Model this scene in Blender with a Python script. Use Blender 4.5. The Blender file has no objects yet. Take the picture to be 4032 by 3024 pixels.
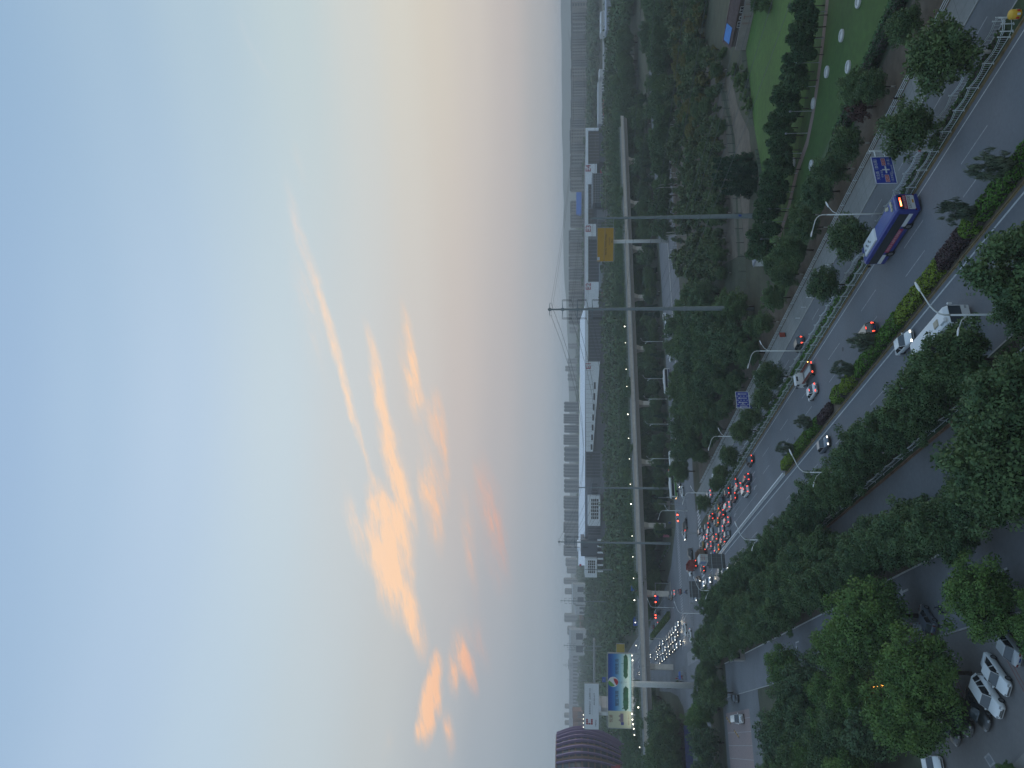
import bpy, bmesh, math, random
import numpy as np
from mathutils import Vector, Matrix

R = random.Random(11)
NP = np.random.default_rng(11)
sc = bpy.context.scene
col = sc.collection
rad = math.radians

# ------------------------------------------------------------------ camera
# The photograph was taken with the phone held on its side: up in the place is left in the picture.
CH, CF, CV = 44.0, 3028.0, 2235.0            # eye height, focal length in photo pixels, horizon row
PIT = math.atan((CV - 2016) / CF)
cp, sp = math.cos(PIT), math.sin(PIT)
cam_d = bpy.data.cameras.new('camera')
cam = bpy.data.objects.new('camera', cam_d)
col.objects.link(cam)
cam_d.sensor_fit = 'HORIZONTAL'
cam_d.sensor_width = 36.0
cam_d.lens = 36.0 * CF / 4032.0
cam_d.clip_start, cam_d.clip_end = 0.5, 20000
F_ = Vector((0, cp, sp)); U_ = Vector((0, -sp, cp)); R_ = Vector((1, 0, 0))
m = Matrix((-U_, R_, -F_)).transposed().to_4x4()
m.translation = (0, 0, CH)
cam.matrix_world = m
sc.camera = cam
sc.render.resolution_x, sc.render.resolution_y = 1024, 768

def lin(c):
    return tuple((v / 255 / 12.92) if v / 255 <= .04045 else ((v / 255 + .055) / 1.055) ** 2.4 for v in c)

# ------------------------------------------------------------------ world: dusk sky with thin lit cirrus
W = bpy.data.worlds.new('World'); sc.world = W; W.use_nodes = True
nt = W.node_tree; nt.nodes.clear()
def N(t, **kw):
    n = nt.nodes.new(t)
    for k, v in kw.items():
        setattr(n, k, v)
    return n
def L(a, b): nt.links.new(a, b)
def M(op, a, b=None, c=None, clamp=False):
    n = N('ShaderNodeMath', operation=op, use_clamp=clamp)
    for i, v in enumerate((a, b, c)):
        if v is None: continue
        if isinstance(v, (int, float)): n.inputs[i].default_value = v
        else: L(v, n.inputs[i])
    return n.outputs[0]
def ramp(fac, stops, interp='EASE'):
    n = N('ShaderNodeValToRGB'); n.color_ramp.interpolation = interp
    e = n.color_ramp.elements
    while len(e) < len(stops): e.new(.5)
    for q, (p_, c_) in zip(e, stops):
        q.position = p_; q.color = (*lin(c_), 1)
    L(fac, n.inputs[0]); return n.outputs[0]
def mix(f, a, b, bt='MIX'):
    n = N('ShaderNodeMix', data_type='RGBA', blend_type=bt)
    if isinstance(f, (int, float)): n.inputs[0].default_value = f
    else: L(f, n.inputs[0])
    L(a, n.inputs[6]); L(b, n.inputs[7]); return n.outputs[2]
tc = N('ShaderNodeTexCoord'); sep = N('ShaderNodeSeparateXYZ'); L(tc.outputs['Generated'], sep.inputs[0])
el = M('MULTIPLY', M('ARCSINE', sep.outputs[2]), 180 / math.pi)
az = M('MULTIPLY', M('ARCTAN2', sep.outputs[0], sep.outputs[1]), 180 / math.pi)
elf = M('DIVIDE', el, 60.0, clamp=True)
# The sky seen to the left of the road, ahead, and towards the set sun on the right
left = ramp(elf, [(0, (142, 158, 171)), (2/60, (146, 161, 174)), (6/60, (159, 171, 182)), (9/60, (177, 185, 191)),
                  (13/60, (190, 198, 201)), (18/60, (192, 206, 214)), (24/60, (186, 207, 224)), (30/60, (175, 199, 224)), (36/60, (160, 188, 217)), (1, (150, 181, 214))])
ahead = ramp(elf, [(0, (152, 165, 177)), (2.5/60, (168, 173, 180)), (5/60, (184, 181, 183)), (8/60, (199, 191, 188)), (11/60, (205, 201, 198)),
                   (16/60, (205, 210, 212)), (21/60, (200, 215, 224)), (27.6/60, (185, 207, 229)), (33/60, (172, 198, 224)), (38/60, (160, 188, 219)), (1, (150, 181, 214))])
right = ramp(elf, [(0, (160, 166, 172)), (2/60, (172, 175, 178)), (4/60, (192, 187, 185)), (6.5/60, (206, 200, 193)), (9/60, (213, 207, 195)), (11.5/60, (214, 212, 202)),
                   (14/60, (208, 212, 208)), (18/60, (194, 210, 214)), (24/60, (178, 201, 216)), (29/60, (165, 192, 215)), (36/60, (150, 181, 211)), (1, (146, 178, 211))])
fl = N('ShaderNodeMapRange', interpolation_type='SMOOTHSTEP'); L(az, fl.inputs[0]); fl.inputs[1].default_value = -34; fl.inputs[2].default_value = 2
fr = N('ShaderNodeMapRange', interpolation_type='SMOOTHSTEP'); L(az, fr.inputs[0]); fr.inputs[1].default_value = -6; fr.inputs[2].default_value = 32
base = mix(fr.outputs[0], mix(fl.outputs[0], left, ahead), right)
# a share of physical twilight sky under the haze colours
SUN_EL, SUN_AZ = rad(2.0), rad(48.0)
ns = N('ShaderNodeTexSky', sky_type='NISHITA', sun_disc=False, sun_elevation=SUN_EL, sun_rotation=SUN_AZ, air_density=1.0, dust_density=2.0, ozone_density=2.0)
nsb = N('ShaderNodeVectorMath', operation='SCALE'); L(ns.outputs[0], nsb.inputs[0]); nsb.inputs['Scale'].default_value = 0.15
base = mix(0.04, base, nsb.outputs[0])
# cirrus: streaks given by their ends in (azimuth, elevation), broken up by stretched noise
def ang(X, Y):
    u, v = 3024 - Y, X
    a, b = (u - 1512) / CF, -(v - 2016) / CF
    y, z = cp - b * sp, sp + b * cp
    return math.degrees(math.atan2(a, y)), math.degrees(math.asin(z / math.sqrt(a * a + y * y + z * z)))
pos = N('ShaderNodeCombineXYZ'); L(az, pos.inputs[0]); L(el, pos.inputs[1])
stretch = N('ShaderNodeMapping', vector_type='TEXTURE'); L(pos.outputs[0], stretch.inputs[0])
stretch.inputs['Rotation'].default_value = (0, 0, rad(15)); stretch.inputs['Scale'].default_value = (6.5, 1.15, 1)
nz = N('ShaderNodeTexNoise'); L(stretch.outputs[0], nz.inputs[0]); nz.inputs['Scale'].default_value = 1.7; nz.inputs['Detail'].default_value = 7; nz.inputs['Roughness'].default_value = .62
wn = N('ShaderNodeTexNoise'); L(pos.outputs[0], wn.inputs[0]); wn.inputs['Scale'].default_value = .16; wn.inputs['Detail'].default_value = 3
w1 = N('ShaderNodeVectorMath', operation='SUBTRACT'); L(wn.outputs[1], w1.inputs[0]); w1.inputs[1].default_value = (.5, .5, .5)
w2 = N('ShaderNodeVectorMath', operation='MULTIPLY_ADD'); L(w1.outputs[0], w2.inputs[0]); w2.inputs[1].default_value = (2.6, 1.0, 0); L(pos.outputs[0], w2.inputs[2])
S = [  # x1,y1,x2,y2 in the overview, half width, amount
 (600, 340, 662, 560, 11, .42), (640, 470, 712, 730, 10, .55), (690, 640, 752, 850, 9, .8), (735, 790, 780, 950, 9, .95), (765, 900, 805, 1050, 7, .6),
 (618, 480, 700, 830, 24, .42), (622, 290, 662, 420, 10, .3), (495, -10, 550, 120, 7, .22), (535, 80, 594, 175, 6, .25),
 (788, 700, 845, 960, 12, .95), (825, 880, 893, 1215, 20, 1.15), (866, 650, 905, 850, 10, .8), (862, 720, 920, 960, 17, .62), (935, 830, 952, 990, 15, .7),
 (912, 960, 952, 1190, 20, .85), (958, 900, 968, 1110, 12, .55), (795, 1020, 850, 1180, 20, .95), (812, 1080, 868, 1350, 34, 1.35), (742, 1030, 792, 1240, 17, .5),
 (886, 1260, 914, 1425, 17, .95), (945, 1385, 928, 1500, 11, 1.1), (934, 1440, 916, 1625, 17, 1.5), (906, 1560, 902, 1620, 8, .7),
 (980, 1355, 1024, 1500, 12, .95), (972, 1385, 980, 1510, 12, .7), (960, 1530, 975, 1650, 11, .6), (1036, 960, 1088, 1290, 26, .62), (1000, 1050, 1030, 1310, 13, .5), (1010, 1300, 1040, 1480, 26, .35), (850, 1560, 830, 1650, 14, .18)]
acc = None
for x1, y1, x2, y2, hw, am in S:
    (a1, e1), (a2, e2) = ang(x1 * 1.8228, y1 * 1.8228), ang(x2 * 1.8228, y2 * 1.8228)
    mp = N('ShaderNodeMapping', vector_type='TEXTURE'); L(w2.outputs[0], mp.inputs[0])
    ln = math.hypot(a2 - a1, e2 - e1)
    mp.inputs['Location'].default_value = ((a1 + a2) / 2, (e1 + e2) / 2, 0)
    mp.inputs['Rotation'].default_value = (0, 0, math.atan2(e2 - e1, a2 - a1))
    mp.inputs['Scale'].default_value = (ln * .62, hw * 1.8228 / CF * 57.3 * 1.65, 1)
    g_ = N('ShaderNodeTexGradient', gradient_type='SPHERICAL'); L(mp.outputs[0], g_.inputs[0])
    acc = M('MULTIPLY_ADD', g_.outputs[1], am, 0.0 if acc is None else acc)
fine = N('ShaderNodeTexNoise'); L(stretch.outputs[0], fine.inputs[0]); fine.inputs['Scale'].default_value = 6.5; fine.inputs['Detail'].default_value = 5; fine.inputs['Roughness'].default_value = .6
cl = M('MULTIPLY', M('MULTIPLY', acc, M('MULTIPLY_ADD', nz.outputs[0], 2.6, -.45)), M('MULTIPLY_ADD', fine.outputs[0], 1.3, .38))
clf = N('ShaderNodeMapRange', interpolation_type='SMOOTHSTEP'); L(cl, clf.inputs[0]); clf.inputs[1].default_value = .02; clf.inputs[2].default_value = .95
clc = ramp(elf, [(0, (188, 150, 150)), (3.5/60, (205, 160, 150)), (6/60, (230, 178, 156)), (8.5/60, (246, 196, 162)), (12/60, (252, 212, 178)), (17/60, (245, 218, 195)), (21/60, (214, 214, 216)), (1, (214, 214, 218))])
skyc = mix(clf.outputs[0], base, clc)
bg = N('ShaderNodeBackground'); L(skyc, bg.inputs[0]); bg.inputs[1].default_value = 1.03
wo = N('ShaderNodeOutputWorld'); L(bg.outputs[0], wo.inputs[0])
W.cycles.sampling_method = 'MANUAL'; W.cycles.sample_map_resolution = 512

# the sun has just set to the right: a weak, very soft warm light from the glow above the horizon
sd = bpy.data.lights.new('sun', 'SUN'); sd.energy = 0.45; sd.angle = rad(40); sd.color = (1, .86, .72)
sun = bpy.data.objects.new('sun', sd); col.objects.link(sun)
sun.rotation_euler = Vector((math.sin(SUN_AZ) * math.cos(rad(14)), math.cos(SUN_AZ) * math.cos(rad(14)), math.sin(rad(14)))).to_track_quat('Z', 'Y').to_euler()

vs = sc.view_settings
vs.view_transform = 'Standard'; vs.look = 'None'; vs.gamma = 1; vs.use_curve_mapping = False; vs.exposure = 0.0
sc.cycles.use_denoising = True
sc.cycles.max_bounces = 5; sc.cycles.diffuse_bounces = 2; sc.cycles.glossy_bounces = 2; sc.cycles.transmission_bounces = 2; sc.cycles.transparent_max_bounces = 4
sc.cycles.volume_bounces = 2; sc.cycles.caustics_reflective = False; sc.cycles.caustics_refractive = False
sc.cycles.sample_clamp_indirect = 4

# ------------------------------------------------------------------ helpers
def gp(X, Y, h=0.0):
    'photo pixel (4032x3024) -> the point of the plane z=h there'
    a, b = (3024 - Y - 1512) / CF, -(X - 2016) / CF
    y, z = cp - b * sp, sp + b * cp
    t = (h - CH) / z
    return a * t, y * t
def at(X, Y, d):
    'photo pixel and distance along the view -> x, y, z'
    a, b = (3024 - Y - 1512) / CF, -(X - 2016) / CF
    y, z = cp - b * sp, sp + b * cp
    t = d / y
    return a * t, d, CH + z * t
RA = rad(25.0)
DX, DY = -math.sin(RA), math.cos(RA)
def rd(s, t):
    'road frame: s along the main road, t to its right'
    return s * DX + t * DY, s * DY - t * DX
def st(x, y): return x * DX + y * DY, x * DY - y * DX

MATS = {}
def mat(name, c, rough=.7, metal=0.0, var=.0, scale=1.0, bump=0.0, emit=None, es=0.0, coat=0.0, tint=None, trans=0.0, spec=.5, var2=0.0, scale2=.05):
    if name in MATS: return MATS[name]
    m = bpy.data.materials.new(name); m.use_nodes = True
    t = m.node_tree; b = t.nodes['Principled BSDF']
    cc = (*c, 1) if len(c) == 3 else c
    b.inputs['Base Color'].default_value = cc
    b.inputs['Roughness'].default_value = rough; b.inputs['Metallic'].default_value = metal
    b.inputs['Specular IOR Level'].default_value = spec
    b.inputs['Coat Weight'].default_value = coat
    if emit: b.inputs['Emission Color'].default_value = (*emit, 1); b.inputs['Emission Strength'].default_value = es
    if trans: b.inputs['Transmission Weight'].default_value = trans
    src = None
    def nd(k): return t.nodes.new(k)
    if var or var2 or bump or tint:
        geo = nd('ShaderNodeNewGeometry')
        rgb = nd('ShaderNodeRGB'); rgb.outputs[0].default_value = cc; src = rgb.outputs[0]
        if tint:   # per-leaf-cluster hue from the mesh, and a small shift per plant
            a = nd('ShaderNodeAttribute'); a.attribute_name = 'tint'
            oi = nd('ShaderNodeObjectInfo')
            ad = nd('ShaderNodeMath'); ad.operation = 'MULTIPLY_ADD'; t.links.new(oi.outputs['Random'], ad.inputs[0]); ad.inputs[1].default_value = .55; t.links.new(a.outputs['Fac'], ad.inputs[2])
            mx = nd('ShaderNodeMix'); mx.data_type = 'RGBA'; mx.clamp_factor = True
            sb = nd('ShaderNodeMath'); sb.operation = 'SUBTRACT'; t.links.new(ad.outputs[0], sb.inputs[0]); sb.inputs[1].default_value = .27
            t.links.new(sb.outputs[0], mx.inputs[0]); t.links.new(src, mx.inputs[6]); mx.inputs[7].default_value = (*tint, 1); src = mx.outputs[2]
        for v_, s_, dt in ((var, scale, 5), (var2, scale2, 3)):
            if not v_: continue
            nz = nd('ShaderNodeTexNoise'); nz.inputs['Scale'].default_value = s_; nz.inputs['Detail'].default_value = dt
            t.links.new(geo.outputs['Position'], nz.inputs[0])
            mr = nd('ShaderNodeMapRange'); t.links.new(nz.outputs[0], mr.inputs[0]); mr.inputs[1].default_value = .25; mr.inputs[2].default_value = .75
            mr.inputs[3].default_value = 1 - v_; mr.inputs[4].default_value = 1 + v_
            mu = nd('ShaderNodeVectorMath'); mu.operation = 'SCALE'; t.links.new(src, mu.inputs[0]); t.links.new(mr.outputs[0], mu.inputs['Scale']); src = mu.outputs[0]
        t.links.new(src, b.inputs['Base Color'])
        if bump:
            nz = nd('ShaderNodeTexNoise'); nz.inputs['Scale'].default_value = scale * 4; nz.inputs['Detail'].default_value = 4
            t.links.new(geo.outputs['Position'], nz.inputs[0])
            bp = nd('ShaderNodeBump'); bp.inputs['Strength'].default_value = bump; bp.inputs['Distance'].default_value = .05
            t.links.new(nz.outputs[0], bp.inputs['Height']); t.links.new(bp.outputs[0], b.inputs['Normal'])
    MATS[name] = m; return m

LEAFK = 2.25
def leafmat(name, c, c2, trl=.25):
    'leaf: diffuse with a share of light let through'
    if name in MATS: return MATS[name]
    c, c2 = tuple(v * LEAFK for v in c), tuple(v * LEAFK for v in c2)
    m = mat(name, c, rough=.65, tint=c2, spec=.25)
    t = m.node_tree; b = t.nodes['Principled BSDF']; out = t.nodes['Material Output']
    tr = t.nodes.new('ShaderNodeBsdfTranslucent'); mx = t.nodes.new('ShaderNodeMixShader'); mx.inputs[0].default_value = trl
    t.links.new(b.inputs['Base Color'].links[0].from_socket, tr.inputs[0])
    t.links.new(b.outputs[0], mx.inputs[1]); t.links.new(tr.outputs[0], mx.inputs[2]); t.links.new(mx.outputs[0], out.inputs[0])
    return m

class MB:
    def __init__(s): s.v, s.f, s.m = [], [], []
    def add(s, vs, fs, mi=0):
        o = len(s.v); s.v += [tuple(v) for v in vs]; s.f += [tuple(i + o for i in f) for f in fs]; s.m += [mi] * len(fs); return s
    def box(s, cx, cy, cz, sx, sy, sz, mi=0, rz=0.0, tx=1.0, ty=1.0):
        'box centred at c; tx, ty taper the top'
        c_, s_ = math.cos(rz), math.sin(rz); vs = []
        for z, kx, ky in ((-1, 1, 1), (1, tx, ty)):
            for x, y in ((-1, -1), (1, -1), (1, 1), (-1, 1)):
                px, py = x * sx / 2 * kx, y * sy / 2 * ky
                vs.append((cx + px * c_ - py * s_, cy + px * s_ + py * c_, cz + z * sz / 2))
        return s.add(vs, [(3, 2, 1, 0), (4, 5, 6, 7), (0, 1, 5, 4), (1, 2, 6, 5), (2, 3, 7, 6), (3, 0, 4, 7)], mi)
    def loft(s, secs, mi=0, cap=True, closed=True):
        n = len(secs[0]); vs = [p for q in secs for p in q]; fs = []
        for i in range(len(secs) - 1):
            for j in range(n if closed else n - 1):
                k = (j + 1) % n
                fs.append((i * n + j, i * n + k, (i + 1) * n + k, (i + 1) * n + j))
        if cap: fs += [tuple(range(n - 1, -1, -1)), tuple((len(secs) - 1) * n + j for j in range(n))]
        return s.add(vs, fs, mi)
    def tube(s, pts, rs, n=8, mi=0, cap=True):
        pts = [Vector(p) for p in pts]
        if isinstance(rs, (int, float)): rs = [rs] * len(pts)
        secs = []; prev = None
        for i, p_ in enumerate(pts):
            d = (pts[min(i + 1, len(pts) - 1)] - pts[max(i - 1, 0)]).normalized()
            if prev is None:
                u = d.cross(Vector((0, 0, 1)) if abs(d.z) < .95 else Vector((1, 0, 0))).normalized()
            else: u = (prev - d * prev.dot(d)).normalized()
            prev = u; w = d.cross(u)
            secs.append([p_ + (u * math.cos(a) + w * math.sin(a)) * rs[i] for a in (2 * math.pi * k / n for k in range(n))])
        return s.loft(secs, mi, cap)
    def cyl(s, cx, cy, z0, z1, r0, r1=None, n=12, mi=0):
        r1 = r0 if r1 is None else r1
        return s.loft([[(cx + r * math.cos(2 * math.pi * k / n), cy + r * math.sin(2 * math.pi * k / n), z) for k in range(n)] for z, r in ((z0, r0), (z1, r1))], mi)
    def lathe(s, prof, n=16, mi=0, c=(0, 0, 0)):
        return s.loft([[(c[0] + r * math.cos(2 * math.pi * k / n), c[1] + r * math.sin(2 * math.pi * k / n), c[2] + z) for k in range(n)] for r, z in prof], mi)
    def poly(s, pts, z, mi=0):
        return s.add([(x, y, z) for x, y in pts], [tuple(range(len(pts)))], mi)
    def prism(s, pts, z0, z1, mi=0):
        return s.loft([[(x, y, z0) for x, y in pts], [(x, y, z1) for x, y in pts]], mi)
    def me(s, name, mats, smooth=False):
        me = bpy.data.meshes.new(name); me.from_pydata(s.v, [], s.f)
        for m_ in (mats if isinstance(mats, (list, tuple)) else [mats]): me.materials.append(m_)
        me.polygons.foreach_set('material_index', s.m)
        bm = bmesh.new(); bm.from_mesh(me); bmesh.ops.recalc_face_normals(bm, faces=bm.faces); bm.to_mesh(me); bm.free()
        if smooth: me.polygons.foreach_set('use_smooth', [True] * len(me.polygons))
        me.update(); return me

def put(name, me, parent=None, loc=(0, 0, 0), rz=0.0, rot=None, scl=None):
    o = bpy.data.objects.new(name, me); col.objects.link(o)
    o.location = loc; o.rotation_euler = rot if rot else (0, 0, rz)
    if scl: o.scale = scl if isinstance(scl, tuple) else (scl,) * 3
    if parent: o.parent = parent
    return o
def tag(o, label, cat, group=None):
    o['label'] = label; o['category'] = cat
    if group: o['group'] = group
    return o
def thing(name, label, cat, loc, rz=0.0, group=None, scl=None):
    return tag(put(name, None, None, loc, rz, scl=scl), label, cat, group)
def struct(name, me, parent=None, loc=(0, 0, 0), rz=0.0):
    o = put(name, me, parent, loc, rz)
    if not parent: o['kind'] = 'structure'
    return o
ORD = 'first second third fourth fifth sixth seventh eighth ninth tenth eleventh twelfth thirteenth fourteenth fifteenth sixteenth seventeenth eighteenth nineteenth twentieth'.split()
TEN = {2: 'twenty', 3: 'thirty', 4: 'forty', 5: 'fifty', 6: 'sixty', 7: 'seventy'}
def nth(i):
    'i from 0'
    n = i + 1
    if n <= 20: return ORD[n - 1]
    return TEN[n // 10] + ('-' + ORD[n % 10 - 1] if n % 10 else 'th') if n % 10 else TEN[n // 10][:-1] + 'ieth'
_txt = {}
def text_me(body, size, m, depth=.0, key=None):
    'lettering as a flat mesh, centred'
    k = (body, size, m.name, depth)
    if k in _txt: return _txt[k]
    c = bpy.data.curves.new('lettering', 'FONT'); c.body = body; c.size = size; c.align_x = 'CENTER'; c.align_y = 'CENTER'; c.extrude = depth
    c.resolution_u = 2
    o = bpy.data.objects.new('lettering', c); col.objects.link(o)
    bpy.context.view_layer.update()
    me = bpy.data.meshes.new_from_object(o.evaluated_get(bpy.context.evaluated_depsgraph_get()))
    bpy.data.objects.remove(o); bpy.data.curves.remove(c)
    me.name = 'lettering'; me.materials.clear(); me.materials.append(m)
    _txt[k] = me; return me
# ------------------------------------------------------------------ materials
A = dict
m_ground = mat('soil_and_grass', (.045, .052, .028), .95, var=.35, scale=.25, bump=.3, var2=.35, scale2=.012)
m_soil = mat('bare_soil', (.12, .10, .075), .95, var=.28, scale=.5, bump=.4, var2=.25, scale2=.05)
m_dry = mat('dry_verge_soil', (.085, .068, .048), .95, var=.35, scale=.6, bump=.4)
m_asph = mat('asphalt', (.122, .132, .146), .85, var=.08, scale=2.2, bump=.15, var2=.16, scale2=.09)
m_asph2 = mat('older_asphalt', (.118, .127, .136), .88, var=.10, scale=1.6, bump=.15, var2=.18, scale2=.12)
m_asph3 = mat('dark_asphalt', (.15, .158, .172), .85, var=.10, scale=1.8, bump=.15, var2=.15, scale2=.15)
m_pave = mat('pavement_slabs', (.205, .21, .20), .9, var=.10, scale=1.2, bump=.1, var2=.14, scale2=.11)
m_lot = mat('lot_paving', (.14, .138, .138), .9, var=.08, scale=2.0, bump=.1, var2=.12, scale2=.15)
m_kerb = mat('kerb_stone', (.30, .30, .29), .85, var=.15, scale=1.5)
m_ykerb = mat('worn_yellow_kerb', (.17, .125, .06), .85, var=.35, scale=1.2)
m_okerb = mat('worn_orange_kerb', (.15, .085, .045), .85, var=.35, scale=1.2)
m_line = mat('road_paint', (.42, .43, .43), .8, var=.22, scale=2.5)
m_linew = mat('worn_road_paint', (.27, .275, .28), .8, var=.28, scale=2.0)
m_redline = mat('worn_red_line', (.16, .075, .065), .85, var=.3, scale=1.5)
m_lawn = mat('lawn', (.030, .078, .010), .95, var=.22, scale=.8, bump=.4, var2=.35, scale2=.045)
m_lawn2 = mat('bright_lawn', (.046, .112, .012), .95, var=.22, scale=.7, bump=.4, var2=.28, scale2=.05)
m_path = mat('brick_red_path', (.20, .15, .135), .9, var=.12, scale=2.0)
m_white = mat('white_paint', (.62, .65, .66), .5, var=.06, scale=3)
m_fence = mat('white_fence_paint', (.50, .56, .58), .5, var=.08, scale=3)
m_steel = mat('galvanised_steel', (.30, .34, .36), .45, .4, var=.08, scale=2)
m_pole = mat('pale_lamp_post', (.55, .60, .61), .45, var=.05, scale=2)
m_pylon = mat('power_pole_steel', (.19, .24, .265), .5, .3, var=.10, scale=1.2)
m_dark = mat('dark_metal', (.03, .034, .038), .5, .3)
m_black = mat('black_rubber', (.012, .012, .013), .8)
m_conc = mat('viaduct_concrete', (.58, .565, .53), .9, var=.08, scale=.8, var2=.1, scale2=.1, bump=.1)
m_girder = mat('girder_concrete', (.42, .44, .46), .9, var=.06, scale=.8)
m_bulb = mat('lit_bulb', (1, 1, 1), .5, emit=(1, .93, .72), es=5)
m_bulbw = mat('lit_white_lamp', (1, 1, 1), .5, emit=(.95, .98, 1), es=11)
m_bark = mat('bark', (.055, .044, .036), .95, var=.3, scale=3, bump=.5)
m_limew = mat('limewashed_bark', (.33, .33, .31), .9, var=.15, scale=3)

# ------------------------------------------------------------------ ground and roads (structure)
def sheet(name, pts, z, m, parent=None):
    return struct(name, MB().poly(pts, z).me(name, m), parent)
def band(name, s0, s1, t0, t1, z, m, parent=None):
    return sheet(name, [rd(s0, t0), rd(s1, t0), rd(s1, t1), rd(s0, t1)], z, m, parent)
def slab(name, s0, s1, t0, t1, z0, z1, m, parent=None):
    return struct(name, MB().prism([rd(s0, t0), rd(s1, t0), rd(s1, t1), rd(s0, t1)], z0, z1).me(name, m), parent)

sheet('ground', [(-9000, -400), (9000, -400), (9000, 9500), (-9000, 9500)], -.02, m_ground)
S0, S1 = -10, 262
road = band('main_road', S0, S1, 38.1, 64.75, .01, m_asph)
serv = band('service_road', S0, S1, 67.4, 73.5, .01, m_asph2)
serl = band('service_road', S0, S1, 27.0, 34.7, .01, m_asph2)
comp = band('compound_road', S0, 232, 13.0, 21.6, .01, m_asph3)
junc = sheet('junction', [rd(262, 20), rd(262, 95), rd(312, 95), rd(312, 20)], .01, m_asph)
cross = band('cross_road', 262, 312, -120, 20, .01, m_asph); cross2 = band('cross_road', 262, 312, 95, 330, .01, m_asph)
far = band('far_main_road', 312, 640, 28, 62, .01, m_asph)
# slip lanes cut the far corners
slip = sheet('slip_lane', [rd(312, 62), rd(312, 82), rd(320, 78), rd(333, 70), rd(352, 66), rd(380, 62)], .012, m_asph)
slip2 = sheet('slip_lane', [rd(312, 28), rd(400, 30), rd(400, 24), rd(360, 21.5), rd(335, 18.5), rd(322, 14), rd(312, 5)], .012, m_asph2)
# kerbed strips with planting
def strip(s0, s1, t0, t1, kr, kl, soil, name='planted_strip'):
    o = slab(name, s0, s1, t0 + .18, t1 - .18, -.01, .10, soil)
    slab('kerb', s0, s1, t0, t0 + .177, -.01, .135, kl, o); slab('kerb', s0, s1, t1 - .177, t1, -.01, .135, kr, o)
    return o
m_strip = mat('strip_ground_cover', (.03, .055, .02), .95, var=.4, scale=1.0, bump=.5)
strip(S0, 232, 64.75, 67.4, m_kerb, m_ykerb, m_strip)
strip(S0, 240, 34.7, 38.1, m_kerb, m_okerb, m_strip)
strip(S0, 152, 50.45, 53.0, m_ykerb, m_ykerb, m_dry, 'median_strip')
slab('kerb', S0, 255, 64.55, 64.745, -.01, .022, m_ykerb); slab('kerb', S0, 150, 50.28, 50.445, -.01, .022, m_ykerb); slab('kerb', S0, 235, 34.45, 34.695, -.01, .022, m_okerb)
swk = slab('sidewalk', S0, 258, 73.68, 78.7, -.01, .12, m_pave); slab('kerb', S0, 258, 73.5, 73.677, -.01, .14, m_kerb, swk)
# slab joints of the sidewalk, every 3 m
mj = MB()
for s in range(40, 256, 3): mj.poly([rd(s, 73.7), rd(s + .06, 73.7), rd(s + .06, 78.7), rd(s, 78.7)], .124)
for t in (75.35, 77.0): mj.poly([rd(40, t), rd(256, t), rd(256, t + .05), rd(40, t + .05)], .1245)
j = struct('paving_joint', mj.me('paving_joint', mat('joint_sand', (.12, .12, .11), .95)), swk)
band('dirt_verge', S0, 250, 78.7, 87.5, .0, m_dry); band('dirt_verge', S0, 255, 21.75, 27.0, .0, m_dry)
slab('kerb', S0, 232, 21.55, 21.75, -.01, .13, mat('white_kerb', (.45, .46, .45), .8, var=.15, scale=2))
slab('kerb', S0, 232, 12.8, 13.0, -.01, .13, m_kerb); slab('kerb', S0, 240, 26.9, 27.05, -.01, .12, m_kerb)
lot = sheet('parking_lot', [rd(30, 13), rd(112, 13), rd(108, -2), rd(104, -60), rd(30, -60)], .008, m_lot)
# markings: every dash and stripe its own piece
def dashes(parent, s0, s1, t, ln, gap, w=.15, m=m_linew, z=.016, name='lane_dash'):
    me = MB().poly([(-w / 2, 0), (w / 2, 0), (w / 2, ln), (-w / 2, ln)], 0).me(name, m); s = s0
    while s < s1:
        x, y = rd(s, t); struct(name, me, parent, (x, y, z), RA); s += ln + gap
dashes(road, 48.6, 200, 60.2, 6.0, 10.2); dashes(road, 49.8, 196, 56.55, 6.0, 10.2)
dashes(road, 52, 200, 46.0, 6, 10); dashes(road, 50, 200, 42.3, 6, 10)
band('edge_line', S0, 200, 63.75, 63.9, .016, m_line, road); band('edge_line', S0, 212, 49.5, 49.72, .016, m_line, road)
for t in (61.4, 57.8, 54.2): band('lane_line', 176, 250, t - .07, t + .07, .016, m_linew, road)
band('edge_line', 200, 250, 64.0, 64.15, .016, m_linew, road); band('edge_line', 212, 244, 49.4, 49.58, .016, m_line, road)
for t in (46, 42.5): band('lane_line', 205, 250, t - .07, t + .07, .016, m_linew, road)
dashes(serv, 50, 250, 70.6, 4, 6); dashes(comp, 80.8, 84, 17.28, 2.3, 3.2, .22, m_line); dashes(comp, 86.2, 87, 17.28, 2.3, 3.2, .22, m_line); dashes(comp, 105.6, 108, 17.4, 3, 4, .2, m_line)
# turn arrows
def arrow(parent, s, t, turn=False, m=m_line, k=1.0):
    b = MB(); w = .14 * k
    if not turn:
        b.poly([(-w, 0), (w, 0), (w, 1.9), (-w, 1.9)], 0); b.poly([(-.5 * k, 1.9), (.5 * k, 1.9), (0, 3.3)], 0)
    else:
        b.poly([(-w, 0), (w, 0), (w, 1.9), (-w, 1.9)], 0); b.poly([(-w, 1.9), (w, 1.9), (w, 2.2), (-w - .55, 2.2), (-w - .55, 1.9)], 0); b.poly([(-w - .55, 1.55), (-w - .55, 2.55), (-w - 1.25, 2.05)], 0)
    x, y = rd(s, t); struct('road_arrow', b.me('road_arrow', m), parent, (x, y, .017), RA)
arrow(comp, 104.6, 19.43); arrow(comp, 157, 19.0, True)
for t in (62.6, 59.4, 56.0): arrow(road, 176, t, m=m_linew)
for t in (59.4, 56.0): arrow(road, 200, t, m=m_linew)
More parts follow.
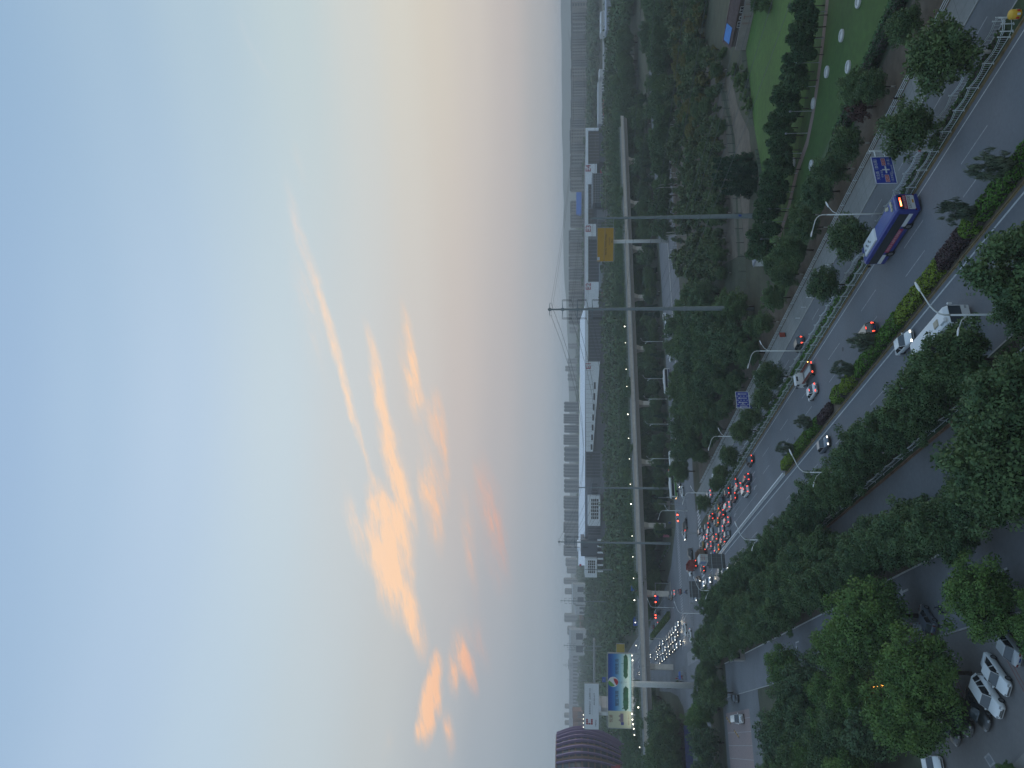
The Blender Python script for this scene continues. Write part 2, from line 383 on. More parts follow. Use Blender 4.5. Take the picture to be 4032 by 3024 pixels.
# crossings: stripes one by one
stp = MB().poly([(-.28, 0), (.28, 0), (.28, 5.2), (-.28, 5.2)], 0).me('crossing_stripe', m_line)
stp2 = MB().poly([(-.24, 0), (.24, 0), (.24, 6.0), (-.24, 6.0)], 0).me('crossing_stripe', m_linew)
t = 72.5
while t > 30: 
    if not (48 < t < 50): struct('crossing_stripe', stp, road, (*rd(254, t), .016), RA)
    t -= 1.15
t = 87
while t > 34: struct('crossing_stripe', stp2, junc, (*rd(305.5, t), .016), RA); t -= 1.02
sts = MB().poly([(0, -.28), (4.6, -.28), (4.6, .28), (0, .28)], 0).me('crossing_stripe', m_linew)
s = 264
while s < 303: struct('crossing_stripe', sts, junc, (*rd(s, 27), .016), RA); s += 1.2
band('stop_line', 252.2, 252.7, 51.5, 64, .016, m_line, road); band('stop_line', 313.6, 314.1, 34, 46, .016, m_line, far)
for t in (38.2, 41.5, 45.0): band('lane_line', 314, 620, t - .08, t + .08, .016, m_linew, far)
for t in (54.6, 58.0): dashes(far, 330, 600, t, 6, 9, .16)
band('edge_line', 345, 640, 61.3, 61.5, .016, m_linew, far)
for s in (276, 283, 292, 299): dashes(cross2, 0, .1, 0, .1, 1) if False else None
def tdash(parent, t0, t1, s, ln, gap, m=m_linew):
    me = MB().poly([(0, -.08), (ln, -.08), (ln, .08), (0, .08)], 0).me('lane_dash', m); t = t0
    while t < t1: struct('lane_dash', me, parent, (*rd(s, t), .016), RA); t += ln + gap
for s in (270, 277, 291, 298): tdash(cross2, 98, 240, s, 5, 8)
for s in (270, 277, 291, 298): tdash(cross, -60, 15, s, 5, 8)
mi = slab('traffic_island', 283.2, 284.6, 96, 330, -.01, .14, m_kerb)
# pedestrian refuge on the far corner and the far median nose
slab('traffic_island', 338, 352, 60.5, 64.5, -.01, .14, m_pave)
fm = slab('median_strip', 344, 640, 49.2, 53.4, -.01, .13, m_pave)
# manhole covers and lid frames
mh = MB(); mh.cyl(0, 0, 0, .008, .38, n=16); mhm = mh.me('manhole_cover', mat('cast_iron', (.055, .057, .06), .7, .3, var=.2, scale=6))
for i, (s, t, p_) in enumerate([(83.6, 18.4, comp), (112.5, 58.6, road), (143, 55, road), (90, 44.5, road)]): struct('manhole_cover', mhm, p_, (*rd(s, t), .017), RA)
# parking lot lines
def rline(a, b, w, m, parent, name, z=.014):
    a, b = Vector(a), Vector(b); d = (b - a).normalized(); n = Vector((-d.y, d.x)) * w / 2
    return struct(name, MB().poly([a - n, b - n, b + n, a + n], z).me(name, m), parent)
for off in (0, .55):
    rline((-28.2 + off * .8, 100.2 - off * .5), (-36.2 + off * .8, 87.0 - off * .5), .14, m_redline, lot, 'bay_line')
    rline((-25.6 + off * .8, 83.6 - off * .5), (-37.5 + off * .8, 66.5 - off * .5), .14, m_redline, lot, 'bay_line')
b = MB()
for k_, mi_, z in ((.75, 0, .014), (.5, 1, .018)):
    b.poly([(0, -k_ * 1.5), (k_, 0), (0, k_ * 1.5), (-k_, 0)], z, mi_)
xm, ym = gp(3897, 2993)
struct('painted_diamond', b.me('painted_diamond', [m_linew, m_asph3]), lot, (xm, ym, 0), rad(12))
xm, ym = gp(3757, 2600); struct('painted_diamond', b.me('painted_diamond', [m_linew, m_lot]), lot, (xm, ym, 0), rad(12))
# pale concrete corner at the lower left edge of the lot
sheet('concrete_apron', [gp(4032, 2965), gp(3975, 3024), gp(4100, 3100), gp(4200, 3000)], .02, mat('pale_concrete', (.20, .195, .185), .9, var=.12, scale=2))
# gate forecourt in the trees on the left
band('gate_road', 195, 240, -14, 12.8, .011, m_asph2)
gp_ = band('pink_paving', 206, 236, -24, 9.0, .016, mat('pink_paving', (.22, .17, .165), .9, var=.12, scale=1.5))
for i in range(10): band('paving_joint', 206, 236, 7 - i * 3.1, 7.12 - i * 3.1, .020, m_kerb, gp_)
# ------------------------------------------------------------------ park on the right
P = lambda *a: [gp(*q) for q in a]
sheet('lawn', P((2972, 29), (2936, 195), (2952, 330), (2969, 499), (2987, 600), (3000, 680), (3010, 760), (3022, 900), (3040, 1060), (3060, 1180), (3090, 1180), (3130, 1080), (3250, 800), (3330, 600), (3420, 300), (3520, 0), (3620, -330), (3300, -420), (3030, -300)), .004, m_lawn)
sheet('bright_lawn', P((2973, 29), (2937, 195), (2953, 330), (2970, 499), (2988, 600), (3001, 680), (3011, 760), (3023, 900), (3041, 1060), (3070, 1010), (3110, 790), (3140, 600), (3164, 430), (3200, 215), (3242, 0), (3290, -300), (3030, -300)), .008, m_lawn2)
pl = [(3264, -120), (3258, 0), (3242, 150), (3228, 260), (3216, 350), (3200, 455), (3179, 560), (3158, 620), (3140, 670), (3122, 745), (3106, 815), (3092, 860), (3077, 905), (3058, 960), (3044, 1010), (3036, 1050)]
mb = MB(); q = [Vector((*gp(*p_), 0)) for p_ in pl]; secs = []
for i, p_ in enumerate(q):
    d = (q[min(i + 1, len(q) - 1)] - q[max(i - 1, 0)]).normalized(); n = Vector((-d.y, d.x, 0)) * .85
    secs.append([p_ + n, p_ - n])
mb.loft([[(a.x, a.y, .022) for a in s_] for s_ in secs], closed=False, cap=False)
pth = struct('park_path', mb.me('park_path', m_path))
mb = MB(); a, b_ = Vector((*gp(3086, 880), 0)), Vector((*gp(3087, 935), 0)); n = Vector((.8, 0.25, 0))
mb.add([a - n, a + n, b_ + n, b_ - n], [(0, 1, 2, 3)]); struct('park_path', mb.me('park_path', m_path), None, (0, 0, .026))
# paler rough grass band between the lawn and the hedge
sheet('rough_grass', P((3500, 25), (3244, 600), (3120, 880), (3050, 1060), (3075, 1075), (3150, 900), (3265, 640), (3545, 60), (3600, -150), (3560, -150)), .012, mat('rough_grass', (.05, .085, .035), .95, var=.3, scale=1.0, bump=.5))
# nursery ground and field beyond
sheet('nursery_soil', P((2660, 380), (2650, 700), (2650, 1060), (2780, 1080), (2905, 1010), (2895, 700), (2880, 520), (2830, 330), (2790, 240), (2740, 250)), .006, m_soil)
sheet('bare_yard', P((2830, 250), (2893, 540), (2915, 1000), (2940, 1010), (2960, 640), (2950, 520), (2905, 420), (2880, 300)), .010, m_soil)
# ------------------------------------------------------------------ fences
def wave_panel(Lp=3.27, h=1.1, dip=.22, r=.032, pick=12):
    b = MB(); n = 8
    def z(u, h_): return h_ - dip * math.sin(math.pi * u)
    for hh in (h - .04, h - .19): b.tube([(0, Lp * i / n, z(i / n, hh)) for i in range(n + 1)], r, 4)
    b.box(0, Lp / 2, .16, .05, Lp, .05)
    for i in range(1, pick): b.box(0, Lp * i / pick, (z(i / pick, h - .19) + .16) / 2, .022, .022, z(i / pick, h - .19) - .16)
    return b.me('fence_panel', m_fence)
wp = wave_panel(); wp2 = wave_panel(pick=7, r=.036)
pb = MB(); pb.box(0, 0, .60, .085, .085, 1.2); pb.box(0, 0, 1.22, .11, .11, .05); pb.box(0, 0, .03, .3, .12, .06)
post_m = pb.me('fence_post', m_fence)
def wave_fence(s0, s1, t, label, me, z=.1):
    o = thing('road_fence', label, 'fence', (*rd(s0, t), z), RA, 'white wave-topped road fences')
    n = int((s1 - s0) / 3.27)
    for i in range(n):
        put('fence_panel', me, o, (0, i * 3.27, 0)); put('fence_post', post_m, o, (0, i * 3.27, 0))
    put('fence_post', post_m, o, (0, n * 3.27, 0)); return o
wave_fence(57.75, 236, 65.0, 'white wave-topped steel fence along the main carriageway on the right, yellow kerb at its foot', wp)
wave_fence(57.75, 231, 67.2, 'white wave-topped fence between planted strip and right hand service lane', wp2)
wave_fence(40, 232, 35.3, 'white wave-topped fence beside the orange kerb of the shaded service lane on the left', wp2)
# end cap of the strip: rounded return between the two road fences
o = thing('fence_end', 'rounded white fence return behind the yellow crash barrel', 'fence', (*rd(57.6, 66.1), .1), RA)
b = MB()
for hh in (1.05, .9, .2): b.tube([(1.1 * math.cos(a), -.9 * math.sin(a), hh) for a in np.linspace(0, math.pi, 9)], .035, 4)
put('rail', b.me('rail', m_fence), o)
for a in (.5, 1.2, 1.95, 2.65): put('fence_post', post_m, o, (1.1 * math.cos(a), -.9 * math.sin(a), 0))
o = thing('crash_barrel', 'fat yellow crash barrel with red and white chevron band at the end of the strip', 'barrel', (*rd(55.7, 65.7), .0), RA)
b = MB(); b.lathe([(.30, .02), (.44, .06), (.46, .5), (.46, .95), (.40, 1.05), (.12, 1.1)], 14); put('body', b.me('body', mat('barrel_yellow', (.62, .38, .03), .5), True), o)
b = MB()
for i in range(8): b.box(.47 * math.cos(i * .785), .47 * math.sin(i * .785), .4, .02, .2, .3, i % 2, i * .785)
put('chevron_band', b.me('chevron_band', [mat('sign_red', (.5, .02, .02), .5), m_white]), o)
# low white guard rail at the back of the sidewalk
o = thing('guard_rail', 'low white two-bar railing along the back of the right sidewalk', 'railing', (*rd(48, 78.9), .1), RA)
gm = MB()
for z_ in (.62, .38, .15): gm.box(0, 1.5, z_, .06, 3.0, .07)
gm = gm.me('rail_panel', m_fence); gpst = MB().box(0, 0, .35, .09, .09, .7).me('rail_post', m_fence)
for i in range(66): put('rail_panel', gm, o, (0, i * 3.0, 0)); put('rail_post', gpst, o, (0, i * 3.0, 0))
# white barrier replacing the hedge before the junction
o = thing('median_barrier', 'long white centre barrier of low panels on the median before the junction', 'barrier', (*rd(152, 50.95), 0), RA)
bm_ = MB(); bm_.box(0, 1.3, .42, .28, 2.56, .34); bm_.box(0, 1.3, .12, .5, 2.56, .24, 0, 0, .6, 1); bm_ = bm_.me('barrier_panel', m_white)
for i in range(34): put('barrier_panel', bm_, o, (0, i * 2.6, 0))
# thin railing in the middle of the cross street
def rail_line(label, s0, t0, s1, t1, name='centre_railing'):
    ln = math.hypot(s1 - s0, t1 - t0); x, y = rd(s0, t0); x1, y1 = rd(s1, t1); a = math.atan2(y1 - y, x1 - x)
    o = thing(name, label, 'railing', (x, y, 0), a)
    b = MB(); b.box(1.25, 0, .95, 2.5, .05, .06); b.box(1.25, 0, .5, 2.5, .04, .05); b.box(1.25, 0, .2, 2.5, .04, .05); b.box(0, 0, .5, .08, .08, 1.0); b = b.me('rail_panel', m_steel)
    for i in range(int(ln / 2.5)): put('rail_panel', b, o, (i * 2.5, 0, 0))
rail_line('thin grey railing in the middle of the cross street, right of the junction', 283.5, 95, 281.8, 66)
rail_line('thin grey railing in the middle of the cross street, left of the junction', 281.8, 51, 284, 30)

# ------------------------------------------------------------------ foliage
def np_mesh(name, V, quads, mats, mi=None, tint=None, normals=None):
    me = bpy.data.meshes.new(name); nf = len(quads)
    me.vertices.add(len(V)); me.vertices.foreach_set('co', V.astype(np.float32).ravel())
    me.loops.add(nf * 4); me.loops.foreach_set('vertex_index', quads.astype(np.int32).ravel())
    me.polygons.add(nf); me.polygons.foreach_set('loop_start', np.arange(0, nf * 4, 4, dtype=np.int32))
    for m_ in mats: me.materials.append(m_)
    if mi is not None: me.polygons.foreach_set('material_index', mi.astype(np.int32))
    me.update(); me.validate()
    if tint is not None:
        a = me.attributes.new('tint', 'FLOAT', 'POINT'); a.data.foreach_set('value', tint.astype(np.float32))
    if normals is not None:
        me.polygons.foreach_set('use_smooth', [True] * nf)
        me.normals_split_custom_set_from_vertices(normals.astype(np.float32))
    return me
def unit(v): return v / np.maximum(np.linalg.norm(v, axis=-1, keepdims=True), 1e-9)
def leaves(cent, rc, n, size, rng, centre, squash=.75, droop=0.0, out=.65, up=0.0, asp=.62):
    'n leaf blades round every cluster centre'
    k = len(cent); tot = k * n
    c = np.repeat(cent, n, 0); r = np.repeat(rc, n)[:, None]
    d = unit(rng.normal(size=(tot, 3))); rr = rng.random((tot, 1)) ** .45
    off = d * rr * r; off[:, 2] *= squash
    if droop: off[:, 2] -= droop * rr[:, 0] * r[:, 0] * np.abs(rng.normal(size=tot))
    p = c + off
    u = unit(rng.normal(size=(tot, 3)) + np.array([0, 0, up])); w = unit(np.cross(u, rng.normal(size=(tot, 3))))
    s = size * (.6 + .8 * rng.random((tot, 1)))
    u *= s; w *= s * asp
    nrm = unit(unit(p - centre) * out + d * .55 + rng.normal(size=(tot, 3)) * .35 + np.array([0, 0, .18]))
    fl = np.where((np.cross(u, w) * nrm).sum(1) > 0, 1, -1)[:, None]; w = w * -fl   # blades face the way they are shaded
    V = np.empty((tot, 4, 3)); V[:, 0] = p - u; V[:, 1] = p + w; V[:, 2] = p + u; V[:, 3] = p - w
    tint = np.repeat(np.clip(.5 + .24 * rng.normal(size=k), 0, 1), n) + .13 * rng.normal(size=tot)
    return V.reshape(-1, 3), np.arange(tot * 4).reshape(-1, 4), np.repeat(np.clip(tint, 0, 1), 4), np.repeat(nrm, 4, 0)
def crown_centres(kind, z0, z1, rx, n, rng):
    'cluster centres through an uneven crown'
    h = z1 - z0; out = []
    ph = rng.random(6) * 6.28; am = .10 + .16 * rng.random(3)
    while len(out) < n:
        d = unit(rng.normal(size=3)); lump = 1 + am[0] * math.sin(3 * math.atan2(d[1], d[0]) + ph[0]) + am[1] * math.sin(5 * math.atan2(d[1], d[0]) + 4 * d[2] + ph[1]) + am[2] * math.sin(6 * d[2] + ph[2])
        q = rng.random() ** .38 * lump
        if kind == 'round':
            x, y, z = d[0] * q * rx, d[1] * q * rx, z0 + h * (.46 + .5 * d[2] * q)
        elif kind == 'wide':
            x, y = d[0] * q * rx, d[1] * q * rx; z = z0 + h * (.36 + (.62 if d[2] > 0 else .36) * d[2] * q)
        elif kind == 'column':
            z = z0 + h * rng.random(); f = math.sin(math.pi * min(1, (z - z0) / h * .86 + .12)) ** .7; x, y = d[0] * q * rx * f, d[1] * q * rx * f
        elif kind == 'cone':
            u = rng.random() ** 1.5; z = z0 + h * u; f = (1 - u) * .96 + .05; x, y = d[0] * q * rx * f, d[1] * q * rx * f
        elif kind == 'fan':
            u = rng.random() ** .75; z = z0 + h * u; f = .22 + .78 * u ** .8; a = rng.random() * 6.28; q = rng.random() ** .5; x, y = math.cos(a) * q * rx * f, math.sin(a) * q * rx * f; z -= .35 * q * q * h * u
        out.append((x, y, z))
    return np.array(out)
def trunk_mb(h, z0, r, limbs, rng, lean=0.0, white=0.0, fork=False):
    b = MB(); top = Vector((lean, 0, h)); base = Vector((0, 0, -.1)); mid = Vector((lean * .3 + .04 * rng.normal(), .06 * rng.normal(), max(z0 * .9, h * .3)))
    zw = min(white, mid.z * .8)
    if white: b.tube([base, Vector((mid.x * .3, mid.y * .3, zw))], [r * 1.25, r * 1.02], 8, 1)
    b.tube([Vector((mid.x * .3, mid.y * .3, zw - .02)) if white else base, mid, (mid + top) / 2, top], [r * 1.0 if white else r * 1.3, r * .82, r * .45, r * .12], 8, 0)
    for c in limbs:
        c = Vector(c); s_ = mid.lerp(top, min(.85, max(0, (c.z - mid.z) / max(.1, top.z - mid.z) * .45))); k = (s_ + c) / 2 + Vector((0, 0, .25 * (c - s_).length * .4))
        b.tube([s_, k, c], [r * .45, r * .28, r * .07], 5, 0)
    return b
class Species:
    def __init__(s, name, kind, h, z0, rx, n, nl, size, lc, lc2, r=.16, nv=3, rc=(.75, 1.25), white=0.0, droop=0.0, bark=None, squash=.75, nlimb=7, up=0.0, asp=.62, trl=.25):
        s.name, s.h, s.rx = name, h, rx; s.var = []
        lm = leafmat(name + '_leaf', lc, lc2, trl); bk = bark or m_bark
        for v in range(nv):
            rng = np.random.default_rng(sum(map(ord, name)) * 7 + v); c = crown_centres(kind, z0, h, rx, n, rng)
            V, q, t, nr = leaves(c, rng.uniform(rc[0], rc[1], len(c)), nl, size, rng, np.array([0, 0, z0 + (h - z0) * .3]), squash, droop, up=up, asp=asp)
            cm = np_mesh('crown', V, q, [lm], None, t, nr)
            li = c[rng.choice(len(c), nlimb, False)]
            tm = trunk_mb(z0 + (h - z0) * .82, z0, r, li, rng, white=white).me('trunk', [bk, m_limew], True)
            s.var.append((tm, cm))
    def plant(s, x, y, label, cat='tree', group=None, k=1.0, kz=None, z=0.0, rz=None, name=None):
        tm, cm = R.choice(s.var)
        o = thing(name or s.name, label, cat, (x, y, z), R.uniform(0, 6.28) if rz is None else rz, group)
        o.scale = (k, k, kz or k * R.uniform(.92, 1.1))
        put('trunk', tm, o); put('crown', cm, o); return o
G1, G1b = (.030, .062, .028), (.062, .105, .036)
street = Species('street_tree', 'round', 8.6, 2.5, 3.3, 160, 84, .17, (.030, .058, .028), (.058, .092, .034), .17, 4, white=1.1)
shade = Species('shade_tree', 'wide', 10.5, 2.6, 4.3, 270, 96, .175, (.030, .060, .030), (.056, .094, .036), .2, 4, white=0)
locust = Species('locust_tree', 'wide', 9.0, 2.2, 4.3, 290, 100, .15, (.034, .075, .024), (.066, .118, .030), .2, 3)
willow = Species('willow_tree', 'round', 11.0, 2.5, 4.4, 190, 62, .26, (.032, .062, .034), (.052, .088, .042), .24, 3, droop=.7, squash=1.0)
parkt = Species('park_tree', 'column', 6.2, 1.9, 1.7, 62, 56, .19, (.016, .042, .018), (.034, .066, .026), .09, 3, rc=(.55, .95))
conif = Species('conifer_tree', 'cone', 8.5, .3, 2.2, 120, 60, .20, (.012, .034, .020), (.022, .048, .024), .14, 2, rc=(.5, .85), droop=.4)
junip = Species('median_juniper', 'fan', 4.3, .5, 1.5, 62, 46, .24, (.042, .060, .042), (.070, .092, .058), .06, 3, rc=(.18, .38), up=2.6, asp=.14, nlimb=16, squash=1.5)
sapl = Species('nursery_sapling', 'round', 3.3, 1.0, .95, 16, 44, .17, (.032, .060, .030), (.060, .085, .038), .035, 4, rc=(.35, .6), nlimb=3)
bush = Species('round_bush', 'wide', 2.1, .1, 1.4, 26, 60, .16, (.026, .055, .020), (.05, .085, .028), .06, 2, rc=(.4, .7), nlimb=3)
ybush = Species('olive_tree', 'round', 5.2, .8, 2.2, 70, 56, .2, (.066, .078, .022), (.085, .080, .024), .09, 2, rc=(.5, .9))
redt = Species('purple_plum_tree', 'round', 4.6, .9, 1.9, 60, 56, .18, (.045, .028, .026), (.065, .034, .030), .08, 2, rc=(.5, .9))
# ------------------------------------------------------------------ hedges
def hedge_me(Lh, w, h, lc, lc2, name, seed, rounded=False, dens=70, size=.13):
    rng = np.random.default_rng(seed); n = int(dens * (Lh * w + 2 * Lh * h + 2 * w * h))
    q = rng.random((n, 3)); face = rng.random(n); a = Lh * w; bb = 2 * Lh * h; tot = a + bb + 2 * w * h
    p = np.empty((n, 3)); p[:, 0] = (q[:, 0] - .5) * w; p[:, 1] = q[:, 1] * Lh; p[:, 2] = q[:, 2] * h
    nr = np.zeros((n, 3))
    tp = face < a / tot; sd = (~tp) & (face < (a + bb) / tot); en = ~(tp | sd)
    p[tp, 2] = h; nr[tp, 2] = 1
    sg = np.sign(rng.random(n) - .5); p[sd, 0] = sg[sd] * w / 2; nr[sd, 0] = sg[sd]
    p[en, 1] = np.where(sg[en] > 0, Lh, 0); nr[en, 1] = sg[en]
    bump = .08 * np.sin(p[:, 1] * 3.1 + seed) + .06 * np.sin(p[:, 1] * 7.3 + p[:, 0] * 5) + .05 * rng.normal(size=n)
    if rounded:
        ux = np.clip(np.abs(p[:, 0]) / (w / 2), 0, 1); uy = np.abs(p[:, 1] / Lh * 2 - 1); p[:, 2] *= np.sqrt(np.clip(1 - .38 * ux ** 3 - .38 * uy ** 3, .15, 1)); p[:, 0] *= np.sqrt(np.clip(1 - .55 * uy ** 3, .1, 1))
    p += nr * bump[:, None]; p[:, 2] = np.maximum(p[:, 2], .02)
    u = unit(rng.normal(size=(n, 3))); wv = unit(np.cross(u, rng.normal(size=(n, 3)))); s = size * (.6 + .8 * rng.random((n, 1)))
    V = np.stack([p - u * s, p + wv * s * .65, p + u * s, p - wv * s * .65], 1).reshape(-1, 3)
    nrm = unit(nr + .5 * rng.normal(size=(n, 3)) + np.array([0, 0, .2])); fl = np.where((np.cross(u, wv) * nrm).sum(1) > 0, -1, 1)[:, None]; wv = wv * fl
    V = np.stack([p - u * s, p + wv * s * .65, p + u * s, p - wv * s * .65], 1).reshape(-1, 3)
    t = np.clip(.5 + .3 * np.sin(p[:, 1] * 2.3) * np.sin(p[:, 0] * 3 + p[:, 1]) + .25 * rng.normal(size=n), 0, 1)
    # inner twig mass so that the hedge is not hollow
    iv = np.array([(x * (w / 2 - .08), y0, z_) for z_ in (0, (h - .1) * (.62 if rounded else 1)) for x, y0 in ((-1, .1), (1, .1), (1, Lh - .1), (-1, Lh - .1))]); o = len(V)
    iq = np.array([(4, 5, 6, 7), (0, 1, 5, 4), (1, 2, 6, 5), (2, 3, 7, 6), (3, 0, 4, 7)]) + o
    V = np.vstack([V, iv]); qd = np.vstack([np.arange(o).reshape(-1, 4), iq])
    return np_mesh(name, V, qd, [leafmat(name + '_leaf_' + '_'.join('%d' % (c * 1000) for c in lc), lc, lc2, .2), m_bark], np.r_[np.zeros(n), np.ones(5)], np.r_[np.repeat(t, 4), np.full(8, .5)], np.vstack([np.repeat(nrm, 4, 0), np.tile([0, 0, 1.], (8, 1))]))
def hedge(s0, s1, t, w, h, lc, lc2, label, seed, name='median_hedge', rounded=False, z=.1, cat='hedge', group=None, dens=70, size=.13):
    o = put(name, hedge_me(s1 - s0, w, h, lc, lc2, name, seed, rounded, dens, size), None, (*rd(s0, t), z), RA); return tag(o, label, cat, group)
GR, GR2 = (.030, .075, .012), (.055, .115, .018)
YG, YG2 = (.075, .120, .012), (.110, .150, .018)
PU, PU2 = (.030, .021, .024), (.048, .030, .032)
hedge(52, 68.9, 52.0, 1.95, 1.0, GR, GR2, 'clipped bright green hedge on the median nearest the lower right corner', 3)
hedge(69.1, 72.3, 52.0, 2.1, 1.35, (.05, .10, .014), (.085, .14, .02), 'round yellow-green bush beside the purple hedge on the median', 4, 'median_bush', True, cat='bush')
hedge(72.5, 78.3, 52.0, 1.9, 1.05, PU, PU2, 'dark purple clipped hedge on the median behind the blue bus', 5)
hedge(78.5, 91, 52.0, 1.9, 1.0, YG, YG2, 'pale yellow-green clipped hedge on the median beside the tall street lamp head', 6)
hedge(91.1, 107, 52.0, 1.95, 1.0, GR, GR2, 'clipped green hedge on the median alongside the black van', 7)
hedge(107.2, 113.5, 52.0, 2.1, 1.25, YG, YG2, 'yellow-green rounded bush block on the median past the black van', 8, 'median_bush', True, cat='bush')
hedge(113.7, 117.4, 52.1, 2.3, 1.5, (.06, .105, .014), (.09, .14, .02), 'big round yellow-green bush at the gap in the median hedge', 9, 'median_bush', True, cat='bush')
hedge(120, 126.4, 51.9, 1.6, .8, PU, PU2, 'low purple-brown hedge on the median beside the bare kerb', 10)
hedge(126.5, 132.5, 51.9, 1.8, 1.0, GR, GR2, 'short green hedge on the median just past the low purple one', 11)
hedge(133.5, 141, 51.9, 1.9, 1.0, (.045, .09, .013), (.075, .125, .018), 'green hedge on the median opposite the oncoming grey car', 12)
hedge(141.4, 150.5, 51.9, 1.8, 1.05, YG, YG2, 'yellow-green hedge closing the planted median before the junction', 13)
for i, (s, t, where) in enumerate([(61.4, 52.1, 'at the lower right edge of the picture'), (68.9, 52.3, 'leaning out by the purple hedge'), (98.2, 52.4, 'behind the black van on the road'), (107.6, 52.6, 'between green hedge and yellow bush past the black van'), (128.6, 52.4, 'by the short green hedge, opposite the white car'), (141.0, 52.2, 'nearest the junction')]):
    junip.plant(*rd(s, t), 'feathery grey-green juniper on the median ' + where, 'tree', 'feathery junipers on the median', k=1.0 if i else 1.1, z=.1)
hedge(58, 110, 89.2, 1.4, 1.1, (.010, .026, .012), (.018, .040, .016), 'dark clipped hedge along the park edge behind the roadside trees', 20, 'park_hedge', dens=34, size=.17)
hedge(58, 100, 91.5, .8, .8, (.03, .075, .03), (.05, .1, .04), 'pale green low hedge at the park lawn edge', 21, 'park_hedge', dens=34, size=.15)
hedge(344.3, 420, 51.3, 2.6, 1.1, (.045, .075, .014), (.07, .10, .02), 'long green hedge on the far median beyond the junction', 22, 'far_hedge', z=.13, dens=18, size=.28)
for i, (s0, s1) in enumerate([(57.9, 104), (104.2, 160), (160.2, 229)]):
    hedge(s0, s1, 66.1, 1.7, .32 if i != 1 else .42, [(.022, .050, .016), (.032, .085, .012), (.022, .05, .018)][i], [(.04, .075, .022), (.05, .12, .018), (.04, .08, .024)][i], ['low dark ground cover in the fenced strip, near part', 'bright green ground cover in the fenced strip beside the bus', 'low ground cover in the fenced strip towards the junction'][i], 30 + i, 'ground_cover', dens=26, size=.16)
hedge(40, 236, 36.4, 1.5, .5, (.02, .045, .016), (.035, .065, .02), 'low ground cover under the left roadside trees', 40, 'ground_cover', dens=16, size=.17)
# ------------------------------------------------------------------ vehicles
m_glass = mat('dark_car_glass', (.016, .02, .025), .08, spec=.8)
m_wind = mat('windscreen_glass', (.03, .042, .052), .06, spec=1.0)
m_tyre = mat('tyre', (.014, .014, .015), .85); m_rim = mat('wheel_rim', (.22, .23, .24), .35, .7)
m_hl = mat('headlight_off', (.35, .38, .40), .2, coat=.5); m_hlon = mat('headlight_lit', (1, 1, 1), .4, emit=(1, .92, .76), es=6)
m_tl = mat('tail_light_off', (.16, .008, .008), .25); m_tlon = mat('tail_light_lit', (.3, .01, .01), .3, emit=(1, .07, .035), es=3.2)
m_plate = mat('blue_plate', (.02, .06, .24), .5); m_ind = mat('amber_light_lit', (.5, .2, .02), .4, emit=(1, .5, .12), es=8)
m_trim = mat('grey_trim', (.10, .105, .11), .5); m_chrome = mat('chrome_trim', (.5, .52, .53), .25, .8)
PAINT = dict(white=(.66, .70, .72), silver=(.36, .39, .41), grey=(.14, .155, .17), dark=(.035, .038, .043), black=(.010, .011, .013), red=(.26, .018, .022), blue=(.02, .045, .20), navy=(.025, .035, .085), gold=(.30, .19, .02), tan=(.28, .25, .20), champagne=(.30, .27, .22), maroon=(.09, .016, .018), bluegrey=(.13, .16, .20))
def paint(c): return mat('car_paint_' + c, PAINT[c], .28, .15 if c in ('silver', 'grey', 'bluegrey', 'champagne') else 0, coat=.6)
SPEC = dict(  # L W H belt hood-top  cabin: base rear, base front, top rear, top front
 sedan=(4.7, 1.82, 1.46, .93, .86, -1.75, 1.05, -.95, .25), suv=(4.65, 1.88, 1.72, 1.06, 1.0, -2.2, 1.05, -1.85, .35),
 hatch=(4.2, 1.75, 1.5, .95, .9, -1.95, 1.05, -1.5, .3), mpv=(4.9, 1.88, 1.78, 1.05, .98, -2.32, 1.5, -2.0, .75), van=(4.9, 1.75, 1.95, 1.15, 1.1, -2.4, 2.05, -2.3, 1.55))
_car = {}
def wheel_me(r, w):
    k = ('w', r, w)
    if k in _car: return _car[k]
    b = MB(); n = 14
    sec = lambda x, rr: [(x, rr * math.cos(2 * math.pi * i / n), rr * math.sin(2 * math.pi * i / n)) for i in range(n)]
    b.loft([sec(-w / 2, r * .9), sec(-w / 2 + .03, r), sec(w / 2 - .03, r), sec(w / 2, r * .9)], 0)
    rm = MB(); rm.loft([sec(-w / 2 - .012, r * .62), sec(w / 2 + .012, r * .62)], 0)
    for i in range(5):
        a = i * 1.2566
        for sx in (-1, 1): rm.box(sx * (w / 2 + .016), r * .33 * math.cos(a), r * .33 * math.sin(a), .012, .07, .07)
    _car[k] = (b.me('tyre', m_tyre), rm.me('rim', m_rim)); return _car[k]
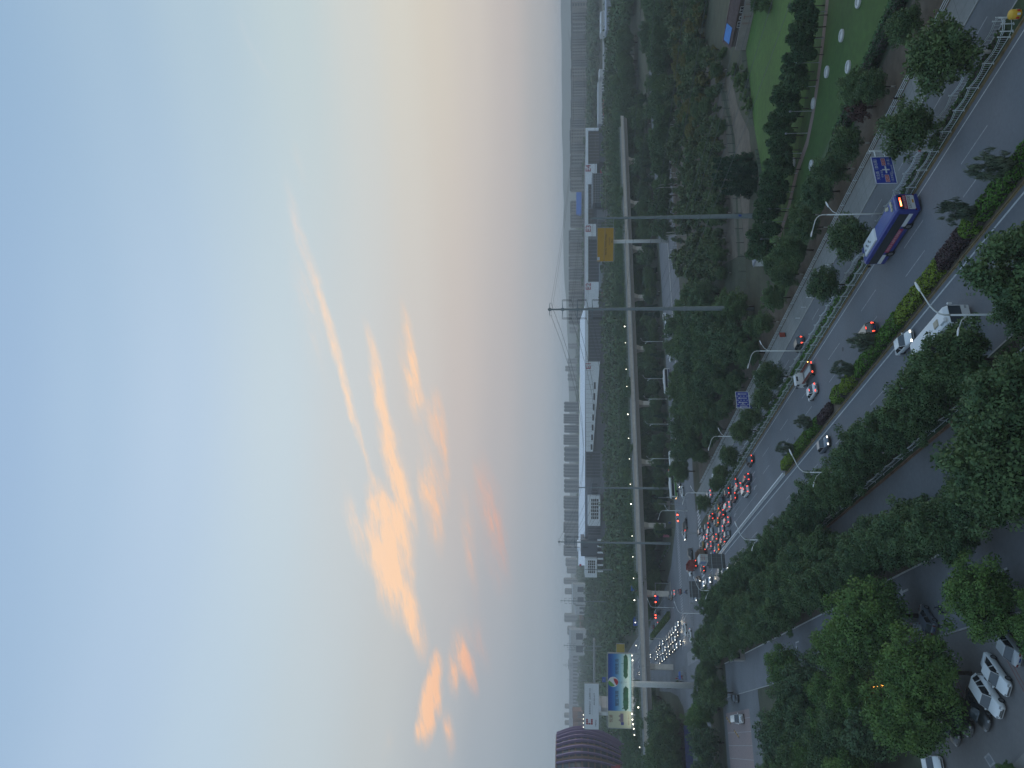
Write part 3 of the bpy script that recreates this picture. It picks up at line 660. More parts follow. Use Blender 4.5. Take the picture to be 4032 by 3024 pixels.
def car_meshes(kind, body, roof):
    k = (kind, body, roof)
    if k in _car: return _car[k]
    Lc, W, H, zb, zh, br, bf, tr, tf = SPEC[kind]; h = W / 2; E_ = Lc / 2
    pm, rm = paint(body), paint(roof)
    def sec(y, zl, zt, w):
        return [(-w * .86, y, zl), (-w, y, zl + .16), (-w * 1.0, y, (zl + zt) / 2 + .05), (-w * .95, y, zt - .05), (-w * .84, y, zt), (w * .84, y, zt), (w * .95, y, zt - .05), (w * 1.0, y, (zl + zt) / 2 + .05), (w, y, zl + .16), (w * .86, y, zl)]
    b = MB()
    tail = zb + .03 if kind == 'sedan' else zb
    b.loft([sec(-E_, .34, tail - .22, h * .84), sec(-E_ + .10, .24, tail - .06, h * .94), sec(-E_ + .45, .20, tail + .02, h), sec(br + .2, .19, zb + .02, h), sec(0, .19, zb - .02, h), sec(bf, .19, zb, h), sec(E_ - .75, .20, zh, h * .99), sec(E_ - .28, .22, zh - .12, h * .93), sec(E_ - .05, .28, zh - .28, h * .82), sec(E_, .36, zh - .36, h * .74)])
    body_me = b.me('body', pm, True)
    # cabin glass as a tapered shell, then roof skin and pillars over it
    wb, wt, zt = h * .90, h * .70, H - .05
    g_ = MB(); bot = [(-wb, br, zb - .02), (wb, br, zb - .02), (wb, bf, zb - .02), (-wb, bf, zb - .02)]; top = [(-wt, tr, zt), (wt, tr, zt), (wt, tf, zt), (-wt, tf, zt)]
    g_.add(bot + top, [(0, 1, 5, 4), (2, 3, 7, 6)], 1); g_.add(bot + top, [(1, 2, 6, 5), (3, 0, 4, 7), (4, 5, 6, 7)], 0)
    glass = g_.me('windows', [m_glass, m_wind])
    r = MB(); e = .03
    rs = [(-wt - e, tr - .05), (wt + e, tr - .05), (wt + e, tf + .04), (-wt - e, tf + .04)]
    r.loft([[(x, y, zt - .02) for x, y in rs], [(x * .97, y, zt + .035) for x, y in rs], [(x * .80, y * .93, H) for x, y in rs]])
    def pil(a, c, w):
        a, c = Vector(a), Vector(c); d = Vector((0, w / 2, 0)); o = Vector((math.copysign(.018, a.x), 0, .012))
        r.add([a - d + o, a + d + o, c + d * .8 + o, c - d * .8 + o, a - d, a + d, c + d * .8, c - d * .8], [(0, 1, 2, 3), (0, 3, 7, 4), (1, 2, 6, 5)])
    for sx in (-1, 1):
        pil((sx * wb, bf, zb - .02), (sx * wt, tf, zt), .12); pil((sx * wb, br, zb - .02), (sx * wt, tr, zt), .28 if kind != 'sedan' else .22)
        ym, yt = (br + bf) / 2 + .05, (tr + tf) / 2 + .12; pil((sx * wb, ym, zb - .02), (sx * wt, yt, zt), .10)
        if kind in ('suv', 'mpv', 'van'): pil((sx * wb, br * .62, zb - .02), (sx * wt, tr * .62, zt), .10)
    roof_me = r.me('roof', rm)
    tm = MB(); tm.box(0, E_ - .02, .50, W * .62, .06, .16); tm.box(0, E_ - .01, zh - .33, W * .40, .05, .12); tm.box(0, -E_ + .02, .40, W * .7, .06, .14)
    trim = tm.me('bumper_trim', m_trim)
    lz = zh - .22
    hl = MB(); hl.box(0, 0, 0, .30, .20, .15, 0, 0, .9, .7)
    tl = MB(); tl.box(0, 0, 0, .32, .12, .15) if kind == 'sedan' else tl.box(0, 0, 0, .18, .12, .34)
    mr = MB(); mr.box(0, 0, 0, .22, .12, .14)
    _car[k] = A(body=body_me, glass=glass, roof=roof_me, trim=trim, mirror=mr.me('wing_mirror', pm), hl={0: hl.me('headlight', m_hl), 1: hl.me('headlight', m_hlon)}, tl={0: tl.me('tail_light', m_tl), 1: tl.me('tail_light', m_tlon)}, lz=lz, tz=tail - .22)
    return _car[k]
plate_me = MB().box(0, 0, 0, .46, .03, .15).me('number_plate', m_plate)
taxi_sign = MB().box(0, 0, 0, .42, .2, .14, 0, 0, .8, .7).me('taxi_sign', mat('taxi_sign_box', (.6, .6, .55), .5))
def car(kind, x, y, rz, body, label, roof=None, head=0, tail=0, cat=None, far=False, group=None, z=.012, brake=False, k=1.0):
    mm = car_meshes(kind, body, roof or body); Lc, W, H = SPEC[kind][:3]; E_ = Lc / 2
    o = thing({'sedan': 'sedan_car', 'suv': 'suv_car', 'hatch': 'hatchback_car', 'mpv': 'minivan', 'van': 'van'}[kind], label, cat or {'mpv': 'minivan', 'van': 'van'}.get(kind, 'car'), (x, y, z), rz, group)
    o.scale = (k, k, k)
    put('body', mm['body'], o); put('windows', mm['glass'], o); put('roof', mm['roof'], o); put('bumper_trim', mm['trim'], o)
    for sx in (-1, 1):
        put('headlight', mm['hl'][head], o, (sx * W * .34, E_ - .16, mm['lz'] - .02), 0, (0, 0, -sx * .35)); put('tail_light', mm['tl'][tail], o, (sx * W * .36, -E_ + .055, mm['tz']), 0, (0, 0, sx * .2))
        if not far: put('wing_mirror', mm['mirror'], o, (sx * (W / 2 + .09), SPEC[kind][6] - .35, SPEC[kind][3] + .05))
        for yy in (E_ - .88, -E_ + .92):
            if far: put('wheel', wheel_me(.33, .22)[0], o, (sx * (W / 2 - .10), yy, .33))
            else:
                w = put('wheel', wheel_me(.33, .22)[0], o, (sx * (W / 2 - .10), yy, .33)); put('rim', wheel_me(.33, .22)[1], w)
    if brake: put('brake_light', _car.setdefault('bl', None) or _car.__setitem__('bl', MB().box(0, 0, 0, .4, .05, .05).me('brake_light', m_tlon)) or _car['bl'], o, (0, SPEC[kind][7] - .10, H - .10))
    if not far: put('number_plate', plate_me, o, (0, -E_ - .0, mm['tz'] - .10 if kind == 'sedan' else .62))
    if roof and roof != body and kind == 'sedan': put('taxi_sign', taxi_sign, o, (0, -.2, H + .07))
    return o
def rcar(kind, s, t, label, body, ang=0.0, rear=None, front=None, **kw):
    'car in the road frame; s is its rear (rear=True) or front (front=True) or middle'
    Lc = SPEC[kind][0]
    if rear: s = s + Lc / 2
    if front: s = s - Lc / 2 * (-1 if abs(ang) > 90 else 1)
    x, y = rd(s, t); return car(kind, x, y, RA + rad(ang), body, label, **kw)

# --- bus
def bus(x, y, rz, label, Lb=12.0, Wb=2.55, H=3.15, city=True):
    o = thing('city_bus', label, 'bus', (x, y, .012), rz); h, e = Wb / 2, Lb / 2
    mb_ = mat('bus_blue', (.020, .032, .22), .32, coat=.4, var=.05, scale=.6); mr_ = mat('bus_roof_blue', (.055, .085, .26), .5, var=.12, scale=.5); mw = mat('bus_white', (.60, .64, .66), .4)
    mred = mat('bus_banner_red', (.34, .035, .085), .5)
    def sec(y, w, zt, zl=.32):
        return [(-w * .95, y, zl), (-w, y, zl + .2), (-w, y, zt - .35), (-w * .96, y, zt - .12), (-w * .80, y, zt), (w * .80, y, zt), (w * .96, y, zt - .12), (w, y, zt - .35), (w, y, zl + .2), (w * .95, y, zl)]
    b = MB(); b.loft([sec(-e, h * .96, H - .22, .5), sec(-e + .15, h, H - .04), sec(-e + .8, h, H), sec(e - .6, h, H), sec(e - .12, h * .99, H - .1), sec(e, h * .93, H - .4, .45)])
    put('body', b.me('body', mb_), o)
    rf = MB(); rf.box(0, 0, H + .012, Wb * .78, Lb - 1.2, .02); put('roof_panel', rf.me('roof_panel', mr_), o)
    ac = MB()
    ac.loft([[(sx * w * h, y, z_) for sx, y, z_ in ((-1, y0, z0), (1, y0, z0), (1, y1, z0), (-1, y1, z0))] for w, y0, y1, z0 in ((.74, .6, 4.6, H + .02), (.74, .75, 4.4, H + .22), (.58, 1.0, 4.0, H + .34))]); acm = put('air_conditioner', ac.me('air_conditioner', mw), o)
    fm_ = MB().lathe([(.16, 0), (.16, .03), (.05, .035)], 10).me('fan', m_dark)
    for i in range(5): put('fan', fm_, acm, (-.5 + (i % 2) * .45 + .05 * i, 3.7 - i * .42, H + .33))
    vt = MB().lathe([(.26, 0), (.26, .10), (.12, .14)], 10).me('roof_vent', mat('cream_vent', (.36, .36, .27), .6))
    for vx, vy in ((-.35, -4.9), (.15, -4.95), (.6, -4.9), (.55, -3.9), (.75, -3.5), (-.2, 5.2)): put('roof_vent', vt, o, (vx, vy, H + .02))
    for sx in (-1, 1):
        g_ = MB(); n = 7; y0, y1 = -e + .75, e - .25
        g_.box(sx * (h + .004), (y0 + y1) / 2, 2.02, .03, y1 - y0, 1.12); put('window_band', g_.me('window_band', m_glass), o)
        wb_ = MB(); wb_.box(sx * (h + .006), -e + 2.0, 1.18, .03, 2.6, .48); wb_.box(sx * (h + .006), e - 1.3, 1.18, .03, 2.1, .48); put('white_panel', wb_.me('white_panel', mw), o)
        bn = put('banner', MB().box(sx * (h + .008), .45, 1.16, .03, 5.2, .52).me('banner', mred), o)
        t_ = put('lettering', text_me('北京公交 让城市生活更美好', .38, mat('pale_print', (.6, .5, .52), .6)), bn, (sx * (h + .028), .45, 1.17), 0, (rad(90), 0, rad(90 * sx)))
        for yy in (-e + 3.3, e - 2.6):
            ar = MB(); ar.lathe([(.62, 0), (.62, .012)], 16); w_, r_ = wheel_me(.5, .3)
            put('wheel_arch', ar.me('wheel_arch', m_black), o, (sx * (h + .006) - (0 if sx > 0 else .012), yy, .55), 0, (0, rad(90), 0))
            w = put('wheel', w_, o, (sx * (h - .11), yy, .5)); put('rim', r_, w)
        put('wing_mirror', MB().box(0, 0, 0, .22, .16, .4).me('wing_mirror', m_black), o, (sx * (h + .2), e + .12, 2.4))
    f = MB(); f.box(0, e - .02, 1.95, Wb * .88, .12, 1.3); put('windscreen', f.me('windscreen', m_wind), o)
    r = MB(); r.box(0, -e - .004, 2.48, Wb * .80, .05, .5); rw = put('rear_window', r.me('rear_window', m_glass), o)
    put('line_display', MB().box(0, 0, 0, 1.3, .03, .20).me('line_display', mat('lit_red_display', (.3, .02, .02), .4, emit=(1, .09, .03), es=4.5)), rw, (0, -e - .04, 2.56)); put('line_display_core', MB().box(0, 0, 0, .8, .02, .10).me('line_display_core', mat('lit_amber_display', (.5, .3, .05), .4, emit=(1, .55, .15), es=7)), rw, (-.22, -e - .06, 2.54))
    bn = put('banner', MB().box(0, -e - .006, 1.98, Wb * .84, .05, .42).me('banner', mred), o)
    put('lettering', text_me('乘公交 享优惠', .30, mat('pale_print', (.6, .5, .52), .6)), bn, (0, -e - .036, 2.0), 0, (rad(90), 0, 0))
    wp_ = put('white_panel', MB().box(0, -e - .006, 1.28, Wb * .84, .05, .92).me('white_panel', mw), o)
    put('lettering', text_me('AAP15A80', .42, m_dark), wp_, (0, -e - .036, 1.40), 0, (rad(90), 0, 0))
    put('stripe', MB().box(0, -e - .036, 1.62, Wb * .84, .012, .04).me('stripe', m_dark), wp_)
    put('number_plate', MB().box(.15, -e - .04, 1.03, .5, .02, .2).me('number_plate', mat('yellow_plate', (.5, .27, .02), .5)), o)
    for sx in (-1, 1): put('tail_light', MB().box(sx * h * .88, -e - .02, .82, .2, .06, .16).me('tail_light', m_tl), o)
    put('bumper', MB().box(0, -e + .05, .5, Wb * .94, .25, .3).me('bumper', mb_), o)
    return o
def coach(x, y, rz, label, roofc, low, Lb=11, H=3.2, Wb=2.5, hatch=False, tail=0, head=0):
    o = thing('coach', label, 'bus', (x, y, .012), rz); h, e = Wb / 2, Lb / 2
    mr_ = mat('coach_' + label[:12].replace(' ', '_'), roofc, .4); ml = mat('coach_low_' + label[:12].replace(' ', '_'), low, .4)
    def sec(y, w, zt, zl): return [(-w, y, zl), (-w, y, zt - .3), (-w * .9, y, zt - .05), (-w * .75, y, zt), (w * .75, y, zt), (w * .9, y, zt - .05), (w, y, zt - .3), (w, y, zl)]
    put('body', MB().loft([sec(-e, h * .96, H - .15, .4), sec(-e + .3, h, H, .32), sec(e - .5, h, H, .32), sec(e, h * .94, H - .35, .4)]).me('body', mr_), o)
    for sx in (-1, 1):
        put('window_band', MB().box(sx * (h + .004), 0, 2.05, .03, Lb - 1.0, 1.0).me('window_band', m_glass), o)
        put('lower_panel', MB().box(sx * (h + .006), 0, .92, .03, Lb - .8, .85).me('lower_panel', ml), o)
        for yy in (-e + 3, e - 2.4): put('wheel', wheel_me(.5, .3)[0], o, (sx * (h - .1), yy, .5))
        put('tail_light', MB().box(sx * h * .8, -e - .02, 1.0, .25, .08, .3).me('tail_light', m_tlon if tail else m_tl), o)
        put('headlight', MB().box(sx * h * .75, e + .0, .8, .35, .1, .2).me('headlight', m_ind if head == 2 else m_hlon if head else m_hl), o)
        put('wing_mirror', MB().box(sx * (h + .18), e - .1, 2.3, .2, .2, .45).me('wing_mirror', mr_), o)
    put('windscreen', MB().box(0, e - .02, 1.95, Wb * .86, .1, 1.3).me('windscreen', m_wind), o)
    put('rear_window', MB().box(0, -e - .004, 2.2, Wb * .8, .05, .8).me('rear_window', m_glass), o)
    if hatch:
        put('roof_hatch', MB().box(0, 2.4, H + .06, .85, 1.0, .12, 0, 0, .85, .85).me('roof_hatch', mat('tan_hatch', (.36, .33, .25), .6)), o)
        put('roof_fairing', MB().box(.55, e - .75, H + .10, .5, 1.2, .24, 0, 0, .7, .8).me('roof_fairing', mr_), o)
    else: put('air_conditioner', MB().box(0, .5, H + .1, Wb * .6, 3, .24, 0, 0, .85, .9).me('air_conditioner', mr_), o)
    return o
def truck(x, y, rz, label, kind, cabc, boxc, Lt=6.5, boxh=2.2, lit=1, text=None, k=1.0):
    o = thing('flatbed_truck' if kind == 'flat' else 'dump_truck' if kind == 'dump' else 'box_truck', label, 'truck', (x, y, .012), rz); o.scale = (k, k, k)
    e, W = Lt / 2, 2.2; h = W / 2; cm = mat('truck_cab_' + '_'.join('%d' % (v * 100) for v in cabc), cabc, .4, var=.06, scale=1); bm = mat('truck_box_' + '_'.join('%d' % (v * 100) for v in boxc), boxc, .6, var=.12, scale=1)
    y0 = e - 1.7
    b = MB(); sec = lambda y, w, zt: [(-w, y, .5), (-w, y, zt - .2), (-w * .86, y, zt), (w * .86, y, zt), (w, y, zt - .2), (w, y, .5)]
    b.loft([sec(y0, h * .95, 2.3), sec(e - .75, h * .95, 2.35), sec(e - .2, h * .95, 1.75), sec(e, h * .93, 1.35)]); put('cab', b.me('cab', cm), o)
    put('windscreen', MB().add([(-h * .78, e - .70, 2.27), (h * .78, e - .70, 2.27), (h * .84, e - .20, 1.70), (-h * .84, e - .20, 1.70)], [(0, 1, 2, 3)]).me('windscreen', m_wind), o, (0, .03, .04))
    put('rear_window', MB().box(0, y0 - .01, 1.95, .9, .03, .4).me('rear_window', m_glass), o)
    for sx in (-1, 1):
        put('door', MB().box(sx * h * .955, e - 1.05, 1.35, .03, .95, 1.2).me('door', cm), o); put('side_window', MB().box(sx * h * .97, e - 1.05, 1.82, .03, .8, .5).me('side_window', m_glass), o)
        put('wing_mirror', MB().box(sx * (h + .15), e - .35, 1.85, .18, .12, .4).me('wing_mirror', m_black), o)
        put('headlight', MB().box(sx * h * .7, e + .0, .8, .35, .08, .2).me('headlight', m_hl), o)
        put('tail_light', MB().box(sx * h * .82, -e - .02, .78, .3, .08, .2).me('tail_light', m_tlon if lit else m_tl), o)
        for yy in (e - .9, -e + 1.3, *((-e + 2.5,) if kind == 'dump' else ())): 
            w = put('wheel', wheel_me(.42, .28)[0], o, (sx * (h - .13), yy, .42)); put('rim', wheel_me(.42, .28)[1], w)
    put('chassis', MB().box(0, -.6, .66, 1.1, Lt - 1.3, .22).me('chassis', m_dark), o)
    yc, ln = (-e + y0 - .25) / 2, (y0 - .25 + e)
    if kind == 'box':
        put('cargo_box', MB().box(0, yc, .9 + boxh / 2, W * 1.02, ln, boxh).me('cargo_box', bm), o)
        put('door_frame', MB().box(0, -e - .01, .9 + boxh / 2, .05, .03, boxh * .96).me('door_frame', m_trim), o)
        put('side_panel', MB().box(-W * .51 - .008, yc, .9 + boxh / 2, .02, ln * .86, boxh * .7).me('side_panel', mat('pale_blue_panel', (.14, .22, .36), .6)), o) if text else None
        if text:
            for i, l in enumerate(text): put('lettering', text_me(l, .42, mat('red_print', (.4, .05, .05), .6)), o, (0, -e - .03, .9 + boxh * (.72 - .28 * i)), 0, (rad(90), 0, 0))
    elif kind == 'dump':
        b = MB()
        for sx in (-1, 1): b.box(sx * W * .5, yc, .95 + boxh / 2, .08, ln, boxh)
        b.box(0, -e + .04, .95 + boxh / 2, W * .96, .08, boxh); b.box(0, -e + ln - .04, .95 + boxh / 2 + .1, W * .96, .08, boxh + .2); b.box(0, yc, .98, W * .96, ln, .08)
        for i in range(5):
            for sx in (-1, 1): b.box(sx * (W * .5 + .07), -e + .4 + i * (ln - .8) / 4, .95 + boxh / 2, .08, .10, boxh)
        put('tipper_body', b.me('tipper_body', bm), o)
    else:
        put('load_bed', MB().box(0, yc, .92, W * 1.0, ln, .14).me('load_bed', bm), o)
        sd_ = MB()
        for sx in (-1, 1): sd_.box(sx * (W * .5 + .02), yc, 1.2, .05, ln, .42)
        put('side_board', sd_.me('side_board', mat('rusty_red_board', (.20, .06, .045), .7, var=.2, scale=2)), o)
        put('headboard', MB().box(0, y0 - .3, 1.45, W, .08, .95).me('headboard', cm), o)
        put('bed_lining', MB().box(0, yc - .3, 1.0, W * .5, ln * .7, .03).me('bed_lining', mat('pale_bed_sheet', (.35, .37, .37), .6)), o)
        put('rear_lamp', MB().box(h * .9, -e - .03, 1.35, .12, .08, .12).me('rear_lamp', m_ind), o)
    return o

# --- people: one skinned body in its pose
_ppl = {}
def body_me(pose, shirt, legs, key):
    if key in _ppl: return _ppl[key]
    if pose == 'walk':
        J = A(pel=(0, 0, .95), sp=(0, .01, 1.2), ch=(0, .02, 1.38), nk=(0, .04, 1.5), hd=(0, .07, 1.62), ht=(0, .07, 1.74), ls=(-.17, .02, 1.42), le=(-.23, -.10, 1.15), lw=(-.22, .02, .92), lh=(-.21, .06, .83), rs=(.17, .02, 1.42), re=(.22, .08, 1.15), rw=(.2, .22, .95), rh=(.19, .27, .88), lhp=(-.09, 0, .9), lk=(-.10, .18, .50), la=(-.10, .22, .09), lt=(-.10, .38, .04), rhp=(.09, 0, .9), rk=(.10, -.02, .5), ra=(.10, -.24, .14), rt=(.10, -.13, .04))
    else:  # riding: seated, hands forward on the bars
        J = A(pel=(0, -.12, .92), sp=(0, -.02, 1.14), ch=(0, .08, 1.32), nk=(0, .13, 1.43), hd=(0, .17, 1.55), ht=(0, .17, 1.67), ls=(-.18, .09, 1.36), le=(-.25, .25, 1.14), lw=(-.23, .46, 1.05), lh=(-.22, .54, 1.04), rs=(.18, .09, 1.36), re=(.25, .25, 1.14), rw=(.23, .46, 1.05), rh=(.22, .54, 1.04), lhp=(-.10, -.08, .88), lk=(-.13, .32, .72), la=(-.12, .20, .34), lt=(-.12, .34, .28), rhp=(.10, -.08, .88), rk=(.13, .28, .64), ra=(.12, .10, .22), rt=(.12, .25, .16))
    rr = A(pel=.135, sp=.125, ch=.14, nk=.055, hd=.098, ht=.06, ls=.07, le=.045, lw=.032, lh=.04, rs=.07, re=.045, rw=.032, rh=.04, lhp=.10, lk=.062, la=.042, lt=.038, rhp=.10, rk=.062, ra=.042, rt=.038)
    ks = list(J); E = [('pel', 'sp'), ('sp', 'ch'), ('ch', 'nk'), ('nk', 'hd'), ('hd', 'ht'), ('ch', 'ls'), ('ls', 'le'), ('le', 'lw'), ('lw', 'lh'), ('ch', 'rs'), ('rs', 're'), ('re', 'rw'), ('rw', 'rh'), ('pel', 'lhp'), ('lhp', 'lk'), ('lk', 'la'), ('la', 'lt'), ('pel', 'rhp'), ('rhp', 'rk'), ('rk', 'ra'), ('ra', 'rt')]
    me = bpy.data.meshes.new('body'); me.from_pydata([J[k] for k in ks], [(ks.index(a), ks.index(b)) for a, b in E], [])
    o = bpy.data.objects.new('body', me); col.objects.link(o)
    sk = o.modifiers.new('skin', 'SKIN'); sb = o.modifiers.new('sub', 'SUBSURF'); sb.levels = 1
    for i, k in enumerate(ks): v = me.skin_vertices[0].data[i]; v.radius = (rr[k], rr[k]); v.use_root = (k == 'pel')
    bpy.context.view_layer.update()
    nm = bpy.data.meshes.new_from_object(o.evaluated_get(bpy.context.evaluated_depsgraph_get())); bpy.data.objects.remove(o)
    nm.materials.clear()
    for m_ in (mat('cloth_' + shirt[0], shirt[1], .9), mat('cloth_' + legs[0], legs[1], .9), mat('skin', (.34, .21, .15), .7), mat('black_hair', (.012, .011, .010), .7)): nm.materials.append(m_)
    top = J['hd'][2]
    for p in nm.polygons:
        c = p.center; d = min(('lh', 'rh'), key=lambda k: (Vector(J[k]) - c).length)
        if c.z > top + .055 or (c.z > top - .04 and c.y < J['hd'][1] - .02): p.material_index = 3
        elif c.z > J['nk'][2] + .01: p.material_index = 2
        elif (Vector(J[d]) - c).length < .075: p.material_index = 2
        elif c.z < J['pel'][2] - .02 and abs(c.x) < .2: p.material_index = 1
        p.use_smooth = True
    _ppl[key] = nm; return nm
CL = dict(black=(.008, .008, .009), navy=(.02, .025, .06), white=(.5, .52, .52), red=(.28, .03, .03), blue=(.04, .10, .28), grey=(.12, .12, .13))
def person(x, y, rz, shirt, legs, label, pose='walk', z=.02):
    o = thing('person', label, 'person', (x, y, z), rz); put('body', body_me(pose, (shirt, CL[shirt]), (legs, CL[legs]), (pose, shirt, legs)), o)
    nose = put('nose', MB().box(0, 0, 0, .03, .03, .05, 0, 0, .5, .4).me('nose', MATS['skin']), o, (0, (.165 if pose == 'walk' else .265), 1.60 if pose == 'walk' else 1.53)); return o
def scooter(x, y, rz, c, label):
    o = thing('scooter', label, 'scooter', (x, y, .012), rz); pm = mat('scooter_' + c, CL[c], .4)
    b = MB(); b.box(0, -.35, .62, .28, .75, .26, 0, 0, .8, .85); b.box(0, .12, .33, .28, .5, .08); b.tube([(0, .38, .35), (0, .46, .75), (0, .42, 1.02)], [.06, .10, .05], 8); b.tube([(0, -.6, .35), (0, -.3, .42), (0, .2, .36)], .06, 6)
    put('body', b.me('body', pm), o); put('seat', MB().box(0, -.35, .79, .26, .62, .09, 0, 0, .8, .9).me('seat', m_black), o); put('handlebar', MB().tube([(-.32, .40, 1.05), (0, .42, 1.02), (.32, .40, 1.05)], .022, 6).me('handlebar', m_dark), o)
    for yy in (-.62, .62): w = put('wheel', wheel_me(.24, .1)[0], o, (0, yy, .24)); put('rim', wheel_me(.24, .1)[1], w)
    put('fork', MB().tube([(0, .44, .8), (0, .60, .26)], .03, 6).me('fork', m_dark), o); put('headlight', MB().box(0, .52, .82, .14, .08, .10).me('headlight', m_hl), o)
    return o
# ------------------------------------------------------------------ viaduct behind the junction
VS = 340.5
via = struct('viaduct', None); via.location = (*rd(VS, 0), 0); via.rotation_euler = (0, 0, RA)   # local x = across to the right, y = away
T0, T1 = -60, 350
segs = MB(); 
dm = MB().box(0, 4.6, 11.9, 29.92, 9.0, .6).me('deck_segment', m_girder)
pm_ = MB(); pm_.box(0, .12, 12.75, 29.9, .24, 1.3); pm_.box(0, -.05, 13.42, 29.9, .45, .10); pm_ = pm_.me('parapet_panel', m_conc)
gm_ = MB(); gm_.loft([[(-14.95, y, z) for y, z in ((2.2, 9.7), (7.0, 9.7), (8.3, 11.6), (.9, 11.6))], [(14.95, y, z) for y, z in ((2.2, 9.7), (7.0, 9.7), (8.3, 11.6), (.9, 11.6))]]); gm_ = gm_.me('box_girder', m_girder)
pr = MB(); pr.loft([[(-1.1, 3.4, 0), (1.1, 3.4, 0), (1.1, 5.8, 0), (-1.1, 5.8, 0)], [(-1.1, 3.4, 7.6), (1.1, 3.4, 7.6), (1.1, 5.8, 7.6), (-1.1, 5.8, 7.6)], [(-1.2, 2.0, 9.7), (1.2, 2.0, 9.7), (1.2, 7.2, 9.7), (-1.2, 7.2, 9.7)]]); pr = pr.me('pier', m_conc)
bp = MB(); bp.box(0, 9.0, 12.75, 29.9, .22, 1.3); bp.box(0, 9.0, 13.7, 29.9, .06, .08); bp.box(0, 9.0, 14.1, 29.9, .06, .08)
for i in range(12): bp.box(-14 + i * 2.55, 9.0, 13.75, .07, .07, .8)
bp = bp.me('rear_railing', m_steel)
trk = MB()
for y in (2.6, 4.0, 5.4, 6.8): trk.box(0, y, 12.3, 29.9, .12, .18)
trk = trk.me('rail_track', m_dark)
nseg = int((T1 - T0) / 30)
for i in range(nseg):
    x = T0 + 15 + i * 30
    for n_, me_ in (('deck_segment', dm), ('parapet_panel', pm_), ('box_girder', gm_), ('rear_railing', bp), ('rail_track', trk)): put(n_, me_, via, (x, 0, 0))
    if abs(x - 15 - 46) > 8: put('pier', pr, via, (x - 15 + .2, 0, 0))
lp = MB(); lp.tube([(0, 0, 0), (0, 0, 1.2), (0, -.35, 1.3)], .05, 5); lpm = lp.me('post', m_steel); lb = MB().lathe([(.05, -.28), (.26, -.14), (.30, 0), (.22, .18), (.05, .26)], 10).me('bulb', m_bulb)
i = 0; t = -50.0
while t < 215:
    x, y = rd(VS + 9.0, t); o = thing('parapet_lamp', 'small glowing lamp on the far railing of the viaduct', 'lamp', (x, y, 13.3), RA, 'glowing lamps along the viaduct railing')
    put('post', lpm, o); put('bulb', lb, o, (0, -.35, 1.42), 0, None, 1.0 if i % 4 == 1 else .62); i += 1; t += R.choice((9.5, 9.5, 10.5, 12.5, 15))

# ------------------------------------------------------------------ street lamps
def lamp_me(side):
    b = MB(); b.tube([(0, 0, 0), (0, 0, 3), (0, 0, 8.4)], [.13, .11, .085], 10); b.cyl(0, 0, 0, .5, .2, .18)
    b.tube([(0, 0, 8.35), (0, 0, 8.9), (-.12 * side, 0, 9.35), (-.5 * side, 0, 9.75), (-1.0 * side, 0, 10.05), (-2.6 * side, 0, 10.6)], [.085, .08, .075, .07, .065, .055], 8)
    b.tube([(0, 0, 6.9), (.28 * side, 0, 7.12), (.55 * side, 0, 7.5), (1.25 * side, 0, 7.85)], [.055, .05, .05, .045], 7)
    return b.me('post', m_pole, True)
def head_me():
    b = MB(); b.loft([[(x, w * math.cos(a), z0 + hh * math.sin(a)) for a in (2 * math.pi * i / 10 for i in range(10))] for x, w, hh, z0 in ((-.55, .05, .04, 0), (-.42, .15, .09, .01), (0, .19, .11, .02), (.35, .16, .09, .01), (.55, .06, .05, 0))])
    return b.me('lamp_head', m_white, True)
_lm = {1: lamp_me(1), -1: lamp_me(-1)}; _lh = head_me()
def lamp(s, t, side, label, k=1.0, rot=0):
    o = thing('street_lamp', label, 'street lamp', (*rd(s, t), .1), RA + rot, 'white two-armed street lamps'); o.scale = (k, k, k)
    put('post', _lm[side], o); put('lamp_head', _lh, o, (-3.1 * side, 0, 10.76), 0, (0, rad(17) * side, 0)); put('lamp_head', _lh, o, (1.75 * side, 0, 8.05), 0, (0, -rad(17) * side, 0), .9)
for i, (s, w) in enumerate([(47, 'below the picture edge'), (88.6, 'beside the blue bus, above the sign gantry tree'), (129.2, 'behind the small flatbed truck'), (173, 'between the lane sign and the queue'), (218.4, 'beside the stopped queue near the junction')]):
    if i: lamp(s, 67.0, 1, 'white two-armed street lamp on the right strip ' + w)
def s_for(Y, t):
    lo, hi = 40, 400
    for _ in range(40):
        s = (lo + hi) / 2; x, y = rd(s, t); u = x / (y * cp - CH * sp) * CF + 1512
        if 3024 - u < Y: lo = s
        else: hi = s
    return s
for Y, w in ((1238, 'beside the white coach, pole lowest in the picture'), (1862, 'rising out of the left roadside trees opposite the hedge end'), (2128, 'by the back of the first overhead sign'), (2328, 'at the near left corner of the junction')):
    lamp(s_for(Y, 37.2), 37.2, -1, 'white two-armed street lamp on the left strip ' + w)
lamp(278.9, 78.7, 1, 'white two-armed street lamp standing in the mouth of the right cross street'); lamp(329.9, 52.1, -1, 'white two-armed street lamp on the far median nose before the viaduct'); lamp(247.6, 37.5, -1, 'white street lamp at the far left corner by the last crossing')
for i, t in enumerate((112, 128, 140, 150)): lamp(316, t, 1, 'white street lamp along the far side of the right cross street, %s from the junction' % nth(i), .95, rad(90))
lamp(318, 170, 1, 'white street lamp on the far side of the right cross street near the two white vans', .95, rad(90))
for i, (X, Y) in enumerate([(2528, 2515), (2528, 2570)]):
    x, y = gp(2640, Y); lamp(*st(x, y), 1, 'slender white double lamp beyond the viaduct, %s' % ('nearer the junction' if i == 0 else 'next to the yellow sign'), 1.25)

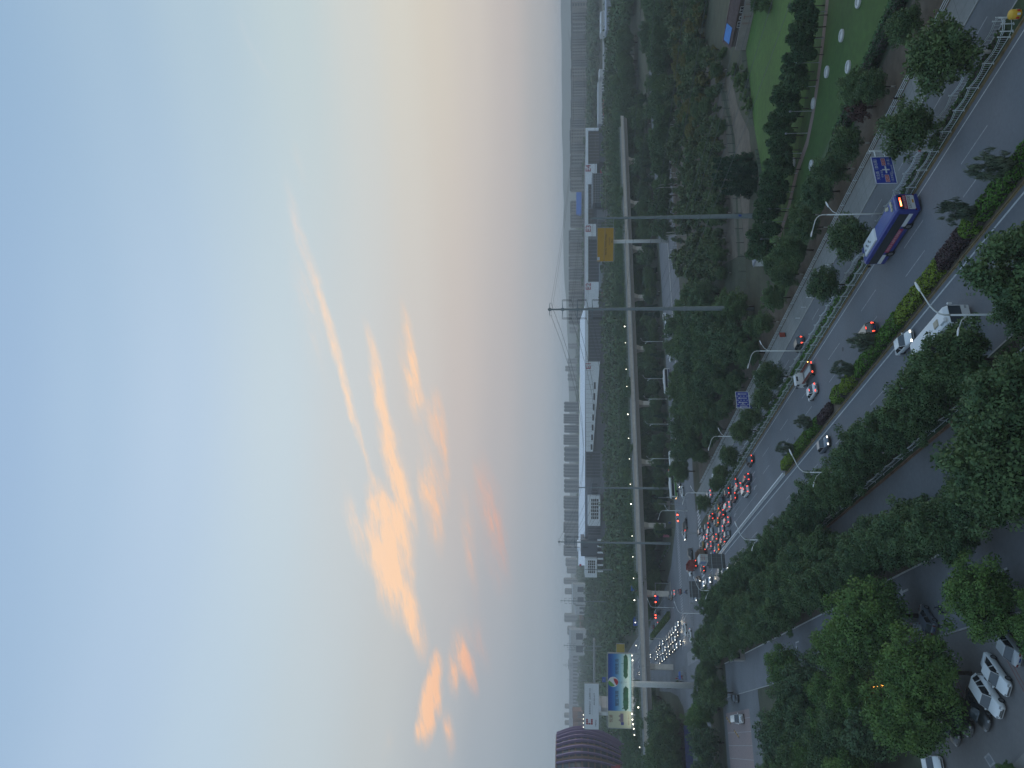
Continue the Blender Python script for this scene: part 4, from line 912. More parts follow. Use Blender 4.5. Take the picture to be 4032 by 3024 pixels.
# ------------------------------------------------------------------ power line poles
def power_pole(x, y, h, label, k=1.0, arms=True):
    o = thing('power_pole', label, 'power pole', (x, y, 0), 0, 'steel power line poles'); b = MB(); r0 = .62 * k
    for i, (z0, z1) in enumerate(((0, .33 * h), (.33 * h, .56 * h), (.56 * h, .78 * h), (.78 * h, h))):
        f = lambda z: r0 * (1 - .68 * z / h); b.cyl(0, 0, z0, z1, f(z0), f(z1), 12)
        if i: b.cyl(0, 0, z0 - .18, z0 + .18, f(z0) + .10, f(z0) + .10, 12)
    put('shaft', b.me('shaft', m_pylon), o)
    if arms:
        for j, z in enumerate((h - .5, h - 3.6, h - 7.2 if h > 40 else h - 6.4, h - 10.8)):
            if j == 3 and h < 40: continue
            wd = 1.5 if j == 0 else 2.35
            a = MB()
            for sx in (-1, 1):
                a.tube([(0, 0, z), (sx * wd, 0, z + (.05 if j == 0 else .12))], [.12, .06], 6)
                if j == 0: a.tube([(sx * wd, 0, z), (sx * wd, 0, z - .55)], .04, 5)
            a.cyl(0, 0, z - .35, z + .35, .36, .36, 10); put('crossarm', a.me('crossarm', m_pylon), o)
            if j:
                for sx in (-1, 1):
                    s_ = MB(); s_.tube([(sx * (wd - .02), 0, z), (sx * (wd - .02), 0, z - 2.0)], .055, 6); s_.tube([(sx * (wd - .28), 0, z), (sx * (wd - .28), 0, z - 2.0)], .055, 6); s_.tube([(sx * (wd + .05), 0, z - 2.05), (sx * (wd - .35), 0, z - 2.05)], .05, 5)
                    put('insulator', s_.me('insulator', m_dark), o)
    return o
def wire(pts_, sag, label, r=.028, group='power lines sagging across the nursery'):
    a, c = Vector(pts_[0]), Vector(pts_[1]); b = MB(); n = 14; ps = []
    for i in range(n + 1):
        u = i / n; p_ = a.lerp(c, u); p_.z -= sag * 4 * u * (1 - u); ps.append(p_)
    b.tube(ps, r, 4, cap=False); tag(put('power_line', b.me('power_line', mat('cable', (.10, .11, .115), .6))), label, 'power line', group)
p1 = gp(2966, 1213); p2 = gp(2962, 850)
H1 = 44 + (2235 - 2157) * p1[1] / CF; power_pole(*p1, H1, 'tallest steel power pole with crossarms, dark against the horizon')
H2 = 44 - (2325 - 2235) * p2[1] / CF; power_pole(*p2, H2, 'bare grey steel pole without crossarms beside the yellow billboard', arms=False)
b = put('sign_plate', MB().box(0, 0, 0, .5, .05, .7).me('sign_plate', mat('blue_sign', (.02, .06, .30), .5)), None, (p2[0], p2[1] - .63, 3.0)); tag(b, 'small blue plate fixed low on the bare steel pole', 'sign')
pp = []
for (X, Y, Xt, lab) in [(2640, 2140, 2197, 'steel power pole behind the viaduct left of the second portal'), (2640, 1923, 2277, 'steel power pole without arms rising behind the viaduct by the exhibition portal'), (2470, 2245, 2302, 'short steel pole in front of the leftmost portal'), (2440, 2370, 2207, 'steel power pole with two crossarms left of the exhibition hall'), (2398, 2546, 2220, 'steel power pole behind the highway left of the hall'), (2375, 2562, 2234, 'slim pole next to the power pole behind the highway'), (2350, 2622, 2218, 'steel power pole above the landscape billboard'), (2340, 2680, 2233, 'slim pole above the middle of the landscape billboard')]:
    x, y = gp(X, Y); h = 44 - (Xt - 2235) * y / CF; power_pole(x, y, h, lab, 1.0, Xt < 2230); pp.append((x, y, h))
# lines: from the tall pole towards the viewer's right, and back to the next poles
for j, z in enumerate((H1 - .8, H1 - 5.7, H1 - 9.3, H1 - 12.9)):
    for sx in (-1, 1):
        w = 1.5 if j == 0 else 2.1
        wire([(p1[0] + sx * w, p1[1], z), (p1[0] + 190 + sx * w, p1[1] + 265, z - 4)], 4.5, 'thin power line running from the tallest pole towards the far right')
        wire([(p1[0] + sx * w, p1[1], z), (pp[0][0] + sx * w, pp[0][1], pp[0][2] - .8 - j * 3.4)], 9, 'thin power line from the tallest pole to the pole behind the viaduct', .04)
for Xa, Xb, da, db in [(2420, 2525, 215, 150), (2440, 2580, 215, 150), (2490, 2700, 210, 140), (2515, 2790, 210, 140), (2530, 2952, 195, 118), (2548, 2990, 195, 118), (2575, 3060, 190, 105), (2592, 3135, 190, 105)]:
    wire([at(Xa, 1300, da), at(Xb, -60, db)], 1.2, 'thin cable sloping over the nursery and lawn to the right edge', .032)

# ------------------------------------------------------------------ billboards and signs
m_yel = mat('yellow_board', (.42, .24, .015), .6, var=.05, scale=.4); m_blk = mat('black_print', (.02, .018, .015), .7)
m_bluesign = mat('traffic_sign_blue', (.012, .035, .30), .5); m_wsign = mat('traffic_sign_white', (.55, .60, .64), .5); m_rsign = mat('route_red', (.38, .03, .05), .5)
def face(d, X1, Y1, X2, Y2):
    'rectangle at distance d from its top-right and bottom-left photo corners -> centre x, y, z, width, height'
    a, b = at(X1, Y1, d), at(X2, Y2, d); return (a[0] + b[0]) / 2, d, (a[2] + b[2]) / 2, abs(a[0] - b[0]), abs(a[2] - b[2])
def board(name, label, cx, cy, cz, w, h, rz, m, cat='billboard', px=0.0, pr_=.9, depth=.8, pm__=None):
    o = thing(name, label, cat, (cx, cy, 0), rz)
    put('panel', MB().box(0, 0, cz, w, depth, h).me('panel', [m]), o)
    fr_ = MB(); 
    for z in (cz + h / 2 + .06, cz - h / 2 - .06): fr_.box(0, 0, z, w + .3, depth + .1, .14)
    for x in (-w / 2 - .08, w / 2 + .08): fr_.box(x, 0, cz, .16, depth + .08, h + .02)
    put('frame', fr_.me('frame', m_steel), o)
    put('pillar', MB().cyl(px, .2 + depth / 2 + pr_, 0, cz + h * .3, pr_, pr_ * .92, 16).me('pillar', pm__ or m_pole, True), o)
    return o
def letter(o, body, x, z, size, m, y=-.42, name='lettering', sx=1.0):
    me = text_me(body, size, m); p_ = put(name, me, o, (x, y, z), 0, (rad(90), 0, 0)); p_.scale = (sx, 1, 1); return p_
cx, cy, cz, w, h = face(340, 2352, 903, 2415, 1024)
o = board('yellow_billboard', 'large yellow billboard with black Chinese lettering and a left arrow on one thick pillar', cx, cy, cz, w * 1.06, h, rad(-14), m_yel, px=1.2, pr_=.8)
letter(o, '顺鑫·润玺  世界前沿·中央墅区', 0.2, cz - .3, .92, m_blk, sx=.78); letter(o, '6925 8888', 1.5, cz - 1.8, .95, mat('brown_print', (.16, .09, .03), .7), sx=.85)
ar = MB(); ar.box(.35, 0, 0, 1.6, .03, .22); ar.add([(-.5, -.015, -.06), (-.05, -.015, .42), (.1, -.015, .1), (-.05, -.015, -.11)], [(0, 1, 2, 3)]); put('arrow', ar.me('arrow', m_blk), o, (1.3, -.42, cz - 2.9))
wp_ = put('white_patch', MB().box(-w / 2 + .75, -.41, cz + h / 2 - .55, 1.4, .03, 1.0).me('white_patch', m_wsign), o); letter(o, '润玺', -w / 2 + .75, cz + h / 2 - .55, .42, mat('blue_print', (.05, .10, .35), .6), -.44)
tr = MB()   # lattice backing frame standing out to the right
for z in (cz - h / 2, cz, cz + h / 2): tr.box(w / 2 + 2.6, .8, z, 5.0, .14, .14)
for i in range(4):
    x = w / 2 + .4 + i * 1.45; tr.box(x, .8, cz, .12, .12, h); tr.tube([(x, .8, cz - h / 2 if i % 2 else cz), (x + 1.4, .8, cz if i % 2 else cz + h / 2)], .06, 5)
put('lattice', tr.me('lattice', m_steel), o)
ct = MB(); ct.box(0, -1.0, cz - h / 2 - .5, w, .8, .06); ct.box(0, -1.4, cz - h / 2 - .05, w, .05, .05); put('catwalk', ct.me('catwalk', m_steel), o)

# landscape billboard: printed with a lake scene
cx, cy, cz, w, h = face(269, 2394, 2573, 2485, 2864)
m_lake = bpy.data.materials.new('lake_print'); m_lake.use_nodes = True; t_ = m_lake.node_tree; b_ = t_.nodes['Principled BSDF']; b_.inputs['Roughness'].default_value = .55
tcn = t_.nodes.new('ShaderNodeTexCoord'); sx_ = t_.nodes.new('ShaderNodeSeparateXYZ'); t_.links.new(tcn.outputs['Generated'], sx_.inputs[0]); rp = t_.nodes.new('ShaderNodeValToRGB')
stops = [(0, (130, 190, 205)), (.12, (190, 215, 212)), (.3, (188, 220, 218)), (.45, (150, 200, 222)), (.7, (60, 135, 200)), (.88, (10, 85, 170)), (1, (8, 70, 155))]
while len(rp.color_ramp.elements) < len(stops): rp.color_ramp.elements.new(.5)
for e_, (p_, c_) in zip(rp.color_ramp.elements, stops): e_.position = p_; e_.color = (*[v * .8 for v in lin(c_)], 1)
t_.links.new(sx_.outputs[2], rp.inputs[0]); t_.links.new(rp.outputs[0], b_.inputs['Base Color'])
m_cream = mat('cream_print', (.44, .48, .36), .6)
o = board('landscape_billboard', 'wide lit billboard showing a blue lake scene, trees and a red and green disc', cx, cy, cz, w, h, rad(2), m_lake, pr_=1.05, depth=1.0, px=1.7)
yb = -.52
put('cream_section', MB().box(-w / 2 + 2.95, yb, cz, 5.8, .04, h - .1).me('cream_section', m_cream), o)
tm_ = MB(); rng = np.random.default_rng(5)
def blob(x0, x1, zc, hh):
    n = 40; xs = np.linspace(x0, x1, n); ed = np.clip(np.minimum(xs - x0, x1 - xs) * 1.1, .05, 1); up_ = hh * ed * (.75 + .3 * rng.random(n)); dn = hh * ed * (.8 + .25 * rng.random(n))
    vs = [(x, 0, zc + u) for x, u in zip(xs, up_)] + [(x, 0, zc - d) for x, d in zip(xs, dn)]
    tm_.add(vs, [(i, i + 1, n + i + 1, n + i) for i in range(n - 1)])
blob(-w / 2 + 5.9, 2.0 - .3, cz - 2.1, .95); blob(4.2, w / 2 - .1, cz - 2.1, .8); tm_.box(9.4, 0, cz - 1.1, .12, .01, 1.0); tm_.box(-6.0, 0, cz - 1.1, .3, .01, .5)
put('printed_trees', tm_.me('printed_trees', mat('tree_print', (.015, .09, .045), .6, var=.4, scale=.8)), o, (0, yb - .01, 0))
dk = MB(); n = 28
def fan_(cxx, czz, r, a0, a1, mi): dk.add([(cxx, 0, czz)] + [(cxx + r * math.cos(a), 0, czz + r * math.sin(a)) for a in np.linspace(a0, a1, n)], [(0, i, i + 1) for i in range(1, n)], mi)
fan_(3.05, cz + 2.2, 1.75, 0, 6.2832, 0); put('disc', dk.me('disc', m_wsign), o, (0, yb - .02, 0)); dk = MB()
fan_(2.75, cz + 2.6, 1.3, .9, 3.9, 0); fan_(2.95, cz + 1.75, 1.25, 3.7, 6.6, 1); put('disc_figure', dk.me('disc_figure', [mat('disc_green', (.10, .28, .06), .6), mat('disc_red', (.34, .02, .035), .6)]), o, (0, yb - .03, 0))
ch = MB(); ch.box(3.05, 0, cz - .2, .06, .02, 1.6); ch.box(2.9, 0, cz - .75, .7, .02, .06); ch.box(2.65, 0, cz - .45, .06, .02, .6); ch.box(3.05, 0, cz - 2.0, .05, .02, 1.2); put('printed_figure', ch.me('printed_figure', mat('grey_print', (.10, .11, .13), .7)), o, (0, yb - .03, 0))
letter(o, '墅区洋房', -2.5, cz + .85, 1.35, m_blk, yb - .03); letter(o, '优悦生活', 8.3, cz + .85, 1.35, m_blk, yb - .03)
letter(o, '悦湖', -w / 2 + 3.2, cz + 2.9, 1.35, mat('brown_red_print', (.16, .06, .06), .6), yb - .05); letter(o, 'XXXX BET 9 匚', -w / 2 + 3.3, cz - 3.1, .62, mat('brown_red_print', (.16, .06, .06), .6), yb - .05)
hs = MB(); hs.box(-w / 2 + 3.6, 0, cz - .75, 2.9, .02, 1.1); hs.box(-w / 2 + 1.6, 0, cz - .9, 1.0, .02, 1.0, 1)
for x in (-.9, .55): hs.add([(-w / 2 + 3.6 + x - .5, -.01, cz - .2), (-w / 2 + 3.6 + x + .5, -.01, cz - .2), (-w / 2 + 3.6 + x, -.01, cz + .5)], [(0, 1, 2)], 0)
for i in range(7): hs.box(-w / 2 + 2.5 + i * .37, -.02, cz - .75, .12, .02, .8, 1)
put('printed_house', hs.me('printed_house', [mat('house_print', (.22, .19, .20), .6), mat('house_print_blue', (.05, .06, .22), .6)]), o, (0, yb - .04, 0))
ct = MB(); ct.box(-.4, -1.6, cz - h / 2 - 1.15, w + 2.2, .08, .1); ct.box(-.4, -1.6, cz - h / 2 - .45, w + 2.2, .06, .07); ct.box(-.4, .8, cz + h / 2 + .5, w, .1, .1)
for i in range(10): x = -w / 2 - 1 + i * (w + 2) / 9; ct.box(x, -1.1, cz - h / 2 - 1.1, .08, 1.0, .08); ct.box(x, -1.6, cz - h / 2 - .8, .07, .07, .7)
put('catwalk', ct.me('catwalk', m_steel), o)
fl_ = MB().lathe([(.1, -.2), (.26, -.05), (.24, .15), (.05, .22)], 8).me('floodlight', m_bulb)
for x, z in ((12.6, -.2), (11.0, -.4), (-7.2, -.1), (-9.2, -.3), (-10.8, -.5), (-12.3, -.75), (-14.4, -.95)): put('floodlight', fl_, o, (x, -1.7, cz - h / 2 + z), 0, None, .8)
fd = bpy.data.lights.new('floodlight_glow', 'AREA'); fd.shape = 'RECTANGLE'; fd.size = 24; fd.size_y = .5; fd.energy = 260; fd.color = (1, .95, .8)
fo = put('floodlight_glow', fd, o, (0, -2.2, cz - h / 2 - .6), 0, (rad(142), 0, 0))
# white billboard
cx, cy, cz, w, h = face(378, 2301, 2690, 2357.5, 2871)
o = board('white_billboard', 'plain white billboard with a red block logo and one dark line of lettering', cx, cy, cz, w, h, rad(0), mat('white_board', (.64, .71, .78), .6), pr_=1.0, px=-4)
m_navy = mat('navy_print', (.03, .04, .08), .7)
letter(o, '集美美筑设计  品质精VZ主', 2.6, cz + .75, 1.0, m_navy, sx=1.1); letter(o, '400-800-0077', 3.6, cz - 1.35, .95, m_navy, sx=1.1); letter(o, '中粮祥云', -8.1, cz - 2.1, .85, m_navy)
put('rule', MB().box(2.6, -.42, cz - .25, 13.5, .02, .06).me('rule', m_navy), o)
lg = MB()
for i, (x, z) in enumerate([(0, 2), (1, 2), (2, 2), (0, 1), (0, 0), (1, 0), (2, 0)]): lg.box(-w / 2 + 2.7 + x * .95, -.43, cz - .1 + z * 1.15, .82, .03, .95)
put('logo', lg.me('logo', mat('logo_red', (.28, .02, .045), .6)), o); letter(o, 'HONG', -w / 2 + 4.0, cz + 1.05, .36, m_navy)
ct = MB(); ct.box(0, -1, cz - h / 2 - .6, w + 1, .08, .1); ct.box(0, -1, cz - h / 2 - 1.1, w + 1, .08, .1)
for i in range(8): ct.box(-w / 2 + i * w / 7, -1, cz - h / 2 - .7, .07, .07, .9)
put('catwalk', ct.me('catwalk', m_steel), o)
for i in range(4): put('floodlight', fl_, o, (-w / 2 + 1 + i * 2.0, -.6, cz + h / 2 + .5), 0, None, .7)
# small yellow board behind, half hidden by the landscape billboard
cx, cy, cz, w, h = face(430, 2427, 2535, 2459, 2620)
o = board('yellow_billboard', 'smaller yellow billboard partly hidden behind the landscape billboard', cx, cy, cz, w, h, 0, mat('yellow_board2', (.36, .27, .03), .6), pr_=.5); letter(o, '墅区大宅', -1.5, cz + .2, 1.5, mat('red_brown_print', (.2, .05, .03), .7))

# direction sign over the main road
sxy = rd(74.6, 65.9)
o = thing('direction_sign', 'big blue direction sign with white cross, G101 shields and Chinese place names above the bus', 'road sign', (*sxy, 0), RA)
zc, w, h = 6.6, 4.05, 2.45; xo = -3.15
b = MB(); b.box(xo, 0, zc, w, .06, h); put('panel', b.me('panel', m_bluesign), o)
b = MB()
for z in (zc - h / 2 + .04, zc + h / 2 - .04): b.box(xo, -.036, z, w, .02, .09)
for x in (xo - w / 2 + .04, xo + w / 2 - .04): b.box(x, -.036, zc, .09, .02, h)
put('border', b.me('border', m_wsign), o)
b = MB(); b.tube([(0, .25, 0), (0, .25, 7.7)], [.16, .12], 10); b.tube([(.1, .2, zc + .55), (xo - .5, .12, zc + .55)], .08, 8); b.tube([(.1, .2, zc - .55), (xo - .5, .12, zc - .55)], .07, 8); put('mast', b.me('mast', m_pole), o)
put('red_band', MB().cyl(0, .25, 1.7, 2.0, .17, .17, 10).me('red_band', m_rsign), o)
letter(o, '天北路（金石路）', xo + .25, zc + .78, .44, m_wsign, -.05, sx=.95); letter(o, '机场 高速', xo - .55, zc + .30, .26, m_wsign, -.05)
b = MB(); b.box(xo + .05, -.05, zc - .22, 1.05, .02, .17); b.box(xo + .05, -.052, zc - .22, .17, .02, .85); put('cross_arrow', b.me('cross_arrow', m_wsign), o)
for x in (-1.25, 1.2):
    sh = put('route_shield', MB().box(xo + x, -.045, zc + (-.1 if x > 0 else -.18), 1.05, .02, .46).me('route_shield', m_rsign), o)
    f_ = MB(); 
    for dz in (-.22, .22): f_.box(xo + x, -.06, zc + (-.1 if x > 0 else -.18) + dz, 1.05, .01, .035)
    for dx in (-.51, .51): f_.box(xo + x + dx, -.06, zc + (-.1 if x > 0 else -.18), .035, .01, .46)
    put('shield_rim', f_.me('shield_rim', m_wsign), sh); p_ = put('lettering', text_me('G101', .38, m_wsign), sh, (xo + x, -.062, zc + (-.1 if x > 0 else -.18)), 0, (rad(90), 0, 0))
letter(o, '（北京城区）', xo - 1.0, zc - .78, .34, m_wsign, -.05, sx=.9); letter(o, '（怀 柔）', xo + 1.2, zc - .72, .38, m_wsign, -.05, sx=.9); letter(o, '机场北线高速', xo + .1, zc - .95, .22, m_wsign, -.05)
# lane sign
o = thing('lane_sign', 'blue lane sign with four white turn arrows standing among the right roadside trees', 'road sign', (*rd(152.5, 67.0), 0), RA)
zc, w, h, xo = 6.9, 3.85, 2.75, .35
put('panel', MB().box(xo, 0, zc, w, .06, h).me('panel', m_bluesign), o)
b = MB()
for z in (zc - h / 2 + .05, zc + h / 2 - .05): b.box(xo, -.036, z, w, .02, .10)
for x in (xo - w / 2 + .04, xo + w / 2 - .04): b.box(x, -.036, zc, .09, .02, h)
b.box(xo - w / 2 + .24, -.036, zc, .09, .02, h * .86)
put('border', b.me('border', m_wsign), o)
b = MB()
for i, x in enumerate((-1.42, -.55, .42, 1.38)):
    X_ = xo + x; b.box(X_, -.045, zc - .15, .13, .02, 1.6 if i else 1.5)
    if i: b.add([(X_ - .2, -.045, zc + .55), (X_ + .2, -.045, zc + .55), (X_, -.045, zc + 1.0)], [(0, 1, 2)])
    if i < 2: zz = zc + (.55 if i == 0 else 0); b.box(X_ - .15, -.046, zz, .3, .02, .12); b.add([(X_ - .3, -.046, zz - .2), (X_ - .3, -.046, zz + .2), (X_ - .6, -.046, zz)], [(0, 1, 2)])
put('lane_arrow', b.me('lane_arrow', m_wsign), o)
b = MB()
for x in (-1.0, -.05, .9):
    for k_ in range(4): b.box(xo + x, -.045, zc - 1.0 + k_ * .67, .10, .02, .36)
put('lane_dash', b.me('lane_dash', m_wsign), o)
b = MB(); b.tube([(-1.3, .2, 0), (-1.3, .2, 8.3)], .11, 10); b.tube([(1.4, .2, 0), (1.4, .2, 8.3)], .10, 10); put('post', b.me('post', m_pole), o)
put('small_plate', MB().box(-1.3, 0, zc - h / 2 - .3, .8, .05, .42).me('small_plate', mat('dark_blue_plate', (.015, .03, .14), .5)), o)
# backs of the overhead signs for the other direction
def sign_back(s, t, zc, w, h, label):
    o = thing('overhead_sign', label, 'road sign', (*rd(s, t), 0), RA); m_b = mat('sign_back', (.10, .115, .125), .6, .2)
    put('panel', MB().box(0, .1, zc, w, .05, h).me('panel', m_b), o); b = MB()
    for i in range(5): b.box(-w / 2 + i * w / 4, .02, zc, .08, .08, h)
    for i in range(3): b.box(0, -.02, zc - h * .4 + i * h * .4, w, .06, .10)
    put('stiffener', b.me('stiffener', mat('sign_back_rib', (.16, .18, .19), .6, .2)), o)
    b = MB(); b.tube([(-w / 2 - 1.8, -.1, 0), (-w / 2 - 1.8, -.1, zc + h / 2 + .3)], .17, 10); b.tube([(-w / 2 - 1.8, -.1, zc + h * .3), (w / 2, -.08, zc + h * .3)], .10, 8); b.tube([(-w / 2 - 1.8, -.1, zc - h * .3), (w / 2, -.08, zc - h * .3)], .10, 8); put('mast', b.me('mast', m_steel), o)
sign_back(196, 42.5, 6.8, 3.6, 4.2, 'grey back of an overhead road sign poking out of the left roadside trees'); sign_back(231, 41.8, 7.0, 4.6, 3.2, 'grey gridded back of an overhead sign above the oncoming lanes near the junction')
b = thing('camera_gantry', 'slim white camera mast with short arm at the near left corner', 'mast', (*rd(243, 44.5), 0), RA); put('mast', MB().tube([(0, 0, 0), (0, 0, 6.5), (3, 0, 6.8)], .09, 8).me('mast', m_steel), b)
# ------------------------------------------------------------------ exhibition halls
D0 = 760.0
m_wclad = mat('white_cladding', (.70, .77, .83), .5, var=.05, scale=.2); m_dwall = mat('dark_hall_wall', (.085, .098, .115), .7); m_lou = mat('hall_louvre', (.13, .125, .12), .6); m_loub = mat('hall_louvre_blue', (.075, .095, .12), .5)
m_hglass = mat('hall_glass', (.06, .085, .10), .25); m_roofw = mat('pale_roof', (.66, .72, .78), .6, var=.06, scale=.1); m_roofy = mat('cream_roof_strip', (.72, .66, .48), .6); m_recess = mat('recess_grey', (.20, .22, .25), .6); m_redtxt = mat('hall_red_letter', (.34, .02, .06), .6)
def wx(Y, d=D0): return (3024 - Y - 1512) / CF * d / 1.0 * (1.0 / cp) if 0 else at(2235, Y, d)[0]
def hz(X, d=D0): return at(X, 1512, d)[2]
def bx(mb, X1, X2, Y1, Y2, d=D0, depth=2.0, mi=0, front=0.0):
    'photo rectangle rows X1..X2 (top..bottom), columns Y1..Y2, face at distance d - front'
    xa, xb, za, zb = wx(Y1, d), wx(Y2, d), hz(X1, d), max(0, hz(X2, d)); mb.box((xa + xb) / 2, d - front + depth / 2, (za + zb) / 2, abs(xa - xb), depth, za - zb, mi); return mb
def hall(label, Y1, Y2):
    o = thing('exhibition_hall', label, 'exhibition hall', (wx((Y1 + Y2) / 2), D0, 0), 0); o['_x'] = o.location.x; return o
def hp(o, name, mb, m): return put(name, mb.me(name, m), o, (-o.location.x, -D0, 0))
def louvres(o, X1, X2, Y1, Y2, n, m, vert=10):
    hp(o, 'louvre_wall', bx(MB(), X1, X2, Y1, Y2, depth=1.0, front=.3), m_dwall)
    za, zb = hz(X1), hz(X2); xa, xb = wx(Y1), wx(Y2)
    sl = MB().box(0, 0, 0, abs(xa - xb), .35, (za - zb) / n * .55).me('slat', m)
    for i in range(n): put('slat', sl, o, ((xa + xb) / 2 - o.location.x, -.75, zb + (za - zb) * (i + .5) / n))
    ml_ = MB().box(0, 0, 0, .35, .3, za - zb).me('mullion', m_recess)
    for i in range(vert + 1): put('mullion', ml_, o, (xb + (xa - xb) * i / vert - o.location.x, -1.1, (za + zb) / 2))
def sign_text(o, s, X, Y, size, m=m_redtxt, dy=-2.6): put('lettering', text_me(s, size, m, .1), o, (wx(Y) - o.location.x, dy, hz(X)), 0, (rad(90), 0, 0))
h4 = hall('exhibition hall with white block lettered E4, right end of the long building', 510, 730)
hp(h4, 'wall', bx(MB(), 2312, 2440, 512, 729, depth=150), m_dwall); hp(h4, 'fascia', bx(MB(), 2305, 2316, 508, 729.7, depth=4, front=2), m_wclad); hp(h4, 'end_frame', bx(MB(), 2316, 2357, 508, 519, depth=4, front=2), m_wclad)
louvres(h4, 2317, 2358, 521, 646, 9, m_lou, 10); hp(h4, 'white_block', bx(MB(), 2316, 2350, 650, 728, depth=4, front=2.2), m_wclad); sign_text(h4, 'E4', 2317, 667, 7.2)
hp(h4, 'entrance_recess', bx(MB(), 2352, 2420, 640, 700, depth=1, front=.6), m_dark); hp(h4, 'red_panel', bx(MB(), 2363, 2370, 670, 690, depth=.4, front=1), m_redtxt)
h3 = hall('exhibition hall with white block lettered E3, glass box at its right', 730, 935)
hp(h3, 'wall', bx(MB(), 2312, 2440, 731, 934, depth=150), m_dwall); hp(h3, 'fascia', bx(MB(), 2305, 2316, 730, 934.5, depth=4, front=2), m_wclad); louvres(h3, 2317, 2332, 735, 882, 4, m_lou, 10)
hp(h3, 'glass_box', bx(MB(), 2332, 2422, 711, 822, depth=24, front=24), m_hglass); fr = MB()
for i in range(7): bx(fr, 2332 + i * 9, 2333.2 + i * 9, 711, 822, depth=.3, front=24.4)
for i in range(13): bx(fr, 2332, 2386, 711 + i * 9.1, 712 + i * 9.1, depth=.3, front=24.3)
bx(fr, 2329, 2333, 709, 824, depth=25, front=24.6); bx(fr, 2386, 2390, 709, 824, depth=1, front=24.6); hp(h3, 'glass_box_frame', fr, m_recess)
hp(h3, 'white_block', bx(MB(), 2316, 2347, 885, 933, depth=4, front=2.2), m_wclad); sign_text(h3, 'E3', 2317, 903, 7.2); hp(h3, 'entrance_panel', bx(MB(), 2350, 2420, 830, 870, depth=3, front=3), m_recess)
h2 = hall('exhibition hall with white block lettered E2, grey panel box in front', 935, 1213)
hp(h2, 'wall', bx(MB(), 2312, 2440, 936, 1212, depth=150), m_dwall); hp(h2, 'fascia', bx(MB(), 2305, 2316, 935, 1212.5, depth=4, front=2), m_wclad); hp(h2, 'recess_edge', bx(MB(), 2317, 2360, 933, 943, depth=2, front=1), m_recess)
louvres(h2, 2317, 2359, 946, 1110, 9, m_loub, 12); hp(h2, 'white_block', bx(MB(), 2316, 2357, 1112, 1212, depth=4, front=2.2), m_wclad); sign_text(h2, 'E2', 2317, 1130, 7.2)
hp(h2, 'panel_box', bx(MB(), 2358, 2425, 1045, 1148, depth=16, front=16), mat('grey_panel_box', (.19, .23, .26), .6, var=.05, scale=.3)); hp(h2, 'red_panel', bx(MB(), 2368, 2378, 1152, 1170, depth=.4, front=1), m_redtxt); sign_text(h2, 'E2', 2374, 1030, 5, m_wclad, -1.8)
h1 = hall('long exhibition hall lettered E1 with white tapering wall and seven small windows', 1213, 1778)
hp(h1, 'wall', bx(MB(), 2312, 2440, 1214, 1777, depth=150), m_dwall); hp(h1, 'fascia', bx(MB(), 2305, 2316, 1213.5, 1423, depth=4, front=2), m_wclad); louvres(h1, 2317, 2367, 1226, 1421, 9, m_loub, 15)
b = MB(); xa, xb = wx(1424), wx(1777); b.loft([[(xa, D0 - 2.2, hz(2305)), (xa, D0 - 2.2, hz(2362)), (xa, D0 + 2, hz(2362)), (xa, D0 + 2, hz(2305))], [(xb, D0 - 2.2, hz(2307)), (xb, D0 - 2.2, hz(2334)), (xb, D0 + 2, hz(2334)), (xb, D0 + 2, hz(2307))]]); hp(h1, 'white_wall', b, m_wclad)
for i in range(8):
    Y = 1505 + i * 43.5 - i * i * .5; X = 2341 - i * 2.1; w_ = put('window', bx(MB(), X - 3, X + 4, Y, Y + 27 - i, depth=.3, front=2.4).me('window', m_dark), h1, (-h1.location.x, -D0, 0)); fr = MB()
    for k_ in range(6): bx(fr, X - 3, X + 4, Y + k_ * (27 - i) / 6, Y + k_ * (27 - i) / 6 + .8, depth=.1, front=2.5)
    put('mullion', fr.me('mullion', m_recess), w_)
sign_text(h1, 'E1', 2317, 1440, 7.2); sign_text(h1, 'E1', 2380, 1330, 6, m_wclad, -1.5)
jn = MB()
for i in range(18): bx(jn, 2306, 2336, 1440 + i * 18.5, 1440.7 + i * 18.5, depth=.1, front=2.28)
hp(h1, 'panel_joint', jn, m_recess)
he = hall('entrance part of the exhibition hall with two white window portals', 1778, 2258)
hp(he, 'wall', bx(MB(), 2306, 2440, 1778, 2228, depth=140), mat('grey_hall_wall', (.15, .17, .20), .7)); louvres(he, 2308, 2362, 1780, 1880, 8, m_loub, 8)
louvres(he, 2316, 2364, 2062, 2105, 6, m_loub, 4); hp(he, 'dark_block', bx(MB(), 2287, 2352, 2120, 2182, depth=30, front=8), m_loub); louvres(he, 2330, 2352, 1900, 1946, 4, m_loub, 4)
def portal(X1, X2, Y1, Y2, nc, nr, front):
    hp(he, 'portal_wall', bx(MB(), X1, X2, Y1, Y2, depth=front + 2, front=front), m_wclad)
    wy, wxx = (Y2 - Y1) * .70 / nc, (X2 - X1) * .62 / nr
    for i in range(nc):
        for j_ in range(nr): put('window', bx(MB(), X1 + (X2 - X1) * .26 + j_ * wxx, X1 + (X2 - X1) * .26 + (j_ + .72) * wxx, Y1 + (Y2 - Y1) * .10 + i * wy, Y1 + (Y2 - Y1) * .10 + (i + .74) * wy, depth=.4, front=front + .25).me('window', m_dark), he, (-he.location.x, -D0, 0))
portal(2314, 2362, 1946, 2062, 6, 4, 10); portal(2302, 2348, 2184, 2256, 5, 4, 16)
ft = MB()
for i in range(6): bx(ft, 2350, 2372, 2110 + i * 24, 2116 + i * 24, depth=1.2, front=15)
hp(he, 'colonnade', ft, m_wclad)
